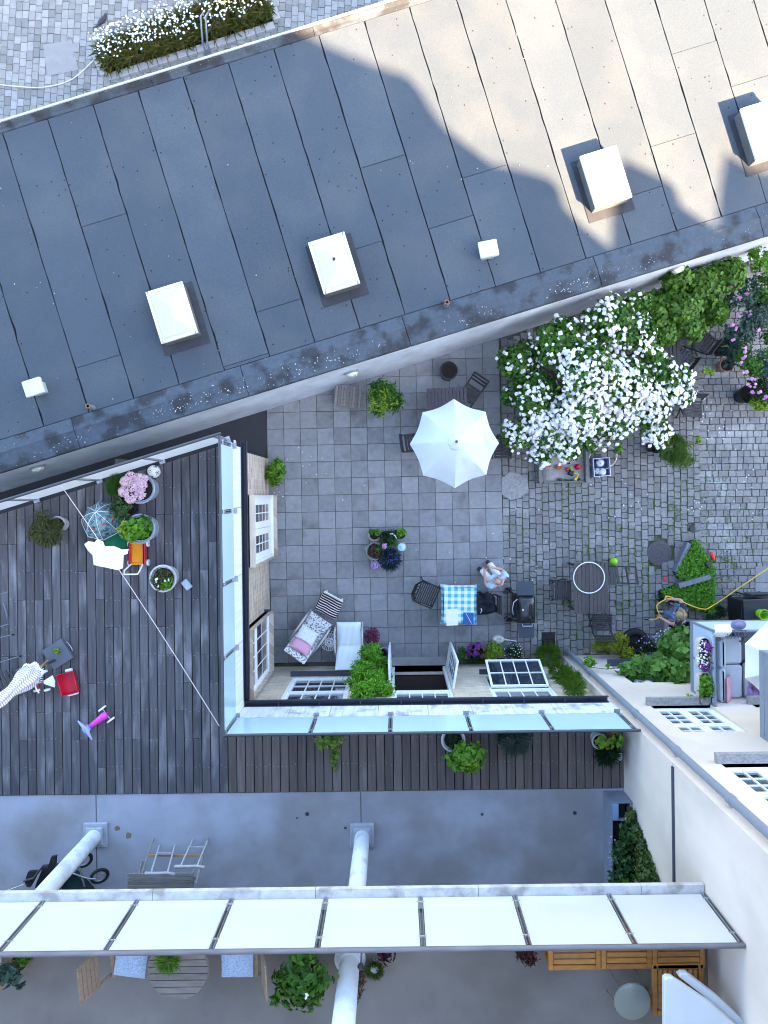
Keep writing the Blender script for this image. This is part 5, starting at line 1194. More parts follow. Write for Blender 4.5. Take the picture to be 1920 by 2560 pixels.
# ---------------------------------------------------------------- sandbox and crate
t = thing('sandbox', 'grey timber sandbox of pale sand below the white blossom', 'sandbox', at(1410, 1150, 0, .15), R(.3))
for c, s_ in (((-.57, 0, .11), (.09, 1.08, .22)), ((-.47, 0, .09), (.08, 1.02, .18)), ((.54, 0, .11), (.09, 1.08, .22)), ((0, -.52, .08), (.98, .04, .16)), ((0, .52, .08), (.98, .04, .16))): MB().rbox(c, s_, .006).build('board', M('sandbox_timber', (.20, .195, .19), .85, .25, 12, rand=.12), t)
g = rng_(); MB().grid(22, 22, lambda a, b: (-.43 + .92 * a, -.5 + 1.0 * b, .06 + .018 * math.sin(9 * a + 4 * b) + .014 * math.sin(17 * b - 5 * a) + g.normal(0, .004)), ).build('sand', M('pale_sand', (.36, .34, .34), .95, .2, 30, bump=.5, bscale=120), t, 60)
for c, s_ in (((-.15, -.47, .1), (.12, .04, .03)), ((.1, -.46, .1), (.2, .04, .03)), ((.32, -.45, .1), (.1, .05, .03))): crown(t, c, s_, 40, .04, .02, GREEN, 4, name='weed')
def toy(name, label, px, py, mb, mat, cat='toy', base=.085, rz=0): return tag(mb.build(name, mat, None, 50, at(px, py, base), rz), label, cat)
toy('sand_mould', 'orange ring shaped sand mould in the sandbox', 1398, 1168, MB().lathe([(.035, 0), (.06, .01), (.065, .04), (.045, .055), (.025, .04), (.02, .02)], 18), M('orange_toy', (.72, .16, .02), .4))
toy('sand_bucket', 'upturned red toy bucket in the sandbox', 1443, 1167, MB().lathe([(.075, 0), (.07, .02), (.05, .10), (.03, .11), (0, .11)], 14).box((.07, -.02, .02), (.06, .05, .02), .4), M('red_toy', (.55, .01, .03), .4))
toy('sand_scoop', 'yellow scoop in the sandbox touching the blossom', 1419, 1155, MB().lathe([(.045, 0), (.06, .03), (.05, .05), (.03, .03)], 12, sx=1.1, sy=.8), M('yellow_toy', (.72, .55, .02), .4))
toy('sand_mould', 'blue sand mould at the left edge of the sandbox', 1371, 1140, MB().lathe([(.05, 0), (.06, .02), (.04, .05), (0, .055)], 10, sx=1.1, sy=.8), M('blue_toy', (.03, .26, .62), .4))
toy('sand_mould', 'small blue cup at the right side of the sandbox', 1439, 1141, MB().lathe([(.028, 0), (.035, .05), (.028, .05), (.02, .01)], 12), M('blue_toy'))
toy('toy_brick', 'small orange block beside the left sandbox board', 1377, 1165, MB().rbox((0, 0, .02), (.05, .045, .04), .006), M('salmon_toy', (.62, .20, .10), .4))
t = thing('toy_digger', 'little black and yellow toy digger in the sandbox', 'toy', at(1425, 1186, .085), R(-25))
MB().rbox((0, 0, .03), (.14, .05, .05), .008).rbox((0, .07, .03), (.14, .045, .05), .008).build('tracks', BLACK, t); MB().rbox((0, .035, .08), (.11, .10, .06), .01).build('cab', BLACK, t); MB().bar((.05, .05, .10), (.14, .08, .14), .035).bar((.14, .08, .14), (.17, -.03, .06), .032).bar((-.02, .10, .10), (-.06, .16, .05), .04).build('arm', M('yellow_toy'), t); MB().rbox((.16, -.05, .05), (.06, .06, .05), .008).build('shovel', M('yellow_toy'), t)
toy('sand_mould', 'small red shovel head beside the toy digger', 1416, 1174, MB().lathe([(.03, 0), (.042, .03), (.02, .06), (0, .06)], 10, sx=.8, sy=1.3), M('red_toy'))
t = thing('ball_crate', 'pale blue crate of white and blue balls right of the sandbox', 'crate', at(1503, 1168, 0, .25), R(4)); CRB = M('crate_blue', (.28, .34, .47), .5, .08)
for c, s_ in (((-.19, 0, .15), (.02, .44, .30)), ((.19, 0, .15), (.02, .44, .30)), ((0, .21, .15), (.36, .02, .30)), ((0, -.21, .15), (.36, .02, .30))): MB().box(c, s_).build('side', CRB, t)
MB().tube([(-.19, -.21, .30), (.19, -.21, .30), (.19, .21, .30), (-.19, .21, .30)], .012, 6, True).build('rim', WHITE, t); MB().box((0, 0, .02), (.36, .40, .03)).build('bottom', M('crate_inside', (.10, .13, .40), .5), t)
def football(label, c, r, group=None, dark=BLACK, base=PLASTIC_W):
    t = thing('football', label, 'ball', (c[0], c[1], c[2] - r), rng_().uniform(0, 6), group); MB().sphere((0, 0, r), r, 20, 14).build('ball', base, t, 60)
    ph = (1 + 5 ** .5) / 2; dirs = [Vector(v).normalized() for v in ((0, 1, ph), (0, -1, ph), (0, 1, -ph), (0, -1, -ph), (1, ph, 0), (-1, ph, 0), (1, -ph, 0), (-1, -ph, 0), (ph, 0, 1), (-ph, 0, 1), (ph, 0, -1), (-ph, 0, -1))]
    tilt_ = Matrix.Rotation(.5, 3, 'X') @ Matrix.Rotation(.3, 3, 'Y')
    for d in dirs:
        d = tilt_ @ d; a = d.orthogonal().normalized(); b = d.cross(a); ring = [(d + (a * math.cos(k * 1.2566) + b * math.sin(k * 1.2566)) * .36).normalized() * (r * 1.006) + Vector((0, 0, r)) for k in range(5)]
        MB().add([d * r * 1.012 + Vector((0, 0, r))] + ring, [(0, 1 + k, 1 + (k + 1) % 5) for k in range(5)]).build('patch', dark, t)
    return t
bluep = M('blue_patch', (.05, .09, .40), .4)
football('white and blue ball at the top of the crate beside the sandbox', P(1500, 1157, .2), .10, None, bluep); football('white and blue ball at the bottom of the crate beside the sandbox', P(1505, 1180, .2), .10, None, bluep); football('smaller white ball half hidden in the left of the crate', P(1494, 1178, .16), .085, None, bluep)
def hoop(label, pts, r): return tag(MB().tube(pts, r, 8, True).build('hula_hoop', WHITE, None, 60), label, 'hoop')
c = P(1508, 1145, .35); hoop('thin white hoop leaning over the crate of balls', [(c.x + .29 * math.cos(k * .2094), c.y + .27 * math.sin(k * .2094), .32 + .22 * math.sin(k * .2094 + .6)) for k in range(30)], .010)
# ---------------------------------------------------------------- breakfast table and black chairs
t = thing('wicker_chair', 'black woven garden chair turned towards the checked tablecloth', 'chair', at(1068, 1484, 0, .45), R(66))
w = MB(); me_b = MB()
for k in range(13): x = -.22 + .44 * k / 12; w.bar((x, -.23, .45), (x, .22, .45), .010)
for k in range(10): y = -.22 + .44 * k / 9; w.bar((-.23, y, .456), (.23, y, .456), .026, .008)
w.build('seat', BLACK, t); MB().tube([(-.24, -.23, .45), (.24, -.23, .45), (.25, .22, .45), (-.25, .22, .45)], .016, 6, True).build('seat_frame', BLACK, t)
bk = MB()
for z in (.5, .6, .7, .8): bk.tube([(-.25, .05, z), (-.24, .20 + (z - .45) * .2, z), (-.12, .27 + (z - .45) * .25, z), (.12, .27 + (z - .45) * .25, z), (.24, .20 + (z - .45) * .2, z), (.25, .05, z)], .012, 6)
for x in (-.2, -.1, 0, .1, .2): bk.tube([(x, .23, .46), (x, .33 - abs(x) * .3, .82)], .010, 6)
bk.build('backrest', BLACK, t, 60)
for sx_ in (-1, 1): MB().tube([(sx_ * .25, -.2, .45), (sx_ * .26, -.2, .64), (sx_ * .26, .1, .66), (sx_ * .25, .22, .62)], .014, 6).build('armrest', BLACK, t, 60)
for sx_ in (-1, 1):
    for sy_ in (-1, 1): MB().tube([(sx_ * .22, sy_ * .2, .45), (sx_ * .25, sy_ * .24, 0)], .014, 6).build('leg', BLACK, t)
t = thing('cafe_table', 'small square table under the blue checked cloth', 'table', at(1148, 1514, 0, .74)); MB().rbox((0, 0, .72), (.74, .82, .03), .006).build('table_top', DARKWOOD, t)
for sx_ in (-1, 1):
    for sy_ in (-1, 1): MB().bar((sx_ * .33, sy_ * .36, 0), (sx_ * .33, sy_ * .36, .71), .035).build('leg', DARKWOOD, t)
def gingham(N, L, v):
    sep = N.new('ShaderNodeSeparateXYZ'); L.new(v, sep.inputs[0]); outs = []
    for i in (0, 1):
        m = N.new('ShaderNodeMath'); m.operation = 'PINGPONG'; m.inputs[1].default_value = .075; L.new(sep.outputs[i], m.inputs[0])
        l = N.new('ShaderNodeMath'); l.operation = 'GREATER_THAN'; l.inputs[1].default_value = .0375; L.new(m.outputs[0], l.inputs[0]); outs.append(l.outputs[0])
    ad = N.new('ShaderNodeMath'); L.new(outs[0], ad.inputs[0]); L.new(outs[1], ad.inputs[1]); hf = N.new('ShaderNodeMath'); hf.operation = 'MULTIPLY'; hf.inputs[1].default_value = .5; L.new(ad.outputs[0], hf.inputs[0])
    cr = N.new('ShaderNodeValToRGB'); cr.color_ramp.interpolation = 'CONSTANT'; e = cr.color_ramp.elements; e[0].color = (.76, .80, .76, 1); e[1].position = .3; e[1].color = (.42, .64, .72, 1); x = e.new(.8); x.color = (.08, .36, .52, 1); L.new(hf.outputs[0], cr.inputs[0]); return cr.outputs[0]
c = at(1148, 1514, 0, .745); t = thing('tablecloth', 'blue and white checked cloth over the small courtyard table', 'tablecloth', c, R(-1))
def clothz(x, y):
    dx, dy = max(0, abs(x) - .37), max(0, abs(y) - .41); return .742 - 1.9 * (dx + dy) + .02 * math.sin(22 * x + 13 * y) * min(1, (dx + dy) * 20)
MB().grid(30, 32, lambda a, b: ((a - .5) * .80 * (1 + .06 * abs(b - .5) * abs(b - .5) * 4 * (1 if True else 0)), (b - .5) * .90 * (1 + .05 * (2 * a - 1) ** 2), clothz((a - .5) * .84, (b - .5) * .94)), .004).build('cloth', pattern_mat('gingham', gingham), t, 60)
tag(MB().rbox((0, 0, .006), (.27, .38, .012), .003).build('paper_sheet', M('paper', (.80, .80, .78), .8, .03), None, None, at(1130, 1543, .746), R(2)), 'stack of white paper lying on the checked tablecloth', 'paper')
nb_ = thing('notebook', 'blue notebook on the corner of the checked tablecloth', 'notebook', at(1171, 1546, .746), R(-2)); MB().rbox((0, 0, .008), (.24, .27, .016), .004).build('cover', M('notebook_blue', (.01, .10, .30), .5, .05), nb_)
tag(MB().tube([(-.06, .12, .024), (.07, -.11, .024)], .006, 6).build('pen', PLASTIC_W, None, None, at(1171, 1546, .746), R(-2)), 'white pen lying across the blue notebook', 'pen')
slat_chair('black chair under the dark jacket right of the checked table', 1214, 1508, 0, R(-90), DARKWOOD, back=.38)
t = thing('jacket', 'black jacket draped over the chair right of the checked table', 'jacket', at(1218, 1510, 0, .5)); ol = dense(local(t, [(1195, 1500), (1200, 1478), (1206, 1484), (1218, 1477), (1224, 1484), (1226, 1494), (1233, 1488), (1239, 1496), (1236, 1508), (1249, 1524), (1217, 1538), (1193, 1537), (1192, 1520)], .5), 3)
sheet(ol, lambda x, y: .55 + .07 * math.sin(14 * x + 5 * y) - .5 * max(0, math.hypot(x, y) - .18) + .03 * math.sin(31 * y), 6, .02).build('cloth', M('black_cloth', (.010, .014, .020), .8, .3, 8), t, 60); MB().tube([(-.20, -.16, .50), (-.16, -.20, .52), (-.13, -.14, .53), (-.15, -.10, .52)], .012, 6).build('cuff', WHITE, t)
# ---------------------------------------------------------------- lounge corner
def stripes(N, L, v, axis=1, scale=.055, a=(.020, .020, .045), b=(.72, .66, .56), width=.22):
    sep = N.new('ShaderNodeSeparateXYZ'); L.new(v, sep.inputs[0]); nz = N.new('ShaderNodeTexNoise'); nz.inputs['Scale'].default_value = 6; L.new(v, nz.inputs['Vector'])
    k = N.new('ShaderNodeMath'); k.operation = 'MULTIPLY_ADD'; k.inputs[1].default_value = .03; L.new(nz.outputs[0], k.inputs[0]); L.new(sep.outputs[axis], k.inputs[2])
    m = N.new('ShaderNodeMath'); m.operation = 'PINGPONG'; m.inputs[1].default_value = scale / 2; L.new(k.outputs[0], m.inputs[0]); l = N.new('ShaderNodeMath'); l.operation = 'LESS_THAN'; l.inputs[1].default_value = scale / 2 * width * 1.6; L.new(m.outputs[0], l.inputs[0])
    mx = N.new('ShaderNodeMix'); mx.data_type = 'RGBA'; mx.inputs[6].default_value = (*a, 1); mx.inputs[7].default_value = (*b, 1); L.new(l.outputs[0], mx.inputs[0]); return mx.outputs[2]
t = slat_chair('white slatted chair under the striped blanket', 823, 1512, 0, R(-29), WHITE, w=.48, d=.44, back=.40, slats=6, name='garden_chair', tilt=.12, backslats=2)
br = MB()
for k in range(9): br.bar((-.19 + .0475 * k, .245, .5), (-.19 + .0475 * k, .285, .82), .014)
br.build('spindles', WHITE, t)
t2 = thing('striped_blanket', 'navy and cream striped blanket thrown over the white chair', 'blanket', t.location, R(-29)); MB().grid(18, 20, lambda a, b: ((a - .5) * .56, (b - .5) * .56 - .03, .475 + .012 * math.sin(12 * a) + .05 * max(0, b - .85) * 4 - max(0, abs(a - .5) - .44) * 2.5 - max(0, .12 - b) * 2.2), .012).build('cloth', pattern_mat('blanket_stripes', stripes), t2, 60)
def lounge(label, clabel, px, py, rz, cmat, framemat, L_=1.0, wd=.56):
    """bentwood style easy chair; the back is towards -y, the seat front towards +y"""
    t = thing('lounge_chair', label, 'lounge chair', at(px, py, 0, .42), rz)
    for sx_ in (-1, 1):
        MB().tube([(sx_ * (wd / 2 + .03), .30, 0.02), (sx_ * (wd / 2 + .035), .36, .30), (sx_ * (wd / 2 + .04), .26, .56), (sx_ * (wd / 2 + .04), -.10, .58), (sx_ * (wd / 2 + .03), -.28, .50), (sx_ * (wd / 2 + .02), -.42, .30)], .022, 8).build('armrest', framemat, t, 60)
        MB().tube([(sx_ * (wd / 2 + .02), .40, .02), (sx_ * (wd / 2 + .02), -.45, .02)], .02, 8).build('runner', framemat, t, 60)
        MB().bar((sx_ * (wd / 2 - .02), .42, .38), (sx_ * (wd / 2 - .02), -.12, .33), .04, .03).bar((sx_ * (wd / 2 - .02), -.12, .33), (sx_ * (wd / 2 - .02), -.52, .92), .04, .03).build('seat_rail', framemat, t)
    MB().bar((-wd / 2, .36, .03), (wd / 2, .36, .03), .03).bar((-wd / 2, -.42, .03), (wd / 2, -.42, .03), .03).build('stretcher', framemat, t)
    c = thing('chair_cushion', clabel, 'cushion', t.location, rz)
    def prof(b):   # length parameter 0 (seat front) .. 1 (head end)
        if b < .52: f = b / .52; return (.46 - .56 * f, .43 - .05 * f)
        f = (b - .52) / .48; return (-.10 - .42 * f, .38 + .58 * f)
    def fn(a, b):
        y, z = prof(b); e = (1 - abs(2 * a - 1) ** 6) * (1 - abs(2 * b - 1) ** 14); tuck = math.exp(-((b - .52) / .025) ** 2) * .03; return ((a - .5) * wd, y, z + .065 * e - tuck + .006 * math.sin(25 * a + 9 * b))
    MB().grid(16, 30, fn, .05).build('cushion', cmat, c, 60); return t
def floral(N, L, v):
    vn = N.new('ShaderNodeTexVoronoi'); vn.inputs['Scale'].default_value = 17; L.new(v, vn.inputs['Vector']); nz = N.new('ShaderNodeTexNoise'); nz.inputs['Scale'].default_value = 26; nz.inputs['Detail'].default_value = 6; L.new(v, nz.inputs['Vector'])
    a = N.new('ShaderNodeMath'); a.operation = 'LESS_THAN'; a.inputs[1].default_value = .30; L.new(vn.outputs[0], a.inputs[0]); b = N.new('ShaderNodeMath'); b.operation = 'GREATER_THAN'; b.inputs[1].default_value = .56; L.new(nz.outputs[0], b.inputs[0]); m = N.new('ShaderNodeMath'); m.operation = 'MAXIMUM'; L.new(a.outputs[0], m.inputs[0]); L.new(b.outputs[0], m.inputs[1])
    mx = N.new('ShaderNodeMix'); mx.data_type = 'RGBA'; mx.inputs[6].default_value = (.70, .70, .68, 1); mx.inputs[7].default_value = (.07, .08, .11, 1); mu = N.new('ShaderNodeMath'); mu.operation = 'MULTIPLY'; mu.inputs[1].default_value = .8; L.new(m.outputs[0], mu.inputs[0]); L.new(mu.outputs[0], mx.inputs[0]); return mx.outputs[2]
FRAME_W = M('pale_bentwood', (.56, .53, .50), .5, .1)
lounge('bentwood lounge chair under the patterned cushion', 'white cushion with a dark floral print on the left lounge chair', 775, 1585, R(-36), pattern_mat('floral_print', floral), FRAME_W)
lounge('bentwood lounge chair under the plain white cushion', 'plain white quilted cushion on the right lounge chair', 872, 1605, R(0), M('white_quilt', (.72, .78, .77), .85, .05, 5), FRAME_W)
t = thing('scatter_cushion', 'pale pink pillow with a white top half on the patterned lounge chair', 'cushion', at(757, 1608, 0, .68), R(-32))
def pil(a, b): e = (1 - abs(2 * a - 1) ** 4) * (1 - abs(2 * b - 1) ** 4); return ((a - .5) * .46, (b - .5) * .32, .74 + .08 * e - .30 * (b - .5))
MB().grid(14, 10, pil, .05).build('pillow', M('pink_cloth', (.66, .34, .44), .85, .06), t, 60)
t = thing('scatter_cushion', 'soft grey and white printed pillow above the pink pillow', 'cushion', at(768, 1588, 0, .62), R(-32)); MB().grid(14, 10, lambda a, b: (pil(a, b)[0] * .95, pil(a, b)[1] * .8, pil(a, b)[2] - .12), .05).build('pillow', M('pale_print', (.66, .68, .69), .85, .2, 14), t, 60)
t = thing('wire_stool', 'round white wire stool between the two lounge chairs', 'stool', at(823, 1606, 0, .40)); wm = MB()
for k in range(22):
    a = k * 2 * math.pi / 22; wm.tube([(.025 * math.cos(a), .025 * math.sin(a), .40), (.18 * math.cos(a), .18 * math.sin(a), .405), (.20 * math.cos(a), .20 * math.sin(a), .37), (.12 * math.cos(a), .12 * math.sin(a), .2), (.19 * math.cos(a), .19 * math.sin(a), .01)], .0055, 5)
wm.build('wires', M('white_wire', (.62, .62, .60), .5), t, 60)
for r_, z_ in ((.20, .37), (.12, .2), (.19, .01), (.10, .402)): MB().tube([(r_ * math.cos(k * .26), r_ * math.sin(k * .26), z_) for k in range(24)], .008, 6, True).build('ring', M('white_wire'), t, 60)
# ---------------------------------------------------------------- barbecue, watering can, drain
t = thing('barbecue', 'black kettle barbecue with two grey side shelves in the courtyard', 'barbecue', at(1315, 1524, 0, .85), R(0)); SH = M('shelf_slate', (.040, .052, .070), .5, .08)
def lidf(a, b):
    th = math.pi * (a - .5) * .98; x = .21 * math.sin(th); y = (b - .5) * .60; e = (1 - abs(2 * b - 1) ** 5); return (x, y, .82 + .20 * max(0, math.cos(th)) ** .8 * (.55 + .45 * e))
MB().grid(18, 20, lidf).build('lid', M('black_enamel', (.008, .009, .012), .28, .1, coat=.5), t, 60)
MB().rbox((0, 0, .74), (.42, .60, .18), .03).build('firebox', BLACK, t); MB().prism([(-.20, .33), (.20, .33), (.17, .64), (-.17, .64)][::1], .84, .865).build('side_shelf', SH, t); MB().prism([(-.17, -.64), (.17, -.64), (.18, -.33), (-.18, -.33)], .84, .865).build('side_shelf', SH, t)
MB().tube([(.12, -.31, .93), (.12, -.36, .95), (-.10, -.36, .95), (-.10, -.31, .93)], .011, 8).build('handle', STEEL, t, 60); MB().tube([(-.20, .24, .88), (-.29, .18, .92), (-.32, .04, .92), (-.30, -.1, .9)], .013, 8).build('hose', STEEL, t, 60); MB().lathe([(.014, 0), (.02, .012), (0, .02)], 12, (-.10, .02, 1.015)).build('thermometer', PLASTIC_W, t)
for sx_ in (-1, 1):
    for sy_ in (-1, 1): MB().bar((sx_ * .20, sy_ * .28, .66), (sx_ * .26, sy_ * .34, 0.0), .03).build('leg', BLACK, t)
MB().bar((-.34, .30, .30), (-.34, -.30, .30), .025).bar((-.26, .32, .34), (-.46, .34, .52), .03).bar((-.26, -.2, .2), (-.42, -.30, .3), .03).build('cart_rail', BLACK, t); MB().box((0, 0, .25), (.46, .58, .02)).build('bottom_shelf', BLACK, t)
for sy_ in (-1, 1): MB().tube([(-.27, sy_ * .36, .08), (-.27, sy_ * .40, .08)], .08, 16).build('wheel', M('rubber'), t, 40)
t = thing('watering_can', 'white plastic watering can at the edge of the door bed', 'watering can', at(1247, 1600, 0, .2), R(-3)); MB().lathe([(.085, 0), (.11, .05), (.105, .17), (.07, .22), (.06, .22), (.085, .17)], 20, sx=1.3, sy=.85).build('body', PLASTIC_W, t, 50)
MB().tube([(.10, 0, .06), (.20, 0, .14), (.42, 0, .26)], [.03, .018, .010], 10).build('spout', PLASTIC_W, t, 50); MB().tube([(-.11, 0, .21), (0, 0, .25), (.09, 0, .22)], .012, 8).build('handle', PLASTIC_W, t, 50)
t = thing('drain_grate', 'square cast iron drain grate set in the setts below the barbecue', 'drain', at(1371, 1597, 0)); MB().box((0, 0, -.01), (.32, .32, .03)).build('pit', BLACK, t); gr = M('rusty_iron', (.045, .034, .030), .8, .3)
for k in range(7):
    for sx_ in (-1, 1): MB().box((sx_ * .075, -.12 + .04 * k, .012), (.13, .018, .014)).build('bar', gr, t)
MB().box((0, 0, .012), (.02, .30, .014)).build('bar', gr, t)
def manhole(label, px, py, r, name='manhole_cover'):
    t = thing(name, label, 'manhole cover', at(px, py, -.01)); MB().lathe([(r, -.03), (r, .006), (r * .93, .012), (0, .012)], 32).build('cover', M('cast_iron', (.085, .078, .080), .8, .25, 30, bump=.5, bscale=60), t, 40)
    for k in range(1, 5): MB().tube([(r * .19 * k * math.cos(i * .2618), r * .19 * k * math.sin(i * .2618), .012) for i in range(24)], .006, 4, True).build('ridge', M('cast_iron'), t)
manhole('large round iron manhole cover left of the triangular bed', 1648, 1383, .30); manhole('small round iron cover above the tip of the triangular bed', 1733, 1324, .085)
# ---------------------------------------------------------------- wooden table group on the setts
slat_table('dark wooden plank table with the white hoop on it', 1478, 1470, 0, R(0), .80, 1.17, .68, 9, M('plank_stain', (.072, .060, .058), .65, .25, 20, rand=.15))
c = P(1472, 1444, .70); hoop('white hula hoop lying on the dark plank table', [(c.x + .355 * math.cos(k * .157), c.y + .355 * math.sin(k * .157), .715) for k in range(40)], .013)
t = slat_chair('black slatted chair tucked in at the left of the plank table', 1405, 1476, 0, R(90), DARKWOOD, w=.46, d=.44, slats=8, back=.16); MB().tube([(-.18, .20, .50), (.18, .20, .50)], .008, 6).build('rod', STEEL, t)
slat_chair('dark slatted chair at the right of the plank table', 1532, 1440, 0, R(-82), M('chair_stain', (.075, .070, .070), .7, .25), w=.42, d=.30, slats=4, back=.50, tilt=.55, backslats=2)
slat_chair('black slatted chair at the lower end of the plank table', 1505, 1556, 0, R(180), DARKWOOD, w=.46, d=.40, slats=8, back=.40, tilt=.4)
t = thing('green_ball', 'bright green ball beside the plank table', 'ball', at(1531, 1403, 0)); MB().sphere((0, 0, .10), .10, 20, 14).build('ball', M('green_ball', (.22, .55, .02), .4, .2, 9), t, 60)
MB().tube([(.1005 * math.cos(k * .26), .1005 * math.sin(k * .26), .10) for k in range(24)], .003, 4, True).build('seam', GREEN, t)
toy('red_toy_scoop', 'small red plastic toy beside the upper green bed', 1779, 1393, MB().lathe([(.03, 0), (.055, .03), (.06, .07), (.03, .10), (0, .105)], 14, sx=.9, sy=1.3).box((-.03, .10, .05), (.05, .06, .04)), M('red_bright', (.80, .015, .02), .4), base=0)
toy('pink_block', 'small pink block on the setts left of the lower green bed', 1662, 1447, MB().rbox((0, 0, .02), (.06, .11, .04), .006), M('pink_bright', (.72, .03, .12), .5), base=0)
# litter of petals on the paving
g = rng_(); pt = []
for px, py, s_, n in ((1760, 1000, 60, 26), (1560, 1230, 110, 24), (1830, 1080, 60, 18), (1300, 1360, 120, 16), (780, 1150, 90, 14), (1860, 1250, 70, 14), (1750, 1265, 20, 10), (700, 1240, 20, 8)):
    for _ in range(n): p = P(px + g.normal(0, s_ * .6), py + g.normal(0, s_ * .5), .004); pt.append(tuple(p))
pt = [p for p in pt if NN.dot(Vector(p)) < D0 - .1]
fo = flower_cloud('fallen_petals', np.array(pt), np.tile([0, 0, 1.0], (len(pt), 1)), .035, F_WHITE, None, g, 3, .2); tag(fo, 'scattered white petals on the paving', 'petals', kind='stuff')
t = tag(sheet(dense([((P(x, y) - P(1285, 1215)).x, (P(x, y) - P(1285, 1215)).y) for x, y in ((1255, 1195), (1275, 1180), (1300, 1186), (1318, 1200), (1322, 1228), (1300, 1245), (1275, 1250), (1255, 1236))], 3), lambda x, y: .008 + .010 * max(0, 1 - math.hypot(x, y) / .35), 5, .012).build('sand_spill', M('spilled_sand', (.30, .295, .29), .95, .3, 16, bump=.4, bscale=70), None, 60, P(1285, 1215)), 'pale patch of spilled sand on the setts below the parasol', 'sand', kind='stuff')
# bin, bucket, hose
t = thing('wheelie_bin', 'black plastic refuse bin beside the balcony at the right edge', 'bin', at(1893, 1537, 0, .95), R(2)); MB().add([(-.24, -.28, .05), (.24, -.28, .05), (.24, .28, .05), (-.24, .28, .05), (-.30, -.34, .95), (.30, -.34, .95), (.30, .34, .95), (-.30, .34, .95)], [(3,2,1,0),(0,1,5,4),(1,2,6,5),(2,3,7,6),(3,0,4,7)]).build('body', M('bin_plastic', (.012, .013, .015), .45, .1), t)
MB().rbox((-.02, 0, .98), (.60, .72, .05), .015).build('lid', M('bin_lid', (.026, .030, .036), .4, .1), t); MB().tube([(-.33, -.25, .95), (-.36, 0, .95), (-.33, .25, .95)], .014, 8).build('handle', BLACK, t, 50)
for sy_ in (-1, 1): MB().tube([(-.22, sy_ * .28, .08), (-.22, sy_ * .33, .08)], .08, 14).build('wheel', M('rubber'), t, 40)
t = thing('net_chair', 'grey net covered chair behind the black bin', 'chair', at(1895, 1500, 0, .5), 0); MB().rbox((0, 0, .44), (.62, .30, .05), .02).build('seat', M('net_grey', (.05, .055, .06), .8, .2), t); MB().rbox((0, .16, .62), (.60, .04, .36), .015).build('backrest', M('net_grey'), t)
for sx_ in (-1, 1):
    for sy_ in (-1, 1): MB().bar((sx_ * .27, sy_ * .12, 0), (sx_ * .27, sy_ * .12, .43), .03).build('leg', BLACK, t)
t = thing('green_bucket', 'lime green plastic bucket on the black bin', 'bucket', at(1910, 1537, 1.005, .2)); MB().lathe([(.09, 0), (.115, .22), (.125, .22), (.125, .235), (.108, .235), (.085, .01), (0, .01)], 22).build('bucket', M('lime_plastic', (.28, .62, .01), .4, .05), t, 40); MB().tube([(-.12, 0, .22), (-.08, .06, .30), (.08, .06, .30), (.12, 0, .22)], .005, 5).build('handle', STEEL, t)
big = MB().rbox((0, 0, 0), (.58, .38, .05), .006).mesh('flagstone', SLAB)
for px, py in ((1918, 1436), (1918, 1477), (1975, 1436), (1975, 1477)): link('flagstone', big, paving, (P(px, py).x, P(px, py).y, -.01))
# ---------------------------------------------------------------- people
def skinned(name, joints, edges, mat, parent, root=0, sub=2):
    me = bpy.data.meshes.new(name); me.from_pydata([j[:3] for j in joints], edges, []); me.materials.append(mat); o = link(name, me, parent)
    o.modifiers.new('skin', 'SKIN'); 
    if not me.skin_vertices: me.attributes.new('x', 'FLOAT', 'POINT')
    lay = me.skin_vertices[0].data if me.skin_vertices else None
    if lay:
        for i, j in enumerate(joints): r = j[3] if hasattr(j[3], '__len__') else (j[3], j[3]); lay[i].radius = r; lay[i].use_root = (i == root)
    s = o.modifiers.new('sub', 'SUBSURF'); s.levels = sub; s.render_levels = sub; return o
def ensure_skin(joints, edges, name, mat, parent, root=0):
    me = bpy.data.meshes.new(name); me.from_pydata([j[:3] for j in joints], edges, []); me.materials.append(mat); o = link(name, me, parent)
    o.modifiers.new('skin', 'SKIN'); import bmesh
    bm = bmesh.new(); bm.from_mesh(me); lay = bm.verts.layers.skin.verify(); bm.verts.ensure_lookup_table()
    for i, j in enumerate(joints): r = j[3] if hasattr(j[3], '__len__') else (j[3], j[3]); bm.verts[i][lay].radius = r; bm.verts[i][lay].use_root = (i == root)
    bm.to_mesh(me); bm.free(); s = o.modifiers.new('sub', 'SUBSURF'); s.levels = 2; s.render_levels = 2; o.modifiers['skin'].use_smooth_shade = True; return o
SKIN = M('skin', (.58, .30, .22), .6, .06)
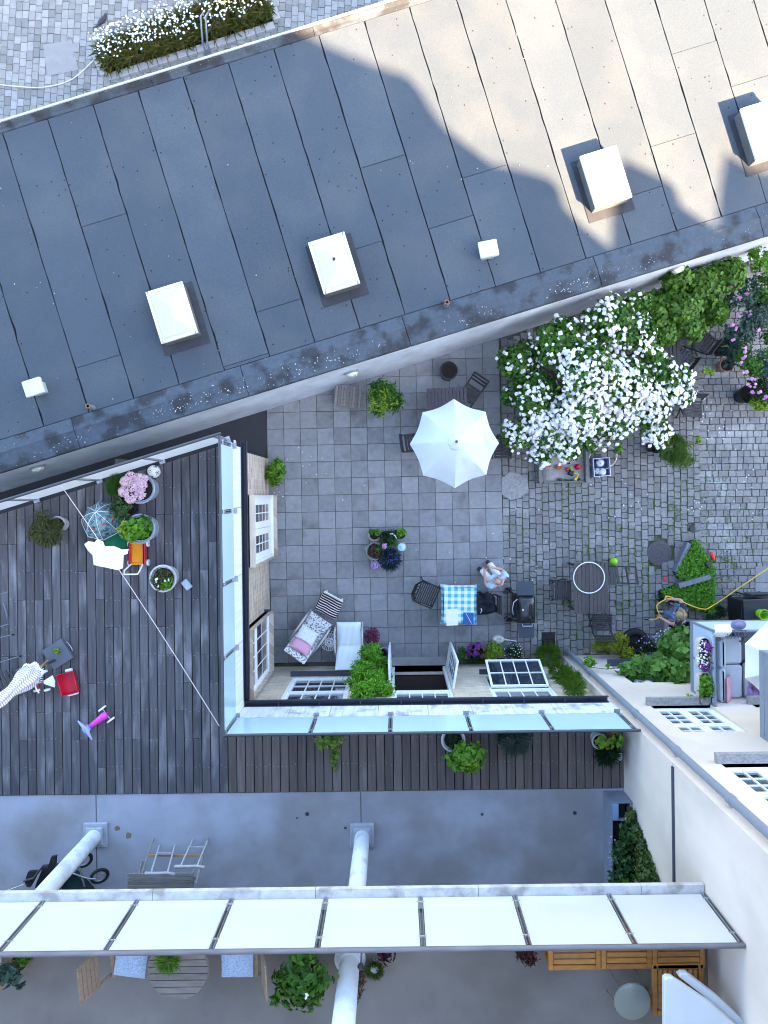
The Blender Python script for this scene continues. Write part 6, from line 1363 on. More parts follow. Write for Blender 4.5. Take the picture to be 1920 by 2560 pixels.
def person(label, loc, rz, pose, shirt, trousers, hair_mat, hair, extra=None):
    """pose: dict of joint positions in local space; +x is where the person faces"""
    t = thing('person', label, 'person', loc, rz); J = pose
    names = ['pelvis', 'waist', 'chest', 'neck', 'head0', 'head1', 'ls', 'le', 'lw', 'lh', 'rs', 're', 'rw', 'rh', 'lhip', 'lk', 'la', 'lt', 'rhip', 'rk', 'ra', 'rt']
    rad = dict(pelvis=(.13, .11), waist=(.12, .10), chest=(.14, .10), neck=.05, head0=.075, head1=.085, ls=.06, le=.042, lw=.028, lh=.036, rs=.06, re=.042, rw=.028, rh=.036, lhip=.085, lk=.06, la=.04, lt=.04, rhip=.085, rk=.06, ra=.04, rt=.04)
    E = [('pelvis', 'waist'), ('waist', 'chest'), ('chest', 'neck'), ('neck', 'head0'), ('head0', 'head1'), ('chest', 'ls'), ('ls', 'le'), ('le', 'lw'), ('lw', 'lh'), ('chest', 'rs'), ('rs', 're'), ('re', 'rw'), ('rw', 'rh'), ('pelvis', 'lhip'), ('lhip', 'lk'), ('lk', 'la'), ('la', 'lt'), ('pelvis', 'rhip'), ('rhip', 'rk'), ('rk', 'ra'), ('ra', 'rt')]
    body = ensure_skin([(*J[n], rad[n]) for n in names], [(names.index(a), names.index(b)) for a, b in E], 'body', SKIN, t)
    f = .018; sn = ['pelvis', 'waist', 'chest', 'ls', 'lsl', 'rs', 'rsl']; J2 = dict(J); J2['lsl'] = Vector(J['ls']).lerp(Vector(J['le']), shirt[1]); J2['rsl'] = Vector(J['rs']).lerp(Vector(J['re']), shirt[1]); r2 = dict(rad); r2['lsl'] = r2['rsl'] = .048
    sr = lambda n: tuple(x + f for x in (r2[n] if hasattr(r2[n], '__len__') else (r2[n], r2[n])))
    ensure_skin([(*J2[n], sr(n)) for n in sn], [(0, 1), (1, 2), (2, 3), (3, 4), (2, 5), (5, 6)], 'shirt', shirt[0], t)
    tn = ['pelvis', 'lhip', 'lk', 'la', 'rhip', 'rk', 'ra']; ensure_skin([(*J[n], tuple(x + .014 for x in (rad[n] if hasattr(rad[n], '__len__') else (rad[n], rad[n])))) for n in tn], [(0, 1), (1, 2), (2, 3), (0, 4), (4, 5), (5, 6)], 'trousers', trousers, t)
    for s_ in ('l', 'r'):
        h = Vector(J[s_ + 'h']); d = (h - Vector(J[s_ + 'w'])).normalized(); up = Vector((0, 0, 1)); side = d.cross(up).normalized(); up = side.cross(d); mb = MB()
        for k in range(4):
            b = h + side * (.024 * (k - 1.5)); L_ = (.062, .072, .068, .052)[k]; mb.tube([b, b + d * L_ * .5 - up * .006, b + d * L_ * .75 - up * .028, b + d * L_ * .72 - up * .05], [.010, .009, .008, .006], 6)
        sg = 1 if s_ == 'l' else -1; mb.tube([h - d * .03 + side * .03 * sg, h + side * .055 * sg - up * .01, h + d * .03 + side * .06 * sg - up * .02], [.012, .010, .007], 6); mb.build('fingers', SKIN, t, 60)
        a_, tt = Vector(J[s_ + 'a']), Vector(J[s_ + 't']); dd = (tt - a_); dd.z = 0; ang = math.atan2(dd.y, dd.x); MB().rbox(a_.lerp(tt, .5) + Vector((0, 0, -.02)), (.26, .10, .08), .02, ang).build('shoe', M('shoe_dark', (.03, .03, .035), .6), t)
    h0, h1 = Vector(J['head0']), Vector(J['head1']); hd = (h1 - h0).normalized(); fw = Vector(J['face']).normalized(); c = h0.lerp(h1, .55); rt = fw.cross(hd).normalized()
    fc = MB().tube([c + fw * .085 + hd * .01, c + fw * .118 - hd * .03], [.012, .018], 6); 
    for s_ in (-1, 1): fc.sphere(c + rt * .098 * s_ - hd * .005, .024, 8, 6, (.6, .6, 1.2))
    fc.build('nose_and_ears', SKIN, t, 60); ey = MB()
    for s_ in (-1, 1): ey.sphere(c + fw * .088 + rt * .035 * s_ + hd * .02, .011, 8, 6)
    ey.build('eyes', M('eye_dark', (.03, .03, .04), .3), t); MB().tube([c + fw * .092 - hd * .07 + rt * .025, c + fw * .098 - hd * .072, c + fw * .092 - hd * .07 - rt * .025], .007, 6).build('mouth', M('lip', (.40, .12, .11), .5), t)
    hair(t, c, hd, fw, rt, hair_mat); return t
def fringe_hair(t, c, hd, fw, rt, mat):       # balding crown, grey round the back
    g = rng_(); p = []; 
    for _ in range(420):
        a = g.uniform(-2.3, 2.3); v = -fw * math.cos(a) + rt * math.sin(a); u = g.uniform(-.35, .62); d = (v * math.sqrt(1 - u * u) + hd * u); p.append((c + d * .098, d))
    leaf_cloud('hair', [tuple(x[0]) for x in p], [tuple(x[1]) for x in p], .045, .014, mat, t, g, .2, .3, along=[tuple(-hd * .6 - fw * .5) for _ in p])
def long_hair(t, c, hd, fw, rt, mat):
    MB().sphere((0, 0, 0), .104, 16, 12, (1, 1, 1.05)).xf(Matrix.Translation(c - fw * .018 + hd * .018)).build('hair_cap', mat, t, 60); g = rng_(); mb = MB()
    for k in range(90):
        a = g.uniform(-1.9, 1.9); v = -fw * math.cos(a) + rt * math.sin(a); s = c + hd * g.uniform(.0, .1) + v * .095; e = s - hd * g.uniform(.10, .24) + v * g.uniform(.02, .07); mb.tube([s, (s + e) / 2 + v * .025, e], [.010, .009, .003], 5)
    mb.build('hair', mat, t, 60)
seat_p = dict(pelvis=(0, 0, .52), waist=(.02, 0, .68), chest=(.05, 0, .90), neck=(.06, 0, 1.06), head0=(.08, 0, 1.15), head1=(.10, 0, 1.26), ls=(.04, .19, .98), le=(.16, .25, .76), lw=(.36, .12, .80), lh=(.44, .06, .83), rs=(.04, -.19, .98), re=(.16, -.25, .76), rw=(.36, -.10, .80), rh=(.44, -.04, .83), lhip=(.05, .10, .50), lk=(.40, .12, .50), la=(.24, .12, .08), lt=(.38, .13, .05), rhip=(.05, -.10, .50), rk=(.40, -.12, .50), ra=(.24, -.12, .08), rt=(.38, -.13, .05), face=(1, 0, -.25))
pl = at(1248, 1457, 0, .9); t = person('grey haired person in a pale blue shirt sitting and looking at a phone', pl, R(128), seat_p, (M('pale_blue_cotton', (.42, .56, .66), .85, .12, 14), .75), M('white_cotton', (.72, .73, .72), .85, .08), leafmat('hair_grey', (.42, .40, .38), (.62, .60, .57), trans=.05), fringe_hair)
ph = Vector((math.cos(R(128)), math.sin(R(128)), 0)); pm_ = tag(MB().rbox((0, 0, 0), (.15, .075, .01), .004).build('phone', DARKSTEEL, None, None, pl + ph * .50 + Vector((0, 0, .85)), R(128)), 'mobile phone held by the person in the pale blue shirt', 'phone')
t = thing('stool', 'low dark stool under the person in the pale blue shirt', 'stool', (pl.x, pl.y, 0), R(128)); MB().lathe([(.17, .38), (.18, .40), (.17, .42), (0, .425)], 20).build('seat', DARKWOOD, t, 40)
for k in range(4): a = k * 1.57 + .78; MB().bar((.12 * math.cos(a), .12 * math.sin(a), .39), (.17 * math.cos(a), .17 * math.sin(a), 0), .028).build('leg', DARKWOOD, t)
stand_p = dict(pelvis=(0, 0, .92), waist=(.04, 0, 1.06), chest=(.12, 0, 1.26), neck=(.19, 0, 1.40), head0=(.24, 0, 1.47), head1=(.28, 0, 1.58), ls=(.12, .19, 1.33), le=(.20, .27, 1.10), lw=(.36, .22, .98), lh=(.43, .20, .96), rs=(.12, -.19, 1.33), re=(.14, -.30, 1.10), rw=(.30, -.26, .96), rh=(.37, -.23, .93), lhip=(.0, .10, .90), lk=(.06, .11, .48), la=(.0, .12, .08), lt=(.16, .14, .05), rhip=(.0, -.10, .90), rk=(-.10, -.11, .48), ra=(-.20, -.12, .08), rt=(-.06, -.13, .05), face=(.8, 0, -.6))
pl2 = at(1712, 1538, 0, 1.2); person('blonde person in a navy T-shirt and jeans watering with a yellow hose', pl2, R(165), stand_p, (M('navy_cotton', (.020, .026, .045), .85, .15), .55), M('blue_denim', (.13, .20, .36), .85, .2, 30), M('blonde_hair', (.30, .21, .11), .6, .3, 60), long_hair)
def w2(p): a = R(165); return pl2 + Vector((p[0] * math.cos(a) - p[1] * math.sin(a), p[0] * math.sin(a) + p[1] * math.cos(a), p[2]))
hs = [P(1965, 1395, .25), P(1920, 1421, .3), P(1850, 1468, .32), P(1785, 1512, .38), P(1752, 1522, .6), w2((.30, -.30, .85)), w2((.40, -.22, .93)), w2((.56, -.04, .96)), w2((.44, .19, .96)), w2((.50, .30, .80)), w2((.56, .33, .72))]
def smooth_path(pts, n=8):
    out = []; q = [pts[0]] + pts + [pts[-1]]
    for i in range(1, len(q) - 2):
        for k in range(n):
            u = k / n; p0, p1, p2, p3 = q[i-1], q[i], q[i+1], q[i+2]; out.append(.5 * ((2 * p1) + (p2 - p0) * u + (2*p0 - 5*p1 + 4*p2 - p3) * u * u + (3*p1 - p0 - 3*p2 + p3) * u ** 3))
    return out + [pts[-1]]
t = thing('garden_hose', 'yellow garden hose stretched from the right edge to the person watering', 'hose', (pl2.x, pl2.y, 0)); W(t, MB().tube(smooth_path(hs), .013, 8).build('hose', M('yellow_rubber', (.72, .44, .02), .5, .1), None, 60)); W(t, MB().tube([hs[-1], hs[-1] + (hs[-1] - hs[-2]).normalized() * .12], [.018, .012], 8).build('nozzle', BLACK, None, 60))
# ================================================================ things on the deck
p = P(385, 1179, DZ + .11); football('black and white football at the top of the wooden deck', (p.x, p.y, DZ + .112), .112)
# clothes line with laundry
l0, l1 = P(150, 1210, 5.42), P(548, 1815, 5.50)
t = thing('clothes_line', 'thin white washing line stretched diagonally across the wooden deck', 'washing line', (l0.x, l0.y, DZ)); W(t, MB().tube([l0.lerp(l1, k / 20) + Vector((0, 0, -.10 * math.sin(math.pi * k / 20))) for k in range(21)], .006, 6).build('line', M('line_cord', (.62, .52, .48), .8, .15)))
def lineZ(p): return 5.40
def laundry(name, label, cat, pts, mat, drop, z):
    c = P(*pts[0], z); t = thing(name, label, cat, (c.x, c.y, DZ)); ol = dense(local(t, pts, z), 4); d = (l1 - l0); d.z = 0; d.normalize(); nrm = Vector((-d.y, d.x, 0)); o_ = l0 - t.location
    def zf(x, y): s_ = (Vector((x, y, 0)) - Vector((o_.x, o_.y, 0))).dot(nrm); return z - DZ - drop * max(0, abs(s_) - .03) + .012 * math.sin(20 * x + 9 * y)
    sheet(ol, zf, 7, .012).build('cloth', mat, t, 60); return t
laundry('white_shirt', 'white shirt pegged over the washing line beside the green towel', 'shirt', [(201, 1362), (216, 1354), (234, 1356), (243, 1348), (257, 1354), (262, 1366), (280, 1366), (306, 1379), (314, 1374), (312, 1386), (303, 1389), (305, 1421), (295, 1425), (222, 1415), (224, 1390), (210, 1378)], CLOTH_W, .55, 5.40)
t = thing('green_towel', 'dark green towel crumpled on the deck under the clear umbrella', 'towel', at(285, 1362, DZ)); sheet(dense(local(t, [(258, 1362), (272, 1340), (300, 1330), (318, 1338), (320, 1352), (312, 1380), (296, 1374), (286, 1366)], DZ + .05), 4), lambda x, y: .05 + .025 * math.sin(18 * x + 7 * y) + .015 * math.sin(31 * y), 6, .02).build('cloth', M('green_cloth', (.006, .13, .055), .9, .15, 10), t, 60)
# child's clear umbrella
def clear_mat():
    m = bpy.data.materials.new('clear_vinyl'); m.use_nodes = True; nt = m.node_tree; N = nt.nodes; L = nt.links; bs = N['Principled BSDF']; bs.inputs['Roughness'].default_value = .12
    tc = N.new('ShaderNodeTexCoord'); nz = N.new('ShaderNodeTexNoise'); nz.inputs['Scale'].default_value = 20; nz.inputs['Detail'].default_value = 4; L.new(tc.outputs['Object'], nz.inputs['Vector'])
    cr = N.new('ShaderNodeValToRGB'); e = cr.color_ramp.elements; e[0].position = .36; e[0].color = (.06, .15, .18, 1); e[1].position = .60; e[1].color = (.38, .58, .55, 1); L.new(nz.outputs[0], cr.inputs[0]); L.new(cr.outputs[0], bs.inputs['Base Color'])
    tr = N.new('ShaderNodeBsdfTransparent'); tr.inputs[0].default_value = (.80, .93, .92, 1); mx = N.new('ShaderNodeMixShader'); mx.inputs[0].default_value = .52; L.new(tr.outputs[0], mx.inputs[1]); L.new(bs.outputs[0], mx.inputs[2]); L.new(mx.outputs[0], N['Material Output'].inputs[0]); return m
t = thing('child_umbrella', 'open clear plastic child umbrella with a sea life print on the deck', 'umbrella', at(250, 1306, DZ, .2), R(8)); t.rotation_euler = (R(-26), R(4), R(8)); UR2 = .37
def dome(i, k, K=7): f = k / K; a = 2 * math.pi * i / 8; return Vector((UR2 * math.sin(f * 1.35) / math.sin(1.35) * math.cos(a), UR2 * math.sin(f * 1.35) / math.sin(1.35) * math.sin(a), .05 + .36 * (math.cos(f * 1.35) - math.cos(1.35)) / (1 - math.cos(1.35))))
vin = clear_mat()
for i in range(8):
    mb = MB(); vs_ = []
    for k in range(8):
        a, b = dome(i, k), dome(i + 1, k); vs_ += [a, (a + b) / 2 * (1.0 if k == 0 else .995), b]
    mb.add(vs_, [(k*3+j, k*3+j+3, k*3+j+4, k*3+j+1) for k in range(7) for j in range(2)]); mb.build('panel', vin, t, 60)
    MB().tube([dome(i, k) * 1.004 for k in range(8)], .0038, 5).build('rib', WHITE, t, 60)
    a, b = dome(i, 7), dome(i + 1, 7); MB().tube([a, b], .0045, 5).build('hem', WHITE, t)
MB().tube([(0, 0, .46), (0, 0, .41), (0, 0, -.12)], .007, 6).build('shaft', STEEL, t)
for i, f, w_, m_ in ((5.5, .55, .09, M('red_toy')), (6.6, .5, .06, M('red_toy')), (4.6, .62, .07, F_PURPLE), (6.4, .8, .07, BLACK), (2.6, .5, .05, M('red_toy')), (7.5, .55, .06, M('orange_toy')), (5.2, .35, .035, M('red_toy'))):
    k = int(f * 7); a = dome(i, f * 7) * 1.012; n_ = a.normalized(); s_ = Vector((-math.sin(2*math.pi*i/8), math.cos(2*math.pi*i/8), 0)); d_ = n_.cross(s_); g = rng_()
    MB().add([a] + [a + (s_ * math.cos(q) + d_ * .55 * math.sin(q)) * w_ * .5 * g.uniform(.7, 1.2) for q in (0, .8, 1.6, 2.4, 3.1, 3.9, 4.7, 5.5)], [(0, 1 + j, 1 + (j + 1) % 8) for j in range(8)]).build('print', m_, t)
# toy cart
t = thing('toy_cart', 'red toy cart with yellow bed, white wheels and white push bar', 'toy', at(342, 1384, DZ, .15), R(0))
for sx_ in (-1, 1): MB().rbox((sx_ * .125, 0, .12), (.035, .38, .12), .012).build('side', PLASTIC_R, t)
MB().box((0, 0, .09), (.215, .34, .02)).build('bed', M('toy_orange', (.80, .32, .01), .4), t); MB().box((0, .18, .12), (.215, .02, .08)).box((0, -.18, .12), (.215, .02, .08)).build('end_board', M('toy_orange'), t)
for sx_ in (-1, 1):
    for sy_ in (-1, 1): w_ = MB().tube([(sx_ * .148, sy_ * .165, .055), (sx_ * .178, sy_ * .165, .055)], .055, 16).build('wheel', WHITE, t, 40); MB().tube([(sx_ * .150, sy_ * .165, .055), (sx_ * .182, sy_ * .165, .055)], .022, 10).build('hub', M('hub_grey', (.25, .25, .27), .5), w_)
MB().tube([(-.10, -.18, .14), (-.145, -.27, .34), (-.13, -.33, .40), (.10, -.33, .40), (.12, -.27, .34), (.10, -.18, .14)], .013, 8).build('push_bar', WHITE, t, 60)
# closed parasol in its slab
t = thing('parasol_stand', 'square grey stone parasol stand with a wire handle on the deck', 'parasol stand', at(143, 1636, DZ, .06), R(32)); MB().rbox((0, 0, .03), (.40, .40, .06), .006).build('slab', M('base_stone', (.105, .115, .135), .8, .12, 40, bump=.2, bscale=200), t); MB().tube([(.20, .10, .03), (.25, .10, .05), (.27, .05, .06), (.27, -.05, .06), (.25, -.10, .05), (.20, -.10, .03)], .007, 6).build('handle', STEEL, t, 60)
MB().tube([(-.1, -.06, .05), (-.1, -.06, .30)], .025, 10).build('socket', DARKSTEEL, t); crown(t, (.05, .04, .12), (.05, .05, .05), 50, .05, .03, LIME, 5, name='sprig'); MB().lathe([(.035, .06), (.045, .10), (0, .105)], 10, (.05, .04, 0)).build('sprig_pot', GREEN, t)
b0, b1 = P(120, 1652, DZ + .1), P(-18, 1766, 6.35)
t = thing('closed_parasol', 'closed lilac striped parasol with a white frill on a wooden pole', 'parasol', b0); ax_ = (b1 - b0); Lp = ax_.length; q_ = ax_.to_track_quat('Z', 'Y'); t.rotation_mode = 'QUATERNION'; t.rotation_quaternion = q_
MB().tube([(0, 0, 0), (0, 0, Lp)], .02, 10).build('pole', M('pine_pole', (.46, .26, .10), .6, .15), t, 40)
def fold(a, b): th = a * 2 * math.pi; r_ = (.155 - .09 * b + .02 * math.sin(9 * b)) * (1 + .16 * math.sin(6 * th + 5 * b)) ; return (r_ * math.cos(th), r_ * math.sin(th), Lp * (.34 + .66 * b))
MB().grid(48, 18, fold).build('canopy', pattern_mat('lilac_stripes', lambda N, L, v: stripes(N, L, v, 2, .05, (.24, .19, .33), (.72, .66, .68), .45)), t, 60)
g = rng_(); fr_ = MB()
for k in range(40): th = k * .157; r_ = .16 * (1 + .15 * math.sin(6 * th)); a = Vector((r_ * math.cos(th), r_ * math.sin(th), Lp * .345)); fr_.add([a, a + Vector((-.03 * math.sin(th), .03 * math.cos(th), -.01)), a + Vector((.03 * math.cos(th), .03 * math.sin(th), -.09)), a + Vector((.02 * math.sin(th), -.02 * math.cos(th), -.08))], [(0, 1, 2), (0, 2, 3)])
fr_.build('frill', WHITE, t)
# tricycle and trailer
t = thing('toy_tricycle', 'small red and white tricycle under the closed parasol', 'tricycle', at(98, 1708, DZ, .2), R(10)); MB().tube([(-.08, -.10, .10), (.0, .0, .20), (.10, .0, .22), (.16, .02, .2)], .018, 8).build('frame', PLASTIC_R, t, 60)
MB().add([(.10, -.02, .24), (.10, .03, .24), (.28, .10, .27), (.32, .0, .30), (.28, -.11, .27)], [(0, 4, 3), (0, 3, 1), (1, 3, 2)]).add([(.10, -.02, .22), (.10, .03, .22), (.28, .10, .25), (.32, .0, .28), (.28, -.11, .25)], [(3, 4, 0), (1, 3, 0), (2, 3, 1)]).build('saddle', WHITE, t); MB().tube([(.0, .16, .30), (.0, .02, .32), (-.02, -.04, .3), (.02, -.15, .30)], .012, 8).build('handlebar', WHITE, t, 60)
for c in ((-.14, -.14, .055), (.04, -.16, .06), (.05, .16, .06)): MB().tube([Vector(c) + Vector((0, -.015, 0)), Vector(c) + Vector((0, .015, 0))], .055, 14).build('wheel', WHITE, t, 40)
t = thing('toy_wagon', 'bright red plastic toy wagon tray with white wheels on the deck', 'toy', at(169, 1709, DZ, .14), R(14))
wg = MB()
def tray(a, b): e = max(abs(2 * a - 1), abs(2 * b - 1)); return ((a - .5) * .29, (b - .5) * .37, .06 + (.09 if e > .93 else .0) + (.0))
wg.grid(22, 26, tray, .012); wg.build('tray', PLASTIC_R, t); MB().tube([(-.145, -.185, .155), (.145, -.185, .155), (.145, .185, .155), (-.145, .185, .155)], .012, 6, True).build('rim', PLASTIC_R, t, 60)
for sy_ in (-1, 1): MB().tube([(-.08 if sy_ < 0 else .0 - .02, sy_ * .205, .05), (.09, sy_ * .205, .05)], .03, 10).build('wheel', WHITE, t, 40)
MB().tube([(-.14, .0, .10), (-.22, .02, .12)], .015, 8).build('hitch', PLASTIC_R, t)
t = thing('toy_scooter', 'pink ride-on toy with a lilac steering bar and white wheels', 'toy', at(244, 1802, DZ, .18), R(36)); PK = M('hot_pink', (.78, .06, .56), .4, .05); LB = M('lilac_plastic', (.34, .36, .72), .4, .05)
MB().tube([(-.17, 0, .14), (-.08, 0, .16), (.05, .0, .17), (.15, 0, .19), (.20, 0, .18)], [.035, .045, .055, .065, .04], 14).build('body', PK, t, 60)
MB().tube([(-.24, -.20, .24), (-.22, -.08, .25), (-.20, 0, .25), (-.22, .08, .25), (-.24, .20, .24)], [.012, .03, .045, .03, .012], 8).rbox((-.235, 0, .18), (.10, .12, .14), .02).build('handlebar', LB, t, 60)
for sy_ in (-1, 1): MB().tube([(.13, sy_ * .11, .06), (.13, sy_ * .14, .06)], .075, 16).build('wheel', WHITE, t, 40)
MB().tube([(-.23, -.02, .05), (-.23, .02, .05)], .05, 14).build('wheel', WHITE, t, 40); MB().tube([(.13, -.12, .06), (.13, .12, .06)], .008, 6).build('axle', STEEL, t)
# metal chair cut by the left edge
t = thing('steel_deck_chair', 'folded dark metal deck chair cut off by the left edge of the picture', 'deck chair', at(-5, 1640, DZ, .2)); TB = M('tube_grey', (.13, .15, .19), .4, .1, metal=.4)
for pts in ([(10, 1508), (18, 1540), (22, 1562)], [(-20, 1573), (22, 1560)], [(-20, 1598), (32, 1587)], [(-20, 1662), (50, 1641)], [(40, 1676), (75, 1660)], [(-20, 1492), (20, 1480)]): W(t, MB().tube([P(x, y, DZ + .25) if i % 2 else P(x, y, DZ + .12) for i, (x, y) in enumerate(pts)], .011 if len(pts) == 2 else .017, 8).build('tube', TB, None, 60))
for x, y in ((32, 1587), (50, 1641)): q = P(x, y, DZ + .25); W(t, MB().tube([q - Vector((0, 0, .03)), q + Vector((0, 0, .02))], .016, 10).build('foot', BLACK))
for k in range(7): a = P(-30 + k * 14, 1668 + k * 3, DZ + .2); W(t, MB().bar(a, a + Vector((.22, -.40, .06)), .05, .014).build('slat', DARKWOOD))
# ================================================================ terrace
t = thing('folded_stroller', 'folded black stroller with spoked wheels lying behind the left column', 'stroller', at(185, 2175, TZ, .2)); G_ = M('stroller_cloth', (.012, .014, .018), .8, .2); DG = M('stroller_green', (.012, .040, .042), .8, .2)
for px, py, tl in ((249, 2190, (.5, .35)), (208, 2150, (.5, .3))):
    c = P(px, py, TZ + .17) - t.location; m_ = Matrix.Translation(c) @ Matrix.Rotation(tl[0], 4, 'Y') @ Matrix.Rotation(tl[1], 4, 'X')
    o = MB().tube([(.135 * math.cos(k * .2618), .135 * math.sin(k * .2618), 0) for k in range(24)], .026, 10, True).xf(m_).build('wheel', M('rubber'), t, 60)
    rim = MB().tube([(.105 * math.cos(k * .2618), .105 * math.sin(k * .2618), 0) for k in range(24)], .010, 6, True)
    for k in range(10): rim.bar((0, 0, 0), (.105 * math.cos(k * .628), .105 * math.sin(k * .628), 0), .006)
    rim.xf(m_).build('rim', STEEL, o, 60)
def T_(px, py, z): return P(px, py, TZ + z) - t.location
MB().tube([T_(178, 2182, .3), T_(215, 2195, .3), T_(240, 2198, .22)], .014, 8).tube([T_(197, 2160, .3), T_(205, 2195, .25), T_(212, 2216, .2)], .014, 8).build('frame', STEEL, t, 60)
MB().tube([T_(0, 2234, .3), T_(30, 2222, .32), T_(62, 2210, .34)], .010, 8).build('frame', STEEL, t, 60); MB().tube([T_(60, 2203, .40), T_(85, 2195, .46), T_(108, 2164, .48), T_(124, 2162, .44)], .02, 8).build('handle', M('handle_foam', (.05, .05, .055), .7), t, 60)
def pad(pts, z, h, m_): sheet(dense([tuple(T_(x, y, z)[:2]) for x, y in pts], 4), lambda x, y: z + .02 * math.sin(15 * x + 11 * y), 5, h).build('fabric', m_, t, 60)
pad([(62, 2208), (70, 2180), (92, 2180), (86, 2200), (76, 2218), (66, 2218)], .38, .06, G_); pad([(118, 2168), (128, 2142), (142, 2138), (138, 2162), (128, 2176)], .48, .05, G_); pad([(88, 2218), (105, 2170), (140, 2165), (160, 2150), (180, 2170), (150, 2225), (100, 2230)], .30, .10, G_); pad([(150, 2236), (158, 2205), (185, 2185), (215, 2212), (235, 2236)], .20, .12, DG)
# wooden table and two folded chairs
t = thing('folding_table', 'weathered wooden folding table on the terrace behind the balcony railing', 'table', at(402, 2206, TZ, .45)); sl = MB().rbox((0, 0, 0), (1.12, .055, .02), .004).mesh('slat', GREYWOOD)
for k in range(6): link('slat', sl, t, (0, -.20 + .066 * k, .45))
MB().box((-.45, -.03, .42), (.04, .36, .03)).box((.45, -.03, .42), (.04, .36, .03)).build('frame', GREYWOOD, t)
for sx_ in (-1, 1):
    for sy_ in (-1, 1): MB().bar((sx_ * .48, -.03 + sy_ * .15, 0), (sx_ * .44, -.03 - sy_ * .10, .43), .03).build('leg', GREYWOOD, t)
WP = M('bleached_wood', (.36, .36, .37), .75, .2, 14)
for lab, (ax0, ay0), (bx0, by0), z in (('folded bleached wooden chair leaning on the left of the terrace table', (385, 2134), (378, 2182), .75), ('folded bleached wooden chair leaning on the right of the terrace table', (470, 2120), (452, 2165), .80)):
    a, b = P(ax0, ay0, TZ + .30), P(bx0, by0, TZ + z); t = thing('folded_chair', lab, 'chair', (b.x, b.y, TZ)); a, b = a - t.location, b - t.location
    for dx in (0, .27): MB().bar(Vector((a.x + dx, a.y, .02)), b + Vector((dx, 0, 0)), .03, .025).build('upright', WP, t)
    m_ = a.lerp(b, .3); m_.z = .25; MB().bar(m_, m_ + Vector((.27, 0, 0)), .035, .02).build('rung', WP, t); MB().tube([b + Vector((-.10, -.02, -.02)), b + Vector((.08, .0, .02)), b + Vector((.27, .01, .03)), b + Vector((.38, -.03, .0))], [.03, .025, .025, .03], 8).build('seat_edge', WP, t, 60)
t = thing('wooden_ladder_frame', 'pale wooden frame with a cross rail behind the terrace table', 'chair frame', at(430, 2180, TZ, .35)); MB().bar((-.43, .42, .02), (-.50, -.02, .40), .03).build('upright', GREYWOOD, t); MB().bar((.52, .42, .02), (.46, -.10, .55), .03).build('upright', GREYWOOD, t); MB().bar((-.45, .22, .22), (.50, .22, .24), .04, .02).build('rail', M('pine_rail', (.38, .25, .15), .7, .15), t)
tag(MB().lathe([(.03, 0), (.07, .03), (.075, .05), (.065, .045), (.02, .012), (0, .012)], 18).build('white_bowl', PLASTIC_W, None, 50, at(532, 2230, TZ, .04)), 'small white bowl on the terrace just behind the railing', 'bowl')
# ================================================================ balcony at the bottom
t = thing('round_table', 'round weathered slatted table on the balcony', 'table', at(445, 2424, BZ, .70)); rT = .355
for k in range(9):
    y = -.32 + .08 * k; lo_, hi_ = y - .035, y + .035; ys_ = [lo_ + (hi_ - lo_) * q / 6 for q in range(7)]; ed_ = [math.sqrt(max(0, rT * rT - q * q)) for q in ys_]; MB().prism([(e_, q) for e_, q in zip(ed_, ys_)] + [(-e_, q) for e_, q in zip(ed_[::-1], ys_[::-1])], .689, .711).build('slat', M('grey_teak', (.17, .15, .13), .75, .25, 20, stretch=(.3, 1, 1), rand=.15), t)
MB().tube([(rT * math.cos(k * .2618), rT * math.sin(k * .2618), .69) for k in range(24)], .014, 6, True).build('rim', M('grey_teak'), t, 60); MB().box((0, 0, .67), (.06, .62, .03)).build('batten', M('grey_teak'), t)
for k in range(3): a = k * 2.094 + .5; MB().bar((.05 * math.cos(a), .05 * math.sin(a), .66), (.30 * math.cos(a), .30 * math.sin(a), 0), .035).build('leg', M('grey_teak'), t)
t = thing('potted_fern', 'small light green fern in a pot on the round balcony table', 'fern', at(420, 2398, BZ + .715, .12)); pot(t, .05, .10, TERRA); blades(t, (0, -.02, .09), 320, .11, .06, .11, .007, leafmat('leaf_fern'), lean=1.2)
PTK = M('pale_teak', (.24, .17, .11), .7, .25, 20)
def balcony_chair(label, px, py, rz): return slat_chair(label, px, py, BZ, rz, PTK, w=.42, d=.40, hs=.43, back=.46, tilt=.35, slats=6, backslats=5)
balcony_chair('wooden folding chair left of the round balcony table', 316, 2396, R(95)); balcony_chair('wooden folding chair right of the round balcony table', 605, 2400, R(-88))
CUSH = M('speckled_blue', (.34, .43, .56), .9, .5, 60)
for lab, px, py, rz in (('speckled blue seat cushion on the left balcony chair', 330, 2396, R(-8)), ('speckled blue seat cushion on the right balcony chair', 594, 2396, R(0))):
    t = thing('seat_cushion', lab, 'cushion', at(px, py, BZ, .46), rz); MB().grid(10, 10, lambda a, b: ((a - .5) * .38, (b - .5) * .42, .485 + .025 * (1 - abs(2*a-1) ** 5) * (1 - abs(2*b-1) ** 5)), .04).build('cushion', CUSH, t, 60)
t = thing('balcony_shrub', 'leafy green shrub in a pot against the balcony column', 'potted plant', at(758, 2440, BZ, .5)); pot(t, .16, .30, DARKSTEEL); stems(t, (0, 0, .28), .4, .4, 10)
bm_ = leafmat('leaf_balcony', (.025, .085, .008), (.075, .20, .014), (.13, .26, .03))
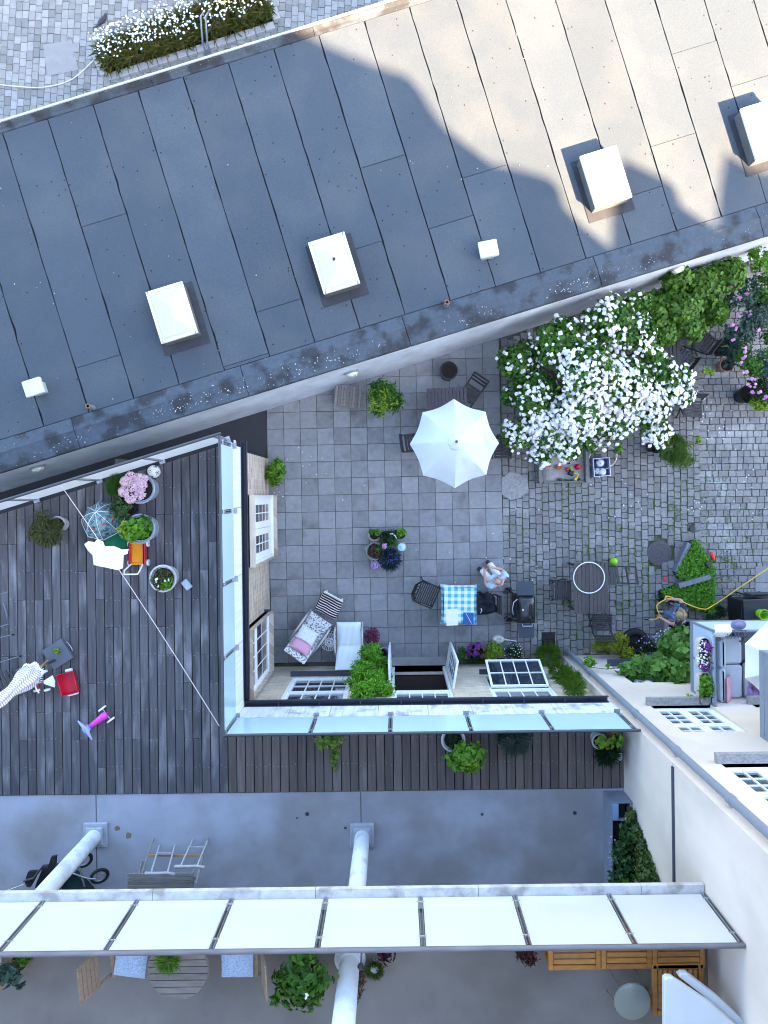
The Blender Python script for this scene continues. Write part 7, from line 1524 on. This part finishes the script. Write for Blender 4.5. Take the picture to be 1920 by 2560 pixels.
crown(t, (.02, .06, .58), (.42, .30, .2), 330, .13, .065, bm_, 24, .36, .4); crown(t, (-.05, -.22, .45), (.34, .24, .15), 120, .12, .06, bm_, 12, .36, .4); crown(t, (-.36, -.32, .42), (.08, .08, .06), 14, .10, .05, bm_, 3, name='shoot'); crown(t, (.08, -.38, .40), (.14, .08, .06), 16, .12, .06, leafmat('leaf_variegated', (.10, .15, .05), (.26, .28, .14)), 4, name='variegated_leaves'); flower_cloud('flower', np.array([[.08, -.02, .80], [.07, -.05, .80]]), np.array([[0, 0, 1.0]] * 2), .06, F_WHITE, t, rng_(), 5)
t = thing('dried_plant', 'dead brown twiggy plant at the foot of the balcony column', 'potted plant', at(893, 2462, BZ, .2)); pot(t, .07, .12, BLACK); crown(t, (0, 0, .18), (.10, .22, .12), 260, .05, .02, BROWN, 12)
t = thing('fern_jar', 'green grass tuft in a glass jar right of the balcony column', 'potted plant', at(936, 2424, BZ, .16)); MB().lathe([(.05, 0), (.06, .12), (.05, .16)], 16).build('jar', cg, t, 50); MB().lathe([(.048, .005), (.05, .08), (0, .085)], 14).build('soil', EARTH, t); blades(t, (0, -.02, .10), 420, .09, .05, .09, .006, leafmat('leaf_moss', (.05, .10, .008), (.12, .18, .02)), lean=1.1)
t = thing('wine_plant', 'dark wine red leafed plant just under the balcony handrail', 'potted plant', at(968, 2386, BZ, .25)); pot(t, .07, .14, BLACK); crown(t, (0, -.01, .22), (.12, .10, .07), 60, .09, .045, WINE, 8)
t = thing('dried_plant', 'dead dark red foliage in a pot at the balcony railing near the teak bench', 'potted plant', at(1322, 2388, BZ, .25)); pot(t, .09, .16, TERRA); crown(t, (0, -.02, .22), (.17, .11, .09), 330, .06, .015, leafmat('leaf_rust', (.035, .012, .010), (.10, .03, .02)), 12)
t = thing('rail_post_lamp', 'slim steel garden lamp standing next to the balcony column', 'lamp', at(903, 2400, BZ, .3)); MB().tube([(0, .02, 0), (0, .02, .42)], .012, 8).build('stem', STEEL, t); MB().lathe([(.03, .42), (.04, .46), (.02, .5), (0, .5)], 12, (0, .02, 0)).build('head', DARKSTEEL, t, 40); MB().lathe([(.06, 0), (.06, .02), (.02, .03)], 14, (.0, .02, 0)).build('foot', DARKSTEEL, t)
# left corner of the balcony
t = thing('basket_planter', 'brown wicker basket and moss ball at the left end of the balcony', 'planter', at(46, 2408, BZ, .25), R(30)); MB().lathe([(.10, 0), (.13, .12), (.12, .24), (.10, .24), (.11, .12)], 18).build('basket', M('wicker', (.22, .17, .13), .85, .45, 40, stretch=(1, 1, 3)), t, 40); MB().lathe([(.10, .16), (0, .18)], 14).build('soil', EARTH, t)
crown(t, (.10, .02, .28), (.12, .09, .08), 420, .03, .02, GREEN, 14)
t = thing('balcony_herb', 'blue green broad leafed plant at the left edge of the balcony', 'potted plant', at(22, 2432, BZ, .3)); pot(t, .09, .2, TERRA); crown(t, (0, .02, .34), (.17, .16, .1), 60, .13, .08, BLUEG, 9, .4, .35); crown(t, (.10, -.14, .26), (.06, .06, .05), 12, .09, .07, BLUEG, 3); blooms(t, (-.08, -.10, .33), (.05, .06, .04), 8, .06, leafmat('petal_orange', (.45, .14, .02), (.62, .40, .03)))
# teak corner bench
def teak_module(label, px, py, w, d, along, n):
    t = thing('teak_bench', label, 'bench', at(px, py, BZ, .40), 0, 'teak corner bench modules')
    for sx_ in (-1, 1): MB().rbox((sx_ * (w / 2 - .03), 0, .385), (.06, d, .05), .006).build('frame_rail', TEAK, t)
    for sy_ in (-1, 1): MB().rbox((0, sy_ * (d / 2 - .03), .384), (w - .12, .06, .048), .006).build('frame_rail', TEAK, t)
    if along == 'x':
        me = MB().rbox((0, 0, 0), (w - .13, (d - .14) / n - .016, .02), .004).mesh('slat', TEAK)
        for k in range(n): link('slat', me, t, (0, -d / 2 + .07 + (d - .14) * (k + .5) / n, .40))
    else:
        me = MB().rbox((0, 0, 0), ((w - .14) / n - .016, d - .13, .02), .004).mesh('slat', TEAK)
        for k in range(n): link('slat', me, t, (-w / 2 + .07 + (w - .14) * (k + .5) / n, 0, .40))
    for sx_ in (-1, 1):
        for sy_ in (-1, 1): MB().box((sx_ * (w / 2 - .04), sy_ * (d / 2 - .04), .18), (.06, .06, .36)).build('leg', TEAK, t)
    return t
teak_module('left orange teak bench module behind the balcony railing', 1436, 2366, .64, .58, 'x', 6); teak_module('middle orange teak bench module behind the balcony railing', 1566, 2363, .62, .58, 'x', 6); teak_module('right orange teak bench module at the corner by the white wall', 1696, 2362, .64, .58, 'x', 6); teak_module('lower orange teak bench module with upright slats near the glass table', 1695, 2474, .63, .62, 'y', 8)
t = thing('glass_table', 'round frosted glass side table with thin steel legs on the balcony', 'table', at(1581, 2504, BZ, .45)); MB().lathe([(.215, .44), (.22, .445), (.22, .455), (.21, .46), (0, .46)], 36).build('table_top', M('frosted_grey_green', (.19, .22, .19), .25, .03, 3, coat=.5), t, 40)
MB().tube([(.215 * math.cos(k * .2618), .215 * math.sin(k * .2618), .44) for k in range(24)], .008, 6, True).build('rim', M('pale_rim', (.34, .37, .33), .4), t, 60)
for a in (.9, 2.4, 3.9, 5.4): MB().tube([(.17 * math.cos(a), .17 * math.sin(a), .44), (.26 * math.cos(a), .26 * math.sin(a), .0)], .007, 6).build('leg', STEEL, t)
# two white lounger cushions stood on edge in the corner
WC = M('white_upholstery', (.56, .58, .60), .8, .05, 3)
for lab, pts, z in (('front white padded lounger panel at the lower right corner', [(1661, 2449), (1668, 2444), (1681, 2445), (1780, 2512), (1880, 2600), (1880, 2680), (1661, 2680)], 8.95), ('rear white padded lounger panel next to the wall at the lower right corner', [(1696, 2440), (1703, 2434), (1717, 2434), (1800, 2498), (1930, 2620), (1930, 2690), (1890, 2690), (1760, 2490)], 8.82)):
    c = P(1760, 2540, z); t = thing('lounger_panel', lab, 'lounger', (c.x, c.y, BZ)); ol = local(t, pts, z); n = len(ol); cx_ = sum(p[0] for p in ol) / n; cy_ = sum(p[1] for p in ol) / n; h_ = z - BZ
    def ring_(f, zz): return [(cx_ + (p[0] - cx_) * f, cy_ + (p[1] - cy_) * f, zz) for p in ol]
    mb = MB(); mb.add(ring_(.97, h_ - .09) + ring_(1.0, h_ - .07) + ring_(1.0, h_ - .02) + ring_(.97, h_), [tuple(range(n))] + [(i + n * k, i + n * (k + 1), (i + 1) % n + n * (k + 1), (i + 1) % n + n * k) for k in range(3) for i in range(n)] + [tuple(range(4 * n - 1, 3 * n - 1, -1))]); mb.build('pad', WC, t)
    for p in (ol[0], ol[3], ol[-1]): MB().box((cx_ + (p[0] - cx_) * .2, cy_ + (p[1] - cy_) * .2 - .08, (h_ - .09) / 2), (.04, .04, h_ - .09)).build('leg', STEEL, t)
# ================================================================ lower balcony of the white building
FZ = 3.30; SOFA = M('outdoor_sofa', (.58, .62, .66), .85, .05, 4)
def seat_mod(label, px0, py0, px1, py1, back=None):
    a, b = P(px0, py0, FZ + .42), P(px1, py1, FZ + .42); c = (a + b) / 2; w, d = abs(b.x - a.x), abs(a.y - b.y); t = thing('sofa', label, 'sofa', (c.x, c.y, FZ), 0, 'white sofa modules on the balcony')
    MB().rbox((0, 0, .15), (w - .02, d - .02, .22), .01).build('frame', M('sofa_frame', (.06, .06, .07), .6), t); MB().rbox((0, 0, .34), (w, d, .16), .035).build('seat_cushion', SOFA, t)
    if back == 'l': MB().rbox((-w / 2 - .055, 0, .48), (.11, d, .42), .035).build('back_cushion', SOFA, t)
    for sx_ in (-1, 1): MB().box((sx_ * (w / 2 - .05), 0, .02), (.05, d - .1, .04)).build('leg', BLACK, t)
seat_mod('white outdoor sofa seat nearest the front of the lower balcony', 1799, 1593, 1856, 1660, 'l'); seat_mod('white outdoor sofa seat in the wall corner of the lower balcony', 1799, 1664, 1858, 1746, 'l'); seat_mod('white outdoor sofa seat under the lilac blanket', 1864, 1660, 1925, 1746)
t = thing('sofa_pillow', 'pink pillow propped against the back of the balcony sofa', 'cushion', at(1806, 1720, FZ + .42)); MB().grid(12, 12, lambda a, b: (-.05 + .20 * (1 - a), (b - .5) * .50, .04 + .26 * a + .04 * math.sin(3.14 * a) * math.sin(3.14 * b)), .05).build('pillow', M('pink_cloth'), t, 60)
t = thing('lilac_blanket', 'crumpled lilac blanket on the balcony sofa under the parasol', 'blanket', at(1895, 1722, FZ + .42, .1)); g = rng_(); sheet(dense(local(t, [(1868, 1742), (1872, 1722), (1884, 1712), (1872, 1698), (1884, 1692), (1900, 1694), (1915, 1712), (1918, 1750), (1890, 1754), (1870, 1750)], FZ + .5), 3), lambda x, y: .08 + .05 * math.sin(17 * x + 25 * y) + .03 * math.sin(40 * x - 11 * y), 6, .05).build('cloth', M('lilac_cloth', (.36, .22, .40), .9, .2, 9), t, 60)
parasol('white parasol cut by the right edge above the balcony sofa', 1966, 1652, FZ, 5.30, .74, 5.62, R(22), M('white_canvas', (.82, .83, .82), .8, .03, 3, trans=.2))
BOX = M('planter_cream', (.60, .53, .46), .7, .1)
for lab, py0, kind in (('cream balcony flower box of purple and white petunias', 1634, 0), ('cream balcony flower box of bright green leaves', 1720, 1)):
    t = thing('flower_box', lab, 'flower box', (BX0 - .12, P(1770, py0, 4.0).y, 3.90)); 
    def oval(r0, r1, L_, n=22): return [(r0 * math.cos(a), (L_ if math.sin(a) > 0 else -L_) + r1 * math.sin(a)) for a in [2 * math.pi * k / n for k in range(n)]]
    MB().prism(oval(.10, .10, .19), 0, .02).build('bottom', BOX, t)
    o1, o2 = oval(.115, .115, .20), oval(.10, .10, .19); n = len(o1); mb = MB(); mb.add([(*q, .0) for q in o2] + [(*q, .20) for q in o1] + [(q[0] * .88, q[1] * .96, .20) for q in o1] + [(q[0] * .85, q[1] * .95, .12) for q in o1], [(i + n * k, (i + 1) % n + n * k, (i + 1) % n + n * (k + 1), i + n * (k + 1)) for k in range(3) for i in range(n)]); mb.build('trough', BOX, t, 40)
    MB().prism([(q[0] * .86, q[1] * .95) for q in o1], .10, .15).build('soil', EARTH, t)
    for dy in (-.14, .14): MB().tube([(.10, dy, .20), (.14, dy, .27), (.17, dy, .22)], .008, 6).build('hook', BLACK, t)
    if kind == 0: crown(t, (-.03, 0, .20), (.11, .24, .10), 160, .06, .03, OLIVE, 10); blooms(t, (.0, .14, .22), (.10, .12, .09), 60, .05, F_PURPLE); blooms(t, (-.02, -.20, .20), (.10, .10, .09), 44, .05, F_PURPLE); blooms(t, (-.06, 0, .20), (.13, .28, .12), 110, .032, F_WHITE)
    else: crown(t, (-.03, .03, .24), (.13, .26, .13), 330, .075, .06, BRIGHT, 14); crown(t, (-.16, -.22, .0), (.05, .08, .12), 20, .07, .06, LIME, 4, name='trail')
# laundry on the front rail
z_ = 3.22 + 1.0
for lab, px, py, w_, m_ in (('left white sock hung over the balcony rail', 1793, 1574, .10, CLOTH_W), ('middle white sock hung over the balcony rail', 1806, 1562, .10, CLOTH_W), ('right white sock hung over the balcony rail', 1820, 1558, .10, CLOTH_W)):
    p = P(px, py, z_); t = thing('sock', lab, 'sock', (p.x, BYN - .01, z_)); MB().grid(5, 14, lambda a, b: ((a - .5) * w_ + .05 * (b - .5), .19 * (b - .5) * 1.2, .035 - 1.1 * max(0, abs(b - .5) * .2 - .01)), .012).build('cloth', m_, t, 60)
t = thing('sun_hat', 'grey lilac sun hat hanging on the balcony rail', 'hat', (P(1848, 1560, z_).x, BYN + .10, z_ - .03)); MB().lathe([(.12, 0), (.10, .01), (.065, .015), (.055, .05), (.03, .062), (0, .064)], 20, sx=1.2, sy=.8).build('hat', M('hat_cloth', (.20, .18, .30), .85, .15), t, 50)
t = thing('wire_rack', 'thin dark wire rack clipped on the balcony rail', 'rack', (P(1840, 1580, z_).x, BYN - .05, z_ - .02)); 
for k in range(6): MB().tube([(-.16 + .065 * k, .06, .02), (-.15 + .065 * k, -.05, .03), (-.14 + .06 * k, -.09, .0)], .006, 5).build('wire', DARKSTEEL, t)
MB().tube([(-.2, -.05, .03), (.2, -.05, .03)], .008, 6).build('wire', DARKSTEEL, t); MB().tube([(-.2, .05, .02), (.2, .05, .02)], .008, 6).build('wire', DARKSTEEL, t)
# ================================================================ street things
t = thing('pigeon', 'dark grey pigeon on the pale street paving', 'bird', at(258, 52, 0, .1), R(35)); FE = M('feather_grey', (.045, .048, .06), .7, .25, 30)
MB().tube([(-.20, 0, .07), (-.12, 0, .09), (-.03, 0, .12), (.06, 0, .14), (.10, 0, .18), (.12, 0, .215), (.14, 0, .22), (.155, 0, .215)], [.012, .035, .06, .058, .036, .03, .026, .012], 12).build('body', FE, t, 60); MB().tube([(.155, 0, .216), (.178, 0, .208)], [.007, .003], 6).build('beak', BLACK, t)
MB().prism([(-.28, -.035), (-.15, -.02), (-.15, .02), (-.28, .035)], .07, .078).build('tail', FE, t)
for s_ in (-1, 1): MB().add([(.04, s_ * .055, .15), (-.05, s_ * .066, .13), (-.20, s_ * .03, .085), (-.04, s_ * .03, .165)], [(0, 1, 2, 3)]).build('wing', M('wing_grey', (.03, .032, .042), .7), t); MB().tube([(.01, s_ * .025, .07), (.015, s_ * .025, .005), (.04, s_ * .025, .004)], .004, 5).build('leg', TERRA, t)
t = thing('white_cable', 'thin white cable curving over the street paving', 'cable', P(120, 205)); W(t, MB().tube(smooth_path([P(-30, 208, .02), P(40, 216, .02), (P(110, 218, .02)), P(180, 198, .02), P(242, 143, .03)]), .014, 6).build('cable', M('cable_white', (.55, .55, .54), .6), None, 60))
t = thing('bike_rack', 'steel cycle stand in the gap of the roadside flower bed', 'cycle stand', P(522, 100))
for dx in (-.05, .06): MB().tube([(dx, -.38, 0), (dx + .02, -.36, .45), (dx + .06, .05, .75), (dx + .08, .4, .45), (dx + .08, .42, 0)], .022, 8).build('hoop', M('rack_steel', (.20, .21, .23), .4, metal=.5), t, 60)
tag(MB().tube([P(205, 222, .02), P(222, 230, .02)], .012, 5).tube([P(205, 222, .02), P(190, 226, .02)], .008, 5).build('twigs', BARK), 'dry twigs lying on the street paving near the roof edge', 'twigs', kind='stuff')

st_m = M('rust_stain', (.22, .17, .10), .85, .4, 20)
for px, py, r_ in ((294, 2071, .06), (321, 2090, .065)):
    c = P(px, py, TZ + .002); g = rng_(); W(terr, MB().prism([(c.x + r_ * g.uniform(.6, 1.1) * math.cos(k * .7), c.y + r_ * g.uniform(.6, 1.1) * math.sin(k * .7)) for k in range(9)], TZ - .002, TZ + .002).build('rust_stain', st_m))
